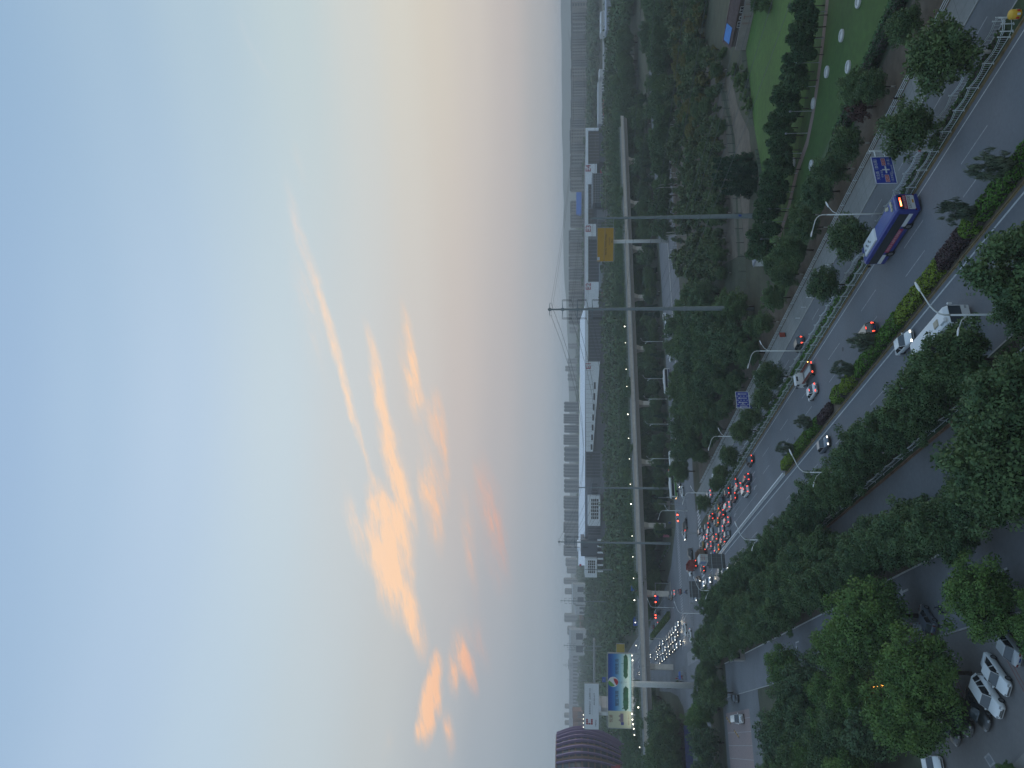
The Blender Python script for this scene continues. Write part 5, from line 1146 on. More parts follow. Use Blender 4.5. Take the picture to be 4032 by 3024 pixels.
# roof sheets rising behind the fascia
rf = MB(); d2 = 905
rf.add([(wx(1200), D0 + 1, hz(2304)), (wx(2226), D0 + 1, hz(2304)), (wx(2226, d2), d2, hz(2277, d2)), (wx(1260, d2), d2, hz(2284, d2))], [(0, 1, 2, 3)])
rf.add([(wx(1200), D0 + 1, hz(2304) - 1), (wx(2226), D0 + 1, hz(2304) - 1), (wx(2226, d2), d2, hz(2277, d2) - 1), (wx(1260, d2), d2, hz(2284, d2) - 1)], [(3, 2, 1, 0)]); hp(h1, 'roof', rf, m_roofw)
rf = MB(); dm_ = 850
rf.add([(wx(1330, dm_), dm_, hz(2297, dm_)), (wx(2050, dm_), dm_, hz(2293, dm_)), (wx(2050, d2 - 6), d2 - 6, hz(2279, d2 - 6)), (wx(1500, d2 - 6), d2 - 6, hz(2281, d2 - 6))], [(0, 1, 2, 3)]); hp(h1, 'skylight_strip', rf, m_roofy)
hp(he, 'red_sign', bx(MB(), 2281, 2289, 2218, 2226, depth=1, front=3), m_redtxt); hp(he, 'roof_end', bx(MB(), 2277, 2305, 2206, 2222, depth=40, front=-60), m_wclad)

# ------------------------------------------------------------------ apartment blocks on the skyline
def apartment(Y1, Y2, Xt, d, c, label, dep=16, bays=4, floors=11):
    xa, xb = wx(Y1, d), wx(Y2, d); w = abs(xa - xb); h = hz(Xt, d); o = thing('apartment_block', label, 'apartment block', ((xa + xb) / 2, d, 0), 0)
    mw = mat('apartment_wall_%d' % int(c[0] * 1000), c, .85, var=.05, scale=.05)
    put('wall', MB().box(0, dep / 2, h / 2, w, dep, h).me('wall', mw), o)
    b = MB()
    for i in range(bays): x = -w / 2 + w * (i + .5) / bays; b.box(x, dep / 2, h + 1.1, w / bays * .62, dep * .7, 2.2); 
    b.box(0, dep / 2, h + .2, w + .6, dep + .6, .5); put('roof', b.me('roof', mat('apartment_roof', (.16, .17, .18), .8)), o)
    wn_ = MB().box(0, 0, 0, w / bays * .36, .3, h / floors * .52).me('window', m_loub); br = MB().box(0, 0, 0, w / bays * .20, 1.0, h * .96).me('bay', mat('apartment_bay', (.36, .37, .37), .8))
    for i in range(bays):
        x = -w / 2 + w * (i + .5) / bays; put('bay', br, o, (x + w / bays * .40, -.4, h / 2))
        for f in range(floors): put('window', wn_, o, (x - w / bays * .06, -.1, h * (f + .5) / floors))
    return o
Rr = [(-60, 33), (36, 82), (88, 136), (142, 182), (186, 222), (226, 262), (266, 306), (310, 346), (350, 384), (390, 424), (428, 456), (462, 500), (508, 548), (552, 600), (608, 650), (656, 700), (706, 748)]
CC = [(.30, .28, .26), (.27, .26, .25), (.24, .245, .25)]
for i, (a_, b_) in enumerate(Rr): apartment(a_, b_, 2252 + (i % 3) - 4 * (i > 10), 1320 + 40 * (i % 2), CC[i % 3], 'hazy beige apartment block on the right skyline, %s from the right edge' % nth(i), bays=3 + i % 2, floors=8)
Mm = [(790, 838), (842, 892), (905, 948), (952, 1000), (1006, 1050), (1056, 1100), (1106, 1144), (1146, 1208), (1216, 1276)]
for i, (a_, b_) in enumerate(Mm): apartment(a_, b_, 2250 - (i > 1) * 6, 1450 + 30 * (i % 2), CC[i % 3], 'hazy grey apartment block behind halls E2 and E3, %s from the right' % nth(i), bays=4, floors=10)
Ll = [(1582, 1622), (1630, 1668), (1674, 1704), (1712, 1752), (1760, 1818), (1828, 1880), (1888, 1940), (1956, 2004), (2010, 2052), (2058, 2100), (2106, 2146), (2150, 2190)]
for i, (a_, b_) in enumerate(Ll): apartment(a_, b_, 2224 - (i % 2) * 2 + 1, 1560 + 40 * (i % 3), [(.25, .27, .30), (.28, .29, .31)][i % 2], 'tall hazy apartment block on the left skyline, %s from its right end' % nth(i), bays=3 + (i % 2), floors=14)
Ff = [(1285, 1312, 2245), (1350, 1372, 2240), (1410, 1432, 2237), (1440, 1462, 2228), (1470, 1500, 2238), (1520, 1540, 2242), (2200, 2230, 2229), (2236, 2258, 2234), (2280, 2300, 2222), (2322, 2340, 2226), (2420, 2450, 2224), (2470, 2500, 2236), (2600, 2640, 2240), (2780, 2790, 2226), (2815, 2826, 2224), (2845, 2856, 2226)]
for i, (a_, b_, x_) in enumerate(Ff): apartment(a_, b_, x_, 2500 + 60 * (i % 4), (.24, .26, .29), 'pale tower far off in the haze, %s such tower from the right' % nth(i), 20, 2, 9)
x_, y_ = wx(780, 1380), 1380
o = thing('blue_roof_shed', 'long shed with a bright blue roof in front of the right apartments', 'shed', (x_, y_, 0)); za = hz(2277, 1380)
put('wall', MB().box(0, 10, (za - 6) / 2, 56, 20, za - 6).me('wall', CC and mat('shed_wall', (.25, .25, .26), .8)), o); b = MB(); b.box(0, 10, za - 1, 57, 22, 9, 0, 0, .96, .3); put('roof', b.me('roof', mat('bright_blue_roof', (.03, .13, .45), .6)), o)

# ------------------------------------------------------------------ hills, highway embankment, low buildings far off
def ridge(name, y, pts, m):
    b = MB(); vs = [(x, y, z) for x, z in pts] + [(x, y + 500, -5) for x, z in pts] + [(x, y - 350, -5) for x, z in pts]; n = len(pts)
    return struct(name, b.add(vs, [(i, i + 1, n + i + 1, n + i) for i in range(n - 1)] + [(i, 2 * n + i, 2 * n + i + 1, i + 1) for i in range(n - 1)], 0).me(name, m))
rng = np.random.default_rng(8)
px_ = np.linspace(-1500, 3800, 60); pz = np.interp(px_, [-1500, 200, 600, 1100, 1600, 2200, 3800], [20, 40, 64, 70, 76, 82, 82]) + 2 * np.sin(px_ / 97) + 1.2 * rng.normal(size=60)
ridge('hills', 4300, list(zip(px_, pz)), mat('hill_woods', (.05, .07, .05), .95))
m_hw = mat('highway_concrete', (.30, .32, .33), .85, var=.08, scale=.1)
hw = struct('highway', MB().box(-330, 985, 1.0, 520, 26, 2.0).me('highway', m_asph2)); hk = MB()
for dy in (-13, -6, 0, 6, 13): hk.box(-330, 985 + dy, 2.5, 520, .4, 1.0)
struct('parapet', hk.me('parapet', m_hw), hw)
hk = MB(); hk.box(330, 830, 3, 330, 20, 6); struct('embankment_road', hk.me('embankment_road', m_hw)); 
struct('concrete_yard', MB().box(280, 745, .05, 190, 130, .1).me('concrete_yard', m_hw))
def lowb(name, label, X1, X2, Y1, Y2, d, c, rc=None, dep=14, cat='building', win=6):
    xa, xb, za = wx(Y1, d), wx(Y2, d), hz(X1, d); w = abs(xa - xb); o = thing(name, label, cat, ((xa + xb) / 2, d, 0)); za = max(za, 3)
    put('wall', MB().box(0, dep / 2, za / 2, w, dep, za).me('wall', mat('low_wall_%d_%d' % (c[0] * 1000, c[2] * 1000), c, .8, var=.08, scale=.1)), o)
    put('roof', MB().box(0, dep / 2, za + .5, w + 1, dep + 1, 1.0, 0, 0, .98, .6).me('roof', mat('low_roof_%d_%d' % ((rc or c)[0] * 1000, (rc or c)[2] * 1000), rc or c, .8)), o)
    wn_ = MB().box(0, -.05, 0, w / win * .5, .2, za * .35).me('window', m_loub)
    for i in range(win): put('window', wn_, o, (-w / 2 + w * (i + .5) / win, 0, za * .55))
    return o
lowb('long_shed', 'long white low shed left of the right apartments', 2357, 2372, 325, 490, 800, (.48, .50, .50), (.4, .42, .43), win=14)
lowb('long_shed', 'short white shed at the right end of the long white shed', 2362, 2374, 276, 305, 800, (.5, .52, .52), win=2)
lowb('highway_bridge', 'pale blue-grey flyover slab at the far right edge', 2388, 2401, -60, 120, 640, (.32, .36, .42), win=2, cat='bridge'); lowb('shed', 'white peaked shed under the far right apartments', 2368, 2382, 50, 95, 700, (.5, .53, .55), win=2); lowb('shed', 'white roofed shed beside the big dark tree on the right', 2368, 2384, 105, 130, 690, (.5, .53, .55), win=2)
lowb('truck_yard_shed', 'red truck shaped shed in the concrete yard on the right', 2380, 2390, 395, 435, 690, (.24, .05, .045), win=3)
for i, (Y1, Y2, X1) in enumerate([(2800, 2826, 2256), (2842, 2868, 2258)]): lowb('villa', 'pink-brown villa behind the white billboard, %s of two' % ('right hand' if i == 0 else 'left hand'), X1, 2290, Y1, Y2, 1500, (.28, .16, .13), (.20, .10, .085), win=4, dep=20)
for i, (X1, Y1, Y2) in enumerate([(2283, 2410, 2440), (2285, 2455, 2480), (2283, 2500, 2530)]): lowb('village_house', 'red-brown roofed low house among trees left of the hall, %s from the right' % nth(i), X1, 2300, Y1, Y2, 1600, (.26, .19, .15), (.22, .12, .09), win=3)
for i, (X1, X2, Y1, Y2) in enumerate([(2255, 2262, 2300, 2380), (2247, 2262, 2480, 2580), (2266, 2272, 2385, 2420)]): lowb('greenhouse', 'white plastic roofed shed far left on the plain, %s from the right' % nth(i), X1, X2, Y1, Y2, 1500, (.5, .53, .55), win=2)
o = lowb('terminal_strip', 'pale low building band on the far left plain behind the billboards', 2242, 2262, 2480, 2900, 2300, (.36, .38, .42), win=30, dep=30)
b = lowb('kiosk_building', 'low white building with poles under the white billboard', 2368, 2390, 2782, 2800, 380, (.45, .47, .49), win=2); struct('highway_ramp', MB().box(*at(2334, 2600, 700)[:2], 20, 38, 9, 1.6).me('highway_ramp', m_hw))
# advertising hoardings beyond the viaduct
def hoarding(label, X1, X2, Y1, Y2, d, c, name='hoarding', txt=None, tc_=None, leg=True):
    xa, xb, za, zb = wx(Y1, d), wx(Y2, d), hz(X1, d), hz(X2, d); o = thing(name, label, 'sign', ((xa + xb) / 2, d, 0)); w = abs(xa - xb)
    put('panel', MB().box(0, 0, (za + zb) / 2, w, .3, za - zb).me('panel', mat('hoard_%d_%d_%d' % tuple(int(v * 100) for v in c), c, .6)), o); b = MB()
    for x in (-w * .35, w * .35): b.tube([(x, .3, 0), (x, .3, za)], .12, 6)
    put('post', b.me('post', m_steel), o)
    if txt: put('lettering', text_me(txt, (za - zb) * .5, tc_ or m_wsign), o, (0, -.2, (za + zb) / 2), 0, (rad(90), 0, 0))
    return o
hoarding('blue hoarding with white band and red frame behind the viaduct', 2485, 2500, 2288, 2322, 372, (.03, .12, .42)); hoarding('red frame panel left of the blue hoarding behind the viaduct', 2500, 2510, 2285, 2325, 371, (.3, .03, .03)); hoarding('yellow panel sign right of the blue hoarding behind the viaduct', 2500, 2516, 2250, 2302, 372, (.42, .32, .05))
hoarding('blue road sign with white arrow beyond the viaduct', 2494, 2511, 2422, 2458, 385, (.02, .09, .42), 'road_sign', '北向'); hoarding('small blue sign above the landscape billboard', 2371, 2385, 2662, 2682, 400, (.06, .12, .38), 'road_sign', 'P')
hoarding('pink banner on posts beside the far crossing', 2611, 2642, 2097, 2110, 338, (.40, .12, .18), 'banner'); hoarding('blue sign board by the far left curve, white lettered', 2632, 2660, 2050, 2056, 333, (.03, .05, .18), 'sign_board')
hoarding('small yellow board among trees under the highway', 2416, 2424, 520, 536, 560, (.42, .34, .08), 'sign_board')

# ------------------------------------------------------------------ barrel-shaped building with fins
CXb, CYb = at(2300, 3141, 540)[:2]
o = thing('barrel_building', 'brown barrel-shaped office building ringed by curved purple vertical fins', 'office building', (CXb, CYb, 0))
prof = [(33, -1), (33.5, 2), (38.3, 10.5), (41.2, 16.5), (44, 24.2), (45.3, 32.8), (44.6, 39.7), (42.2, 47.4), (40.2, 51.9)]
m_fin = mat('purple_fin', (.26, .19, .36), .4, .2, var=.06, scale=.3); m_brown = mat('brown_panel', (.14, .075, .06), .6, var=.1, scale=.3); m_bglass = mat('barrel_glass', (.045, .06, .07), .12, spec=.8)
zz = np.linspace(prof[0][1], prof[-1][1], 24); rr_ = np.interp(zz, [z for r, z in prof], [r for r, z in prof]); sm = np.convolve(np.r_[rr_[0], rr_, rr_[-1]], [.25, .5, .25], 'valid'); prof = list(zip(sm, zz)); rr_ = sm
put('glass_wall', MB().lathe([(r - 1, z) for r, z in prof], 102).me('glass_wall', m_bglass), o)
put('roof', MB().lathe([(prof[-1][0], prof[-1][1] - .6), (prof[-1][0] - .4, prof[-1][1] + .4), (prof[-1][0] - 4, prof[-1][1] + .2), (.1, prof[-1][1])], 51).me('roof', m_brown), o)
fm = MB()
fm.loft([[(r + 1.0, -.30, z), (r + 1.0, .30, z), (r - 1.2, .30, z), (r - 1.2, -.30, z)] for r, z in zip(rr_, zz)]); fm = fm.me('fin', m_fin)
for i in range(51): put('fin', fm, o, (0, 0, 0), i * 2 * math.pi / 51 + .05)
rz_ = lambda f: float(np.interp(f, zz, rr_))
for i, f in enumerate(np.arange(8, 51, 4.3)): put('floor_band', MB().lathe([(rz_(f) - .9, f), (rz_(f + 1.1) - .9, f + 1.1)], 102).me('floor_band', m_brown), o)
cm_ = MB(); cm_.loft([[(r - .82, -.8, z), (r - .82, .8, z), (r - 1.6, .8, z), (r - 1.6, -.8, z)] for r, z in zip(rr_, zz)]); cm_ = cm_.me('column', mat('brown_column', (.17, .10, .065), .6))
for i in range(26): put('column', cm_, o, (0, 0, 0), (i * 2 + .5) * 2 * math.pi / 51 + .05)
q3 = at(2238, 2995, 497); hx = math.atan2(q3[1] - CYb, q3[0] - CXb); q_ = MB()
for i in range(6): q_.box(rz_(43) - .8, -1 + i * .45, 43.2 + 1.0 * math.sin(i * 1.7), .2, .35, .42)
put('lit_lamp', q_.me('lit_lamp', mat('warm_window_lamp', (1, .7, .3), .5, emit=(1, .55, .2), es=3)), o, (0, 0, 0), hx)
q3 = at(2430, 2975, 505); hx = math.atan2(q3[1] - CYb, q3[0] - CXb)
put('red_sign', MB().box(rz_(12) + .6, 0, 12, .6, 7, 6).me('red_sign', mat('red_sign_panel', (.26, .015, .03), .6)), o, (0, 0, 0), hx)

# ------------------------------------------------------------------ old house and courtyard at the park's far edge
HA = math.atan2(gp(2936, 195)[1] - gp(2972, 29)[1], gp(2936, 195)[0] - gp(2972, 29)[0])
x0, y0 = gp(2936, 195); m_cw = mat('concrete_block_wall', (.22, .21, .20), .9, var=.12, scale=.8, var2=.1, scale2=.3); m_tile = mat('old_roof_tile', (.12, .085, .08), .9, var=.25, scale=1.2)
o = thing('courtyard_wall', 'grey rendered courtyard wall with rusty stained piers along the lawn', 'wall', (x0, y0, 0), HA)   # local -x runs to the right edge
for i in range(8):
    put('wall_panel', MB().box(-1.5 - i * 3.05, 0, 1.25, 2.9, .24, 2.5).me('wall_panel', m_cw), o); put('pier', MB().box(-i * 3.05, 0, 1.28, .17, .32, 2.56).me('pier', m_cw), o)
    put('coping', MB().box(-1.5 - i * 3.05, 0, 2.53, 2.9, .32, .07).me('coping', m_cw), o)
rs_ = mat('rusty_brick_patch', (.17, .06, .04), .9, var=.4, scale=3)
bk = MB().box(0, 0, 0, .22, .1, .07).me('brick', rs_)
for px__ in (-9.15, -7.3, -12.2):
    for r_ in range(9):
        for c_ in range(2): put('brick', bk, o, (px__ + c_ * .25 + (r_ % 2) * .1, .1, .4 + r_ * .21))
for i in range(8): put('brick', bk, o, (-8.4 - (i % 4) * .27, .1, 1.9 + (i // 4) * .1))
o = thing('old_house', 'low brick house with a worn tiled roof, blue tarpaulin and white window frames behind the courtyard wall', 'house', (x0, y0, 0), HA)
m_obrick = mat('dark_brick_wall', (.085, .07, .065), .9, var=.2, scale=1.5)
put('wall', MB().box(-7.0, -6.0, 1.6, 17.0, 5, 3.2).me('wall', m_obrick), o)
b = MB(); b.loft([[(x, -8.9, 3.0), (x, -6.0, 4.55), (x, -3.05, 3.05), (x, -3.05, 2.95), (x, -6.0, 4.40), (x, -8.9, 2.9)] for x in (-15.7, 1.9)]); put('roof', b.me('roof', m_tile), o)
tile = MB().loft([[(x, -.02, .10), (x, 3.25, -1.58 + .10), (x, 3.25, -1.58 + .02), (x, -.02, .02)] for x in (-.07, .07)]).me('tile_rib', m_tile)
for i in range(58): put('tile_rib', tile, o, (-15.5 + i * .3, -6.0, 4.50))
put('ridge', MB().box(-7, -6, 4.66, 17.5, .3, .2).me('ridge', m_tile), o)
b = MB(); b.loft([[(x, -5.7, 4.55), (x, -3.6, 3.50), (x, -3.6, 3.46), (x, -5.7, 4.5)] for x in (-3.6, .9)]); put('tarpaulin', b.me('tarpaulin', mat('blue_tarpaulin', (.06, .20, .50), .6, var=.15, scale=2)), o, (0, 0, .05))
for wx_ in (-4.5, -8.4):
    w_ = put('window', MB().box(wx_, -3.46, 1.9, 1.5, .06, 1.1).me('window', m_glass), o); f_ = MB()
    for dz in (-.55, .55): f_.box(wx_, -3.42, 1.9 + dz, 1.6, .06, .09)
    for dx in (-.75, .05, .75): f_.box(wx_ + dx, -3.42, 1.9, .09, .06, 1.15)
    put('window_frame', f_.me('window_frame', m_white), w_)
w_ = put('window', MB().box(-6.3, -3.46, 1.6, .8, .06, 1.3).me('window', m_glass), o); f_ = MB(); f_.box(-6.7, -3.42, 1.6, .09, .06, 1.4); f_.box(-5.9, -3.42, 1.6, .09, .06, 1.4); f_.box(-6.3, -3.42, 2.28, .8, .06, .09); put('window_frame', f_.me('window_frame', m_white), w_)
o2 = thing('sunroom', 'grey metal and glass sunroom beside the old house at the right edge', 'sunroom', (x0, y0, 0), HA); b = MB()
put('glass_front', MB().box(-21.5, -2.6, 1.9, 10.5, .1, 2.0).me('glass_front', mat('pale_sheet_glass', (.26, .32, .35), .35)), o2); b.box(-21.5, -2.5, .75, 10.6, .15, .3)
for x in (-16.3, -19.2, -22.2, -25.2): b.box(x, -2.5, 1.7, .12, .14, 2.6)
b.box(-21.5, -2.5, 3.0, 10.8, .2, .14); put('frame', b.me('frame', m_dark), o2); put('roof', MB().box(-21.5, -5.3, 3.15, 10.8, 5.6, .14).me('roof', mat('pale_sheet_roof', (.34, .38, .40), .6)), o2)
put('stored_goods', MB().box(-21, -1.2, .6, 4.2, .8, 1.1, 0, 0, .8, .8).me('stored_goods', mat('dark_red_cover', (.12, .04, .045), .8)), o2)
o3 = thing('brick_shed', 'small brick shed with a white water tank on its grey roof', 'shed', (x0, y0, 0), HA)
put('wall', MB().box(-10.2, -11, 2.0, 3.4, 3, 4.0).me('wall', mat('orange_brick', (.20, .09, .06), .9, var=.2, scale=2)), o3); put('roof', MB().box(-10.2, -11, 4.1, 3.8, 3.4, .2).me('roof', m_recess), o3)
put('water_tank', MB().tube([(-11.3, -12.2, 4.75), (-9.0, -12.2, 4.75)], .34, 12).me('water_tank', m_white, True), o3)
# green mesh fence with dark posts round the nursery
def mesh_fence(pix, label, step=3.6, h=2.0):
    pts = [Vector((*gp(*p_), 0)) for p_ in pix]; o = thing('mesh_fence', label, 'fence', pts[0], 0); pm2 = MB().box(0, 0, h * .5, .10, .10, h * 1.0).me('post', m_dark)
    mg = mat('green_netting', (.10, .15, .115), .9)
    for a, c in zip(pts, pts[1:]):
        n = max(1, round((c - a).length / step)); d = (c - a) / n; an = math.atan2(d.y, d.x); l_ = d.length
        b = MB()
        for k_ in range(9): b.box(l_ / 2, 0, .15 + k_ * h * .105, l_, .02, .03)
        for k_ in range(12): b.box(l_ * (k_ + .5) / 12, 0, h * .48, .025, .02, h * .9)
        b = b.me('mesh_panel', mg)
        for i in range(n): q = a + d * i - pts[0]; put('mesh_panel', b, o, q, an); put('post', pm2, o, q)
    return o
mesh_fence([(2832, 195), (2858, 330), (2880, 460), (2898, 600), (2915, 780), (2925, 900), (2935, 1010), (2940, 1130)], 'green mesh fence on dark posts around the nursery plot')
mesh_fence([(2936, 200), (2942, 280), (2955, 380), (2968, 495)], 'pale low mesh fence at the far lawn edge beyond the courtyard wall', 2.5, 1.1)
mesh_fence([(2985, 590), (2998, 660), (3010, 760)], 'white picket edge of the far lawn behind the park trees', 1.6, .7)

# ------------------------------------------------------------------ park furniture
for i, (X, Y) in enumerate([(3251, 45), (3242, 150), (3227, 246), (3212, 340), (3197, 437), (3179, 524), (3157, 603), (3139, 682), (3122, 755), (3108, 821), (3092, 872), (3072, 940)]):
    x, y = gp(X, Y); o = thing('path_light_pole', 'thin grey pole lamp beside the brick park path, %s from the right edge' % nth(i), 'lamp post', (x, y, 0)); b = MB(); b.tube([(0, 0, 0), (0, 0, 3.7)], .06, 7); b.cyl(0, 0, 0, .25, .12, .10); put('post', b.me('post', m_steel), o); put('lamp_head', MB().lathe([(.05, 3.6), (.17, 3.65), (.2, 3.95), (.06, 4.05)], 10).me('lamp_head', m_recess), o)
rg = MB(); n = 24
for r0, r1, z0, z1 in ((.62, 1.0, .02, .28),):
    ring = lambda r, z: [(r * math.cos(2 * math.pi * k / n), r * math.sin(2 * math.pi * k / n), z) for k in range(n)]
    rg.loft([ring(1.0, 0), ring(1.0, .22), ring(.96, .28), ring(.66, .28), ring(.62, .22), ring(.62, .05)], cap=False)
rgm = rg.me('ring', mat('pale_concrete_ring', (.40, .42, .42), .8, var=.1, scale=2)); rlm = MB().cyl(0, 0, 0, .12, .63, .63, 20).me('lid', m_conc)
for X, Y, w in [(3316, 140, 'nearest the house'), (3342, 263, 'middle, towards the hedge'), (3258, 283, 'beside the path'), (3205, 407, 'touching the path'), (3382, 5, 'at the right edge'), (3197, 651, 'below the white pole row'), (3128, 640, 'far side of the path')]:
    x, y = gp(X, Y); o = thing('concrete_ring', 'round white concrete ring on the lawn ' + w, 'planter ring', (x, y, 0)); put('ring', rgm, o); put('lid', rlm, o)
x, y = gp(3012, 1010); o = thing('garden_shed', 'small white shed peeking between the trees at the end of the path', 'shed', (x, y, 0), .4); put('wall', MB().box(0, 0, 1.2, 3.5, 2.5, 2.4).me('wall', m_white), o); put('roof', MB().box(0, 0, 2.55, 3.9, 2.9, .35, 0, 0, .9, .5).me('roof', m_recess), o)
# bus stop board by the right lane
o = thing('info_board', 'blue and white information board standing in the service lane under the big right tree', 'sign', (*rd(64.3, 70.6), 0), RA); put('panel', MB().box(0, 0, 1.9, 1.6, .12, 1.9).me('panel', mat('board_blue', (.015, .09, .36), .5)), o); put('white_panel', MB().box(0, -.02, .72, 1.6, .14, .85).me('white_panel', m_wsign), o); letter(o, '站', .2, .75, .5, m_blk, -.10)
o = thing('red_box', 'small red notice box on the right pavement', 'box', (*rd(139.5, 76.0), .1), RA); put('panel', MB().box(0, 0, .75, 1.0, .1, 1.1).me('panel', mat('notice_red', (.30, .05, .03), .6)), o); put('legs', MB().box(0, 0, .1, .8, .08, .25).me('legs', m_dark), o)
bol = MB(); bol.cyl(0, 0, 0, .8, .09, .08, 8); bol = bol.me('post', m_white)
for i, s in enumerate((112, 115.5, 119, 122.5, 126, 130)): o = thing('bollard', 'short white bollard on the right pavement kerb', 'bollard', (*rd(s, 74.4), .12), 0, 'white bollards on the right pavement'); put('post', bol, o)
# gate house and yellow speed humps on the left
x, y = gp(2950, 2612); o = thing('gatehouse', 'white flat-roofed gatehouse half hidden in the trees on the left', 'gatehouse', (x, y + 6, 0), RA); put('wall', MB().box(0, 0, 1.4, 3.0, 3, 2.8).me('wall', m_kerb), o); put('roof', MB().box(0, 0, 2.95, 3.5, 3.5, .3).me('roof', m_recess), o); put('window', MB().box(-.5, -1.52, 1.7, 1.2, .06, 1.0).me('window', m_glass), o)
for i, (a, c) in enumerate((((2859, 2823), (2879, 2850)), ((2890, 2875), (2911, 2905)))):
    a, c = Vector(gp(*a)), Vector(gp(*c)); d = c - a; o = thing('speed_hump', 'yellow and black speed hump at the compound gate, %s' % ('farther one' if i == 0 else 'nearer one'), 'speed hump', ((a.x + c.x) / 2, (a.y + c.y) / 2, .012), math.atan2(d.y, d.x)); ns_ = 10
    for k_ in range(ns_): put('rubber_block', MB().box(0, 0, .03, d.length / ns_ * .94, .5, .06, 0, 0, 1, .5).me('rubber_block', mat('hump_yellow', (.45, .25, .03), .7) if k_ % 3 else m_black), o, (-d.length / 2 + d.length * (k_ + .5) / ns_, 0, 0))
# warm garden lights in the trees
x, y, z = at(3469, 2704, 110)
o = thing('garden_lantern', 'warm orange glowing lantern pair among the dark trees on the left', 'lantern', (x, y, 0), rad(15)); b = MB(); b.tube([(0, 0, 0), (0, 0, z)], .07, 7); b.tube([(-.45, 0, z), (.5, 0, z)], .04, 5); put('post', b.me('post', m_dark), o)
for dx, dz, ln_ in ((-.05, .5, .55), (.12, -.15, .22)): put('lamp', MB().loft([[(dx + a, b_, z + dz + c_) for a, b_ in ((-w, -w), (w, -w), (w, w), (-w, w))] for w, c_ in ((.02, -ln_), (.14, -.1), (.14, .2), (.03, ln_))]).me('lamp', mat('lit_orange_lamp', (1, .5, .1), .5, emit=(1, .36, .05), es=5)), o)
# traffic signals
m_sig = mat('signal_red_lit', (.6, .02, .02), .4, emit=(1, .06, .03), es=12)
def signal(s, t, arm, label, sh=True, facing=0.0):
    o = thing('traffic_signal', label, 'traffic light', (*rd(s, t), 0), RA + facing); b = MB(); b.tube([(0, 0, 0), (0, 0, 6.2)], [.16, .12], 8); b.tube([(0, 0, 6.0), (arm, 0, 6.3)], [.11, .07], 8); put('mast', b.me('mast', m_steel), o)
    for x in (arm * .55, arm * .82):
        h_ = put('signal_head', MB().box(x, -.18, 6.25, 1.15, .2, .42).me('signal_head', m_dark), o); put('red_lamp', MB().lathe([(.24, 0), (.2, .06), (.05, .08)], 12).me('red_lamp', m_sig), h_, (x - .3, -.28, 6.25), 0, (rad(90), 0, 0))
    if sh: put('blue_sign', MB().box(arm * .68, -.06, 5.6, 2.4, .05, 1.5).me('blue_sign', m_bluesign), o)
    return o
signal(343, 64.4, -9.5, 'traffic light arm with red lamps and blue sign under the viaduct', True); signal(346, 53.8, -4, 'second red traffic light mast further left under the viaduct', False)
signal(262.5, 66.3, 8, 'traffic light pole at the near right corner of the junction', False); signal(281, 94, -3, 'slanting barrier-like signal arm at the right cross street', False, rad(90))
for i, (X, Y) in enumerate([(2625, 1985), (2652, 1958), (2600, 1960)]): x, y = gp(X + 60, Y); o = thing('utility_pole', 'thin grey pole by the cabinets at the far right corner, %s' % nth(i), 'pole', (x, y, 0)); put('pole', MB().tube([(0, 0, 0), (0, 0, 9 - i)], .10, 7).me('pole', m_steel), o)
x, y = gp(2638, 1990); o = thing('utility_cabinet', 'pale grey utility cabinets at the far right corner', 'cabinet', (x, y, 0), RA); put('cabinet_box', MB().box(0, 0, .9, 3.4, 1.2, 1.8).me('cabinet_box', m_kerb), o); put('cabinet_roof', MB().box(0, 0, 1.86, 3.7, 1.4, .12).me('cabinet_roof', m_steel), o); put('door', MB().box(-.8, -.62, .9, 1.2, .05, 1.5).me('door', m_steel), o)
# planters along the slip lanes
pl_ = MB().lathe([(.5, 0), (.75, .7), (.68, .72), (.5, .55), (.02, .55)], 12).me('pot', m_recess); plb = hedge_me(1.2, 1.2, .9, (.02, .045, .018), (.035, .065, .025), 'planter_bush', 77, True, 40, .2)
for i, (X, Y) in enumerate([(2637, 2155), (2629, 2169), (2624, 2178), (2618, 2189), (2608, 2209), (2603, 2219), (2598, 2232), (2677, 2686), (2664, 2694), (2656, 2699), (2648, 2704), (2640, 2705)]):
    x, y = gp(X, Y); o = thing('planter', 'round shrub planter along the curve of the %s slip lane' % ('right' if i < 7 else 'left'), 'planter', (x, y, 0), 0, 'planters along the %s slip lane' % ('right' if i < 7 else 'left')); put('pot', pl_, o); put('shrub', plb, o, (0, -.6, .5))
# ------------------------------------------------------------------ trees one can tell apart near the camera
def tat(sp, X, Y, h, label, group=None, k=1.0, **kw):
    'tree whose crown centre is seen at X, Y when that is h above the ground'
    x, y = gp(X, Y, h); return sp.plant(x, y, label, 'tree', group, k, **kw)
# right strip trees with limewashed trunks
for i, (s, k, w) in enumerate([(60.6, 1.0, 'big crown over the blue information board at the right edge'), (71.6, .82, 'second from the right edge, hanging over the service lane'), (92.5, .84, 'behind the front of the blue bus'), (105.3, .78, 'open crowned one beyond the bus'), (138.6, .82, 'above the cab of the flatbed truck'), (148.8, .72, 'left of the flatbed truck cab'), (159, .66, 'beyond the lane sign'), (167.2, .72, 'past the lane sign'), (184, .72, 'beside the first cars of the queue'), (197, .66, 'beside the middle of the queue'), (207, .62, 'beside the far part of the queue'), (226, .7, 'nearest the right crossing')]):
    street.plant(*rd(s, 66.2), 'limewashed street tree, ' + w, 'tree', 'limewashed street trees in the right strip', k, z=.1)
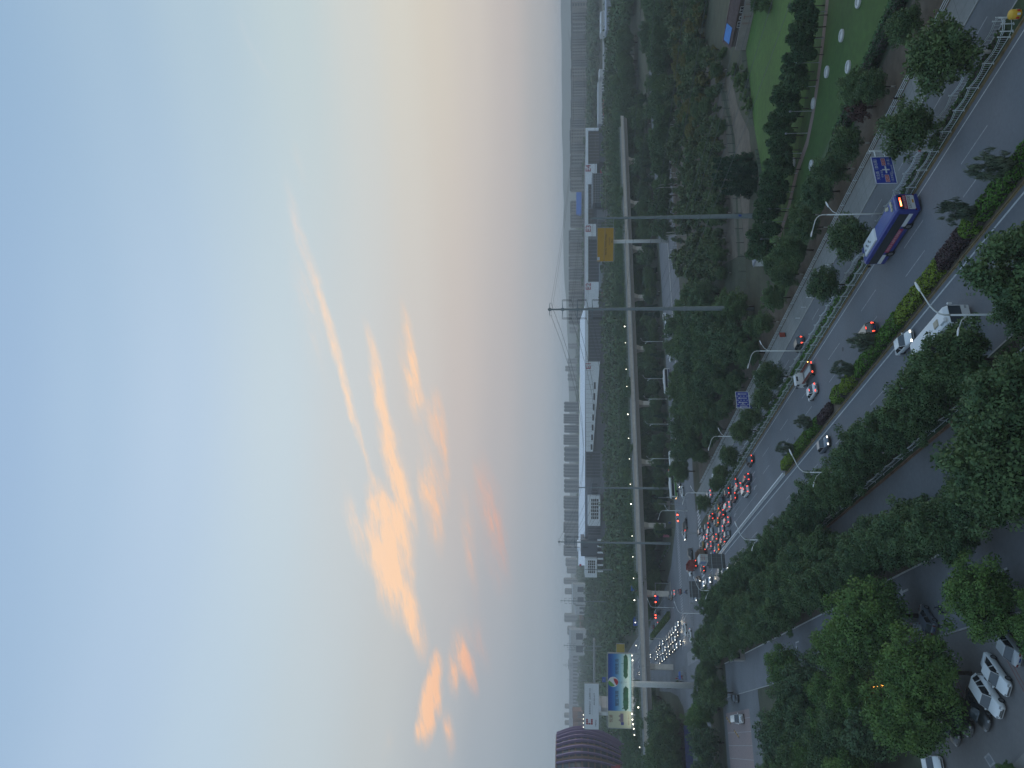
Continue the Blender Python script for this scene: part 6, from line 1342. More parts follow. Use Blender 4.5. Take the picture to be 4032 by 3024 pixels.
# trees over the right pavement and verge
for i, (s, t, k) in enumerate([(61, 81.5, .95), (69.5, 80.5, .8), (80, 81.5, .8), (84, 85.5, .7), (90, 80.8, .9), (96, 81.2, .86), (103, 82.5, .85), (110, 80.6, .85), (113, 85.5, .85), (118, 81.5, .85), (125, 81.0, .88), (129, 86, .9), (134, 81.4, .72), (143, 81, .78), (150, 84, .9), (156, 80.5, .8), (163, 83, .85), (170, 80.8, .82), (178, 82, .85), (186, 80.6, .8), (194, 82, .82), (203, 80.7, .8), (214, 81.5, .8), (225, 80.5, .75)]):
    (street if i % 3 else shade).plant(*rd(s, t), 'verge tree behind the right pavement, %s from the near end' % nth(i), 'tree', 'verge trees behind the right pavement', k * .76)
redt.plant(*rd(86, 83.8), 'purple leaved plum tree among the verge trees behind the right pavement', 'tree', None, .8)
# left roadside belt between the oncoming lanes and the shaded service lane
for i, s in enumerate([61, 72.5, 79, 85.5, 92, 99, 105.5, 112, 118.5, 125, 131, 138, 145, 151, 158, 165, 172, 179, 186, 193, 200, 207, 214, 221]):
    shade.plant(*rd(s + R.uniform(-.8, .8), 36.3 + R.uniform(-.6, .8)), 'spreading tree left of the oncoming lanes, %s from the near end' % nth(i), 'tree', 'left roadside belt', R.uniform(.62, .74), z=.1)
# verge between the service lane and the compound road
i = 0
for t0 in (24.6, 29.0):
    s = 50 + t0 % 3
    while s < 236:
        if not (t0 > 26 and s < 122): shade.plant(*rd(s, t0 + R.uniform(-1.2, 1.2) - (1.6 if s < 100 else 0)), 'bushy tree beside the compound road, %s in the %s row' % (nth(int((s - 50) / 6.4)), 'inner' if t0 < 26 else 'outer'), 'tree', 'verge trees beside the compound road', R.uniform(.62, .8)); i += 1
        s += R.uniform(5.6, 7.2)
# trees in and around the parking lot
tat(locust, 3775, 2350, 6.0, 'round locust tree over the parked cars at the lot entrance', None, .80); tat(locust, 3600, 2645, 6.0, 'big locust tree in the lot with its dark trunk beside the black cars', None, .98); tat(locust, 3545, 2810, 6.0, 'locust tree behind the black cars, lowest bough near the warm lantern', None, 1.0)
tat(locust, 3420, 2420, 6.0, 'dense locust tree between compound road and parking lot', None, 1.1); tat(locust, 3330, 2530, 5.5, 'locust tree at the far end of the parking lot', None, .95)
for i, (X, Y, h, k) in enumerate([(4030, 2440, 4.5, .5), (4050, 2480, 4, .5), (4005, 2800, 5.0, .34), (4055, 2860, 5.5, .42), (4040, 2950, 5.0, .32), (4010, 2690, 4.0, .26), (3930, 3040, 2.0, .22)]): tat(locust, X, Y, h, 'pale green treetop rising at the lower edge of the parking lot, %s from the right' % nth(i), 'treetops at the lower edge of the lot', k)
# big trees along the lower right edge, left of the road
for i, (X, Y, h, k) in enumerate([(3960, 1060, 7.5, .95), (3990, 1560, 7, 1.0), (3900, 1700, 6.5, 1.0), (3960, 1830, 7, 1.05)]): tat(shade, X, Y, h, 'broad tree in the left roadside belt at the bottom edge, %s from the right' % nth(i), 'left roadside belt', k)
# park trees in a row along the path
for i, (X, Y, k) in enumerate([(3155, 25, .95), (3166, 62, .8), (3160, 108, .95), (3150, 150, .9), (3146, 188, .85), (3152, 218, .8), (3120, 232, .85), (3085, 268, .7), (3118, 285, .9), (3130, 318, .95), (3075, 305, .6), (3100, 352, .95), (3095, 388, .95), (3060, 365, .75), (3100, 430, .9), (3080, 462, .95), (3050, 452, .8), (3060, 505, .95), (3080, 535, .9), (3050, 560, .9), (3065, 592, .9), (3070, 625, .95), (3045, 648, .9), (3070, 668, .9), (3040, 690, .9), (3030, 724, .95), (3055, 735, .9), (3020, 760, .95), (3045, 785, .9), (3010, 800, .9), (3025, 835, .95), (3000, 850, .9), (2995, 890, .9), (3025, 900, .9), (2990, 925, .95), (2985, 960, .9), (3000, 985, .9), (2970, 1000, .9)]):
    tat(parkt, X, Y, 3.9, 'dark narrow park tree beside the brick path, %s from the right edge' % nth(i), 'dark park trees along the path', k)
for i, (X, Y, k) in enumerate([(2905, 630, .95), (2893, 655, .9), (2925, 660, .8), (2900, 690, .95), (2892, 722, .9), (2925, 725, .75), (2905, 755, .85)]): tat(conif, X, Y, 3.2, 'dark evergreen in the tight clump by the nursery fence, %s from the right' % nth(i), 'dark evergreen clump by the nursery fence', k)
for i, (X, Y) in enumerate([(2885, 285), (2902, 320), (2915, 350), (2925, 300), (2940, 420), (2930, 380)]): tat(bush, X, Y, 1.2, 'round bush on rough ground behind the lawn, %s from the house' % nth(i), 'bushes behind the lawn', R.uniform(.8, 1.3))
tat(bush, 2845, 205, 1.0, 'yellow-green bush at the end of the old house', None, .9)
for i, (X, Y) in enumerate([(2975, 12), (3010, 18)]): tat(bush, X, Y, 1.4, 'bush against the courtyard wall, %s from the right edge' % nth(i), None, 1.2)

# ------------------------------------------------------------------ scattered belts
ADJ = dict(shade_tree='broad leafy tree', willow_tree='drooping willow', locust_tree='fine leaved locust', street_tree='round leafy tree', conifer_tree='dark conifer')
MARK = [(120, 'at the right picture edge'), (300, 'below the right apartments'), (450, 'past the viaduct end'), (600, 'below hall E4'), (780, 'below the glass box'), (870, 'at the bare steel pole'), (960, 'below the yellow billboard'), (1080, 'left of the yellow billboard'), (1200, 'right of the tallest pole'), (1320, 'left of the tallest pole'), (1450, 'below the E1 letters'), (1600, 'below the long white wall'), (1760, 'below the small windows'), (1900, 'right of the portals'), (2060, 'below the first portal'), (2200, 'below the second portal'), (2330, 'left of the portals'), (2450, 'by the blue road sign'), (2570, 'right of the landscape billboard'), (2700, 'below the landscape billboard'), (2860, 'left of the billboard pillar'), (9999, 'below the barrel building')]
def mark(x, y):
    X, Y = pix(x, y, 5); return next(w for q, w in MARK if Y < q)
def scatter(s0, s1, t0, t1, step, spp, label, group, keep=lambda x, y, s, t: True, k=(.85, 1.1), cat='tree', jit=.38, lim=400):
    n = 0; s = s0
    row = 0
    while s < s1:
        t = t0 + (row % 2) * step * .5
        while t < t1:
            ss, tt = s + R.uniform(-jit, jit) * step, t + R.uniform(-jit, jit) * step; x, y = rd(ss, tt)
            if n < lim and keep(x, y, ss, tt) and inview(x, y): sp_, kk = R.choice(spp), R.uniform(*k); sp_.plant(x, y, '%s %s, %s' % (ADJ[sp_.name] if kk < sum(k) / 2 else 'larger ' + ADJ[sp_.name], label, mark(x, y)), cat, group, kk); n += 1
            t += step
        s += step * .87; row += 1
    return n
def pix(x, y, z=0.0):
    z -= CH; F__ = y * cp + z * sp; U__ = -y * sp + z * cp
    return 2016 - U__ / F__ * CF, 3024 - (1512 + x / F__ * CF)
def inview(x, y, m=170):
    X, Y = pix(x, y, 5); return -m < Y < 3024 + m and X < 4250 and y > 20
def left_keep(x, y, s, t):
    X, Y = pix(x, y, 0)
    if 196 < s < 236 and -6 < t < 13 : return False
    if 150 < y < 206 and Y > 2640: return False
    if -0.6 < x / y * 1 + .0 and 0: return False
    if Y > 2580 and y < 118 and X > 3560: return False
    return True
scatter(112, 262, -75, 11.5, 7.2, [shade, willow, locust, street], 'in the compound wood', 'trees of the wooded compound on the left', left_keep, (.68, .92))
scatter(100, 112, -75, 4, 6.5, [locust, shade], 'at the edge of the parking lot', 'trees at the edge of the lot', lambda x, y, s, t: left_keep(x, y, s, t) and not (x > -46 and y < 106), (.75, .95))
scatter(236, 256, 12, 26, 6.5, [shade, street], 'at the near left corner', 'trees at the near left corner', lambda x, y, s, t: not (s < 262 and 27 < t < 34 and s > 250), (.55, .72))
scatter(228, 246, 37, 43, 6.0, [street], 'beside the overhead sign', 'young corner trees', k=(.38, .5))
scatter(316, 338, -30, 17, 7.0, [willow, shade], 'before the viaduct', 'trees before the viaduct on the left', lambda x, y, s, t: t < 4 + (s - 312) * .5, (1.05, 1.4))
scatter(150, 258, 88, 135, 7.6, [shade, willow, street], 'in the grove by the cross street', 'grove by the right cross street', lambda x, y, s, t: not (t < 100 and s < 160) and not (s > 252 and t > 96) and pix(x, y)[1] > 1150, (.72, .98))
scatter(222, 258, 135, 330, 8.2, [shade, willow, willow, street], 'in the belt before the cross street', 'belt before the right cross street', lambda x, y, s, t: not (t < 175 and s > 232 and t > 125) and pix(x, y)[0] < 2668, (.72, 1.0))
scatter(312, 337, 84, 330, 7.6, [shade, willow, street, conif], 'between cross street and viaduct', 'strip between cross street and viaduct', lambda x, y, s, t: s > 316 + max(0, (100 - t)) * .6, (.6, .85))
scatter(353, 440, 62, 420, 13.5, [willow, shade], 'right behind the viaduct', 'trees right behind the viaduct', k=(1.0, 1.35))
scatter(353, 520, -160, 20, 13, [willow, shade], 'behind the viaduct', 'trees behind the viaduct on the left', lambda x, y, s, t: True, (1.0, 1.3))
scatter(395, 460, 6, 26, 12, [willow], 'by the far main road', 'trees beside the far main road', k=(.9, 1.1))
for i, (X, Y, k) in enumerate([(2655, 90, .9), (2662, 130, .95), (2650, 165, 1.0), (2668, 200, 1.0), (2690, 235, .9), (2662, 262, .95), (2672, 300, 1.0), (2690, 340, .95), (2668, 385, .9), (2700, 270, .85), (2712, 420, .9), (2690, 460, .95), (2720, 520, .9), (2735, 160, 1.0), (2720, 105, 1.0), (2745, 60, .9)]): tat(ybush, X, Y, 3.0, 'olive-yellow tree in the rows above the nursery, %s from the right' % nth(i), 'olive-yellow trees above the nursery', k)
# nursery rows of staked saplings
n = 0
a, b = Vector(gp(2885, 560)), Vector(gp(2690, 330)); 
for i in range(17):
    for j in range(14):
        X, Y = 2672 + i * 14.2 + (j % 2) * 5 + R.uniform(-3, 3), 400 + j * 50 + i * 6 + R.uniform(-12, 12)
        if X > 2880 - abs(Y - 700) * .05 or Y > 1085 or (X > 2850 and Y < 480): continue
        x, y = gp(X, Y); sapl.plant(x, y, 'small staked sapling in the nursery plot', 'tree', 'young saplings in the nursery plot', R.uniform(.8, 1.15) * (1.25 if X > 2760 else 1.0)); n += 1
for i in range(46):
    X, Y = R.uniform(2740, 2850), R.uniform(130, 1080)
    if R.random() < .9: tat(street if i % 3 else ybush, X - 10, Y, 3.0, 'young leafy tree standing among the nursery rows', 'taller young trees in the nursery', R.uniform(.45, .62))
YA = 'at the right picture edge,beside the old house,past the old house,above the yard,right of the evergreen clump,behind the evergreen clump,left of the evergreen clump,near the bare steel pole,past the bare steel pole,near the tallest pole'.split(',')
for i in range(230):
    Y = R.uniform(-40, 1100); X = R.uniform(2672 if Y < 620 else 2722, 2862 - (70 if Y < 190 else 0) + (10 if Y > 600 else 0))
    x, y = gp(X, Y); kk = R.uniform(.9, 1.9) if X < 2800 else R.uniform(.7, 1.3); sp_ = [sapl, sapl, bush, ybush][i % 4 if Y < 560 else i % 2]
    sp_.plant(x, y, '%s nursery tree %s' % ({sapl: 'thin young', bush: 'low bushy', ybush: 'olive coloured'}[sp_] if kk > 1.2 else {sapl: 'small thin', bush: 'small bushy', ybush: 'small olive'}[sp_], YA[min(9, max(0, int(Y // 115)))]), 'tree', 'young trees filling the nursery', kk * (.55 if sp_ is ybush else 1.0) * (1.25 if sp_ is sapl else 1))
wpost = MB().cyl(0, 0, 0, 1.5, .07, .06, 6).me('post', m_white)
o = thing('nursery_posts', 'row of short white posts at the back of the nursery', 'posts', (*gp(2660, 300), 0)); q0 = Vector((*gp(2660, 300), 0))
for i in range(40): q = Vector((*gp(2645 + (i * 37) % 26, 300 + i * 19), 0)) - q0; put('post', wpost, o, q)
for X, Y, w in [(2600, 437, 'right'), (2612, 737, 'middle'), (2650, 925, 'left')]:
    x, y = gp(X + 55, Y); o = thing('wooden_pole', 'pale wooden utility pole pair behind the nursery, %s one' % w, 'pole', (x, y, 0)); b = MB(); b.tube([(0, 0, 0), (0, 0, 7.5)], .13, 7); b.tube([(1.6, 0, 0), (.9, 0, 7.5)], .12, 7); put('pole', b.me('pole', m_limew), o)

# far woods: one mass each
def woods(name, label, xs, ys, hs, n, size, c1, c2, seed, keep=None):
    rng = np.random.default_rng(seed); P_ = []
    while len(P_) < n:
        x, y = rng.uniform(*xs), rng.uniform(*ys)
        if (keep is None or keep(x, y)) and abs(x / y) < .62: P_.append((x, y, rng.uniform(*hs)))
    P_ = np.array(P_); cen = np.repeat(P_, 3, 0); cen[:, :2] += rng.normal(size=(len(cen), 2)) * size * 2.2; cen[:, 2] *= rng.uniform(.35, .92, len(cen))
    V, q, t, nr = leaves(cen, rng.uniform(2.2, 3.6, len(cen)) * size / 1.0, 26, size, rng, np.array([np.mean(xs), np.mean(ys), -60.]), .8, out=.4)
    o = put(name, np_mesh(name, V, q, [leafmat(name + '_leaf', c1, c2, .15)], None, t, nr)); o['kind'] = 'stuff'; o['label'] = label; return o
WC, WC2 = (.030, .056, .032), (.05, .082, .038)
woods('woods', 'continuous wood between viaduct and exhibition hall', (-220, 260), (455, 720), (9, 15), 900, 1.15, WC, WC2, 1, lambda x, y: st(x, y)[0] > 440 and not (28 < st(x, y)[1] < 62 and y < 620))
woods('woods', 'wood right of the exhibition hall along the pale road', (235, 420), (470, 690), (8, 13), 360, 1.15, WC, WC2, 2)
woods('far_woods', 'hazy woods in front of the right apartment blocks', (150, 900), (1020, 1290), (9, 14), 900, 1.7, WC, WC2, 3)
woods('far_woods', 'hazy woods behind the exhibition halls', (-300, 420), (1000, 1400), (12, 20), 900, 1.7, WC, WC2, 4)
woods('far_woods', 'hazy woods and fields on the left plain', (-760, -170), (640, 960), (6, 10), 800, 1.3, (.038, .062, .034), (.055, .08, .04), 5, lambda x, y: (x * 13.7 + y * 3.1) % 97 < 64)
woods('far_woods', 'hazy woods beyond the highway on the left', (-900, -120), (1010, 1900), (8, 14), 1100, 1.9, WC, WC2, 6)
woods('far_woods', 'dim treeline before the far left towers', (-1500, 700), (1900, 2900), (8, 14), 900, 3.0, WC, WC2, 7)

# ------------------------------------------------------------------ vehicles
o = bus(*rd(86.4, 62.55), RA, 'blue city bus with white roof unit and dark windows driving away in the right lane')
rcar('mpv', 98.4, 54.85, 'black people carrier with lit tail lights driving away beside the green median hedge', 'black', rear=True, roof='tan', tail=1, brake=True)
rcar('sedan', 125.6, 58.0, 'white sedan with red brake lights right behind the flatbed truck', 'white', rear=True, tail=1, brake=True)
truck(*rd(128.9, 61.9), RA, 'small white flatbed truck with rusty red side boards driving away', 'flat', (.62, .65, .66), (.16, .15, .14), 6.6)
rcar('hatch', 128.9, 69.2, 'dark car with lit tail lights in the right service lane under the lamp', 'dark', rear=True, tail=1)
rcar('sedan', 123.6, 47.3, 'blue-grey oncoming sedan with lit headlights beside the median', 'bluegrey', ang=180, front=True, head=1)
rcar('sedan', 91.0, 48.3, 'white oncoming sedan with a bright headlight half hidden by the coach', 'white', ang=176, head=1)
coach(*rd(80.2, 43.6), RA + math.pi, 'white oncoming coach with a tan roof hatch under the left roadside trees', (.62, .66, .68), (.5, .55, .58), 9.5, 3.0, 2.4, hatch=True)
Q = [ # s, t, kind, body, roof, tail, label   (queue of cars stopped or driving away, by lane)
 (174.9, 62.3, 'sedan', 'dark', None, 1, 'dark sedan at the tail of the queue in the right lane'), (193.8, 62.6, 'sedan', 'grey', None, 1, 'grey sedan with red lights second in the right lane of the queue'), (203.1, 63.1, 'sedan', 'dark', None, 1, 'dark sedan third in the right lane, close to the fence'), (211.7, 63.1, 'suv', 'black', None, 0, 'black car with unlit tail lights in the right lane of the queue'), (218.6, 63.2, 'sedan', 'gold', 'silver', 1, 'two-tone gold taxi in the right lane of the queue'), (227.7, 62.8, 'suv', 'black', None, 1, 'black car with bright red lights in the right lane before the crossing'), (236.9, 62.4, 'sedan', 'maroon', 'silver', 1, 'dark red taxi with red lights near the right crossing'), (248.0, 63.6, 'suv', 'silver', None, 0, 'pale grey car heading the right lane at the crossing'),
 (179.3, 59.2, 'suv', 'navy', None, 1, 'dark blue pickup-like car with red lights behind the white van'), (188.3, 59.8, 'mpv', 'silver', None, 1, 'silver van with red lights in the second lane'), (196.0, 59.6, 'sedan', 'maroon', 'champagne', 1, 'dark red taxi with pale roof in the second lane'), (203.6, 59.4, 'mpv', 'white', None, 1, 'white people carrier with amber lit tail in the second lane'), (212.2, 59.6, 'suv', 'dark', None, 1, 'dark off-roader with red lights in the second lane'), (221.1, 59.7, 'sedan', 'gold', 'champagne', 1, 'gold taxi with pale roof in the second lane'), (232.3, 59.7, 'suv', 'white', None, 0, 'white off-roader without lights in the second lane'), (240.7, 59.8, 'hatch', 'white', None, 1, 'white hatchback with red lights at the head of the second lane'), (248.5, 59.4, 'sedan', 'gold', 'silver', 0, 'gold taxi without lights at the crossing'),
 (181.6, 56.9, 'mpv', 'white', None, 1, 'white minivan alone in the third lane at the tail of the queue'), (206.5, 56.0, 'suv', 'silver', None, 1, 'silver estate car in the third lane after the gap'), (215.4, 55.9, 'sedan', 'silver', None, 1, 'silver sedan in the third lane with one red light'), (224.8, 55.9, 'suv', 'champagne', None, 1, 'champagne coloured car in the third lane'), (234.4, 56.0, 'mpv', 'silver', None, 1, 'pinkish silver van with bright red lights in the third lane'),
 (208.4, 52.8, 'hatch', 'silver', None, 0, 'silver car in the inner lane behind the overhead sign'), (213.6, 52.4, 'suv', 'grey', None, 1, 'grey car with bright red lights in the inner lane'), (223.4, 52.5, 'sedan', 'gold', 'silver', 1, 'yellow-gold taxi in the inner lane by the centre barrier'), (230.2, 52.3, 'sedan', 'blue', 'silver', 1, 'blue and silver taxi in the inner lane beside the box truck')]
for s, t, kd, bc, rc_, tl_, lb_ in Q: rcar(kd, s, t, lb_, bc, roof=rc_, rear=True, tail=tl_, far=True, brake=tl_ and kd != 'sedan')
truck(*rd(243.6, 53.0), RA + .05, 'white box truck with red lettering on its rear doors leaving the queue', 'box', (.5, .52, .54), (.46, .50, .50), 6.2, 2.5, text=['货物运输', '搬家 82'])
truck(*rd(249.2, 56.0), RA - .03, 'brown-red tipper truck beside the white box truck', 'dump', (.28, .05, .04), (.15, .10, .075), 8.0, 1.9, 1); truck(*rd(269, 56.6), RA, 'dark red tipper truck entering the junction', 'dump', (.26, .04, .035), (.20, .04, .035), 8.5, 2.0, 1)
rcar('hatch', 250.0, 51.8, 'small red car with bright tail light crossing the stop line', 'maroon', rear=True, tail=1, far=True)
rcar('sedan', 177, 72.2, 'red lit car in the right service lane beside the queue', 'maroon', rear=True, tail=1, far=True); rcar('hatch', 196, 70.6, 'gold taxi in the right service lane beside the queue', 'gold', rear=True, roof='silver', tail=1, far=True); rcar('suv', 200, 72.4, 'white car with red lights in the right service lane', 'white', rear=True, tail=1, far=True); rcar('sedan', 229, 70.4, 'white hatch with red light at the right end of the crossing', 'white', rear=True, tail=1, far=True)
coach(*rd(211.5, 70.2), RA, 'pale blue and white minibus in the right service lane by the junction', (.42, .48, .52), (.05, .14, .34), 7.5, 2.7, 2.2)
# turning and oncoming vehicles in the junction
rcar('suv', 212.7, 43.6, 'white off-roader with four bright headlights facing the camera by the overhead sign', 'white', ang=180, front=True, head=1, far=True, k=1.08); rcar('suv', 221, 45.4, 'silver car partly behind the gridded overhead sign', 'silver', ang=180, far=True)
rcar('suv', 240.6, 46.5, 'white oncoming car with headlights on, middle of three', 'white', ang=180, front=True, head=1, far=True); rcar('sedan', 252.9, 47.7, 'white oncoming car with bright headlights, left of the middle one', 'white', ang=178, front=True, head=1, far=True); rcar('sedan', 262, 50.3, 'grey sedan turning with its lights on in the junction', 'champagne', ang=150, head=1, far=True); rcar('sedan', 272, 46.4, 'silver-white sedan following into the near left lanes', 'silver', ang=165, head=1, far=True); rcar('suv', 251.3, 41.7, 'white car with headlights on, lowest left of the oncoming ones', 'white', ang=180, front=True, head=1, far=True)
def xcar(kind, s, t, label, body, left=True, **kw): return rcar(kind, s, t, label, body, ang=90 if left else -90, far=True, **kw)
xcar('suv', 282.6, 74.6, 'dark car crossing to the right on the cross street', 'dark', False, tail=1); xcar('sedan', 286.5, 72.0, 'white sedan crossing to the left past the dark car', 'white', head=1); xcar('suv', 274.7, 61.6, 'dark car with amber lit headlights crossing the junction', 'dark', head=1); xcar('suv', 279.0, 57.2, 'white off-roader turning in the middle of the junction', 'white', roof='white')
xcar('sedan', 285.4, 87.8, 'white sedan beside the green coach at the mouth of the cross street', 'white', head=0); xcar('mpv', 291.0, 93.8, 'grey people carrier with amber light beside the green coach', 'grey', head=1)
o = coach(*rd(300.5, 96.0), RA + math.pi / 2, 'white-roofed green coach waiting on the cross street', (.58, .62, .62), (.10, .24, .06), 12, 3.2, 2.5, head=2)
truck(*rd(293.0, 103.0), RA + math.pi / 2, 'white box truck on the right cross street behind the green coach', 'box', (.5, .53, .55), (.56, .60, .61), 7.5, 2.8, 0)
xcar('sedan', 296.9, 108.0, 'red car on the right cross street', 'red'); xcar('suv', 287.4, 107.0, 'white off-roader on the right cross street below the red car', 'white'); xcar('suv', 292.6, 114.0, 'white car with headlights on following on the right cross street', 'white', head=1); xcar('sedan', 296.5, 103.5, 'maroon car hidden behind the white box truck', 'maroon')
xcar('mpv', 301, 172.5, 'white minivan farther right on the cross street', 'white'); xcar('van', 296.8, 163.7, 'white van nearer on the right cross street', 'white'); xcar('sedan', 294.9, 150.3, 'white sedan half hidden by trees on the right cross street', 'white', head=0)
coach(*rd(300.5, 141.5), RA - math.pi / 2, 'dark windowed white bus with orange tail light on the right cross street', (.5, .52, .53), (.08, .10, .16), 11, 3.1, 2.5, tail=1)
# far queue waiting beyond the crossing
far_q = [(317.3, 44.1), (324.8, 43.3), (332.3, 43.2), (339.8, 43.2), (348.0, 43.3), (356.4, 43.4), (371.0, 43.1), (384.8, 42.7), (391.8, 42.7), (400, 42.7), (320.1, 40.6), (328, 39.8), (336, 39.9), (343.1, 39.9), (352, 39.8), (364.3, 39.7), (372.8, 39.3), (381, 39.6), (396.2, 39.8), (405, 39.7), (314.4, 36.6), (325.0, 36.6), (332, 36.5), (338.5, 36.3), (349.5, 36.5), (359.7, 36.4), (368.0, 36.2), (376.8, 36.2), (388, 36.2), (398, 36.3), (430, 43), (440, 39.7), (448, 36.3), (455, 43), (466, 39.7), (476, 36.3), (490, 43), (500, 39.8)]
cc = ['white', 'dark', 'silver', 'black', 'white', 'grey', 'silver', 'white', 'black', 'champagne']
for i, (s, t) in enumerate(far_q):
    ln_ = 'right' if t > 42 else 'middle' if t > 38 else 'left'; c = cc[(i * 7 + i // 3) % 10]
    rcar(['sedan', 'suv', 'sedan', 'mpv', 'hatch'][(i * 3) % 5], s, t, '%s car with headlights on, %s in the %s lane of the far oncoming queue' % (c if c != 'champagne' else 'beige', nth(sum(1 for q in far_q[:i] if abs(q[1] - t) < 1.5)), ln_), c, ang=180, front=True, head=1, far=True, group='cars waiting beyond the junction')
for s, t, kd, c, tl_, lb_ in [(333, 57.1, 'mpv', 'tan', 0, 'tan minivan driving away under the viaduct'), (322.5, 57.0, 'suv', 'white', 1, 'white car with red light driving away before the viaduct'), (306.2, 54.7, 'hatch', 'red', 0, 'bright red car leaving the junction'), (380, 57.4, 'suv', 'grey', 0, 'grey car beyond the viaduct, driving away'), (388, 53.6, 'hatch', 'white', 1, 'white car beyond the viaduct beside the median'), (408, 55.0, 'hatch', 'red', 0, 'dark red car beyond the viaduct'), (440, 58, 'sedan', 'silver', 1, 'silver car far beyond the viaduct')]: rcar(kd, s, t, lb_, c, rear=True, tail=tl_, far=True)
rcar('sedan', 300.1, 39.6, 'white sedan turning left beyond the far crossing', 'white', ang=100, tail=1, far=True); rcar('sedan', 288.5, 36.0, 'white sedan turning left, nearer the trees', 'white', ang=95, tail=1, far=True)
# parked cars in the lot
def pcar(kind, front, heading_to, label, body, **kw):
    fx, fy = front; a = math.atan2(heading_to[1], heading_to[0]) - math.pi / 2; Lc = SPEC[kind][0]; u = Vector(heading_to).normalized()
    return car(kind, fx - u.x * Lc / 2, fy - u.y * Lc / 2, a, body, label, **kw)
hd = (-.40, -.92)
pcar('sedan', (-30.4, 79.3), hd, 'white sedan parked in front at the end of the row', 'white'); pcar('suv', (-33.1, 80.5), hd, 'white car parked second in the row, nose farthest out to the lower left', 'white', z=.012)
pcar('sedan', (-35.5, 82.9), hd, 'black sedan parked between the white cars and the black off-roader', 'black'); o = pcar('suv', (-37.6, 86.3), hd, 'black car with a bright chrome grille parked in the row', 'black')
gr = MB()
for i in range(4): gr.box(0, 2.36, .46 + i * .1, 1.0, .05, .045)
for x in (-.5, .5): gr.box(x, 2.36, .61, .05, .05, .4)
put('grille', gr.me('grille', m_chrome), o)
pcar('sedan', (-39.9, 89.0), hd, 'black sedan parked deepest in the row under the tree', 'black'); pcar('sedan', (-44.3, 93.0), (.45, -.9), 'white car at the bottom left edge of the picture, nose to the right', 'white')
pcar('sedan', (-24.9, 81.6), (.36, .93), 'silver sedan parked nose away at the lower edge below the white cars', 'silver'); pcar('suv', (-31.6, 101.8), (-.35, .94), 'pale grey car half under the tree at the far end of the lot', 'silver', k=.95); pcar('hatch', (-27.6, 98.4), (.4, .92), 'light blue car under the lot entrance tree', 'bluegrey', k=.95); pcar('suv', (-22.0, 83.3), (.5, .86), 'black car hidden by leaves at the bottom edge', 'black')
o = scooter(-26.4, 93.3, rad(-20), 'navy', 'dark blue scooter parked beside the lot entrance tree')
v = Vector(gp(2931, 2830)); pcar('van', (v.x, v.y), (.42, -.91), 'white van waiting on the compound gate road', 'white', k=1.25); v = Vector(gp(2912, 2752)); pcar('sedan', (v.x, v.y), (.30, -.95), 'black car behind the white van on the gate road', 'black')
car('suv', *rd(176, 96), RA - .5, 'black', 'dark off-roader with red lights parked in the grove', tail=1, far=True)
# people
person(*rd(78.2, 77.6), RA + math.pi * .1, 'black', 'black', 'person in black walking on the right pavement', z=.12)
for s, t, sh, lg, w in [(292, 51.8, 'blue', 'navy', 'riding a scooter across the junction'), (266.5, 57.8, 'grey', 'black', 'riding a scooter by the red tipper truck')]:
    x, y = rd(s, t); scooter(x, y, RA + rad(80), 'navy' if sh == 'blue' else 'grey', 'scooter ' + w + ' with its rider'); person(x, y, RA + rad(80), sh, lg, 'person in %s %s' % (sh, w), 'ride', 0.012)
for i, (X, Y, sh) in enumerate([(2655, 2078, 'black'), (2654, 1975, 'navy'), (2653, 1982, 'grey'), (2676, 2672, 'red'), (2682, 2664, 'navy'), (2694, 2684, 'black'), (2627, 2703, 'white'), (2610, 2205, 'black')]):
    x, y = gp(X, Y); person(x, y, R.uniform(0, 6), sh, 'navy', 'person in %s on foot by the %s curve, %s' % (sh, 'far right' if Y < 2300 else 'left', ['at the kerb', 'beside the cabinets', 'next to the one in navy', 'near the planters', 'by the blue stall', 'behind the planters', 'at the billboard pillar', 'among the planters'][i]))
for i, (X, Y) in enumerate([(2697, 2705), (2690, 2668)]): x, y = gp(X, Y); scooter(x, y, 1.2 + i, 'red' if i else 'black', '%s scooter standing near the left planters' % ('red' if i else 'black'))
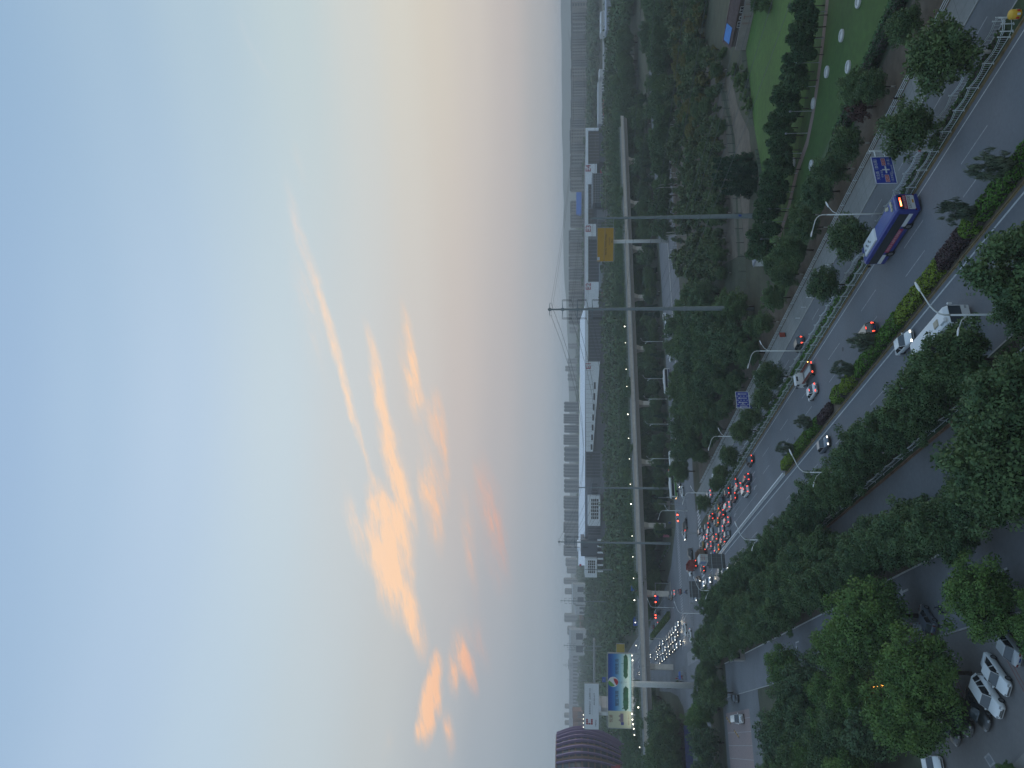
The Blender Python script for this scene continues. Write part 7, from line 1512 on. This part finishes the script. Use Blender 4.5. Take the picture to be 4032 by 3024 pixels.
x, y = gp(2700, 2660); o = thing('market_stall', 'blue topped roadside stall by the left curve', 'stall', (x, y, 0), RA); put('canopy', MB().box(0, 0, 2.3, 3, 2.4, .5, 0, 0, .8, .5).me('canopy', mat('stall_blue', (.03, .08, .28), .7)), o); b = MB()
for sx in (-1, 1):
    for sy in (-1, 1): b.box(sx * 1.4, sy * 1.1, 1.05, .06, .06, 2.1)
put('post', b.me('post', m_steel), o); put('counter', MB().box(0, -.8, .5, 2.6, .6, 1.0).me('counter', m_recess), o)
x, y = gp(2727, 2960); o = thing('blue_hoarding', 'low dark blue site hoarding along the left cross street', 'hoarding', (x, y, 0), RA); 
hp_ = MB().box(0, 0, 1.3, 2.9, .12, 2.6).me('hoarding_panel', mat('hoarding_blue', (.012, .022, .10), .6)); 
for i in range(8): put('hoarding_panel', hp_, o, (-14 + i * 3.0, 0, 0))

# headlamps lighting the road in front of a few oncoming cars
for s, t in ((211.5, 43.6), (239.5, 46.5), (251.5, 47.7), (316, 44.1), (318, 41), (313, 36.6)):
    ld = bpy.data.lights.new('headlamp_beam', 'SPOT'); ld.energy = 900; ld.spot_size = rad(38); ld.spot_blend = .8; ld.color = (1, .86, .62); ld.shadow_soft_size = .15
    lo_ = bpy.data.objects.new('headlamp_beam', ld); col.objects.link(lo_); x, y = rd(s - .2, t); lo_.location = (x, y, .8); lo_.rotation_euler = Vector((-DX, -DY, -.16)).normalized().to_track_quat('-Z', 'Y').to_euler()

# ------------------------------------------------------------------ haze: even air round the camera and the whole scene
hm = bpy.data.materials.new('haze_air'); hm.use_nodes = True; t_ = hm.node_tree; t_.nodes.clear()
pv = t_.nodes.new('ShaderNodeVolumePrincipled'); pv.inputs['Color'].default_value = (.95, .975, 1.0, 1); pv.inputs['Density'].default_value = .00022; pv.inputs['Anisotropy'].default_value = 0.0
ou = t_.nodes.new('ShaderNodeOutputMaterial'); t_.links.new(pv.outputs[0], ou.inputs['Volume'])
hb = MB().box(0, 4550, 43.5, 18400, 10000, 91).me('haze', hm); hz_ = put('haze', hb); hz_['kind'] = 'stuff'; hz_.visible_shadow = True
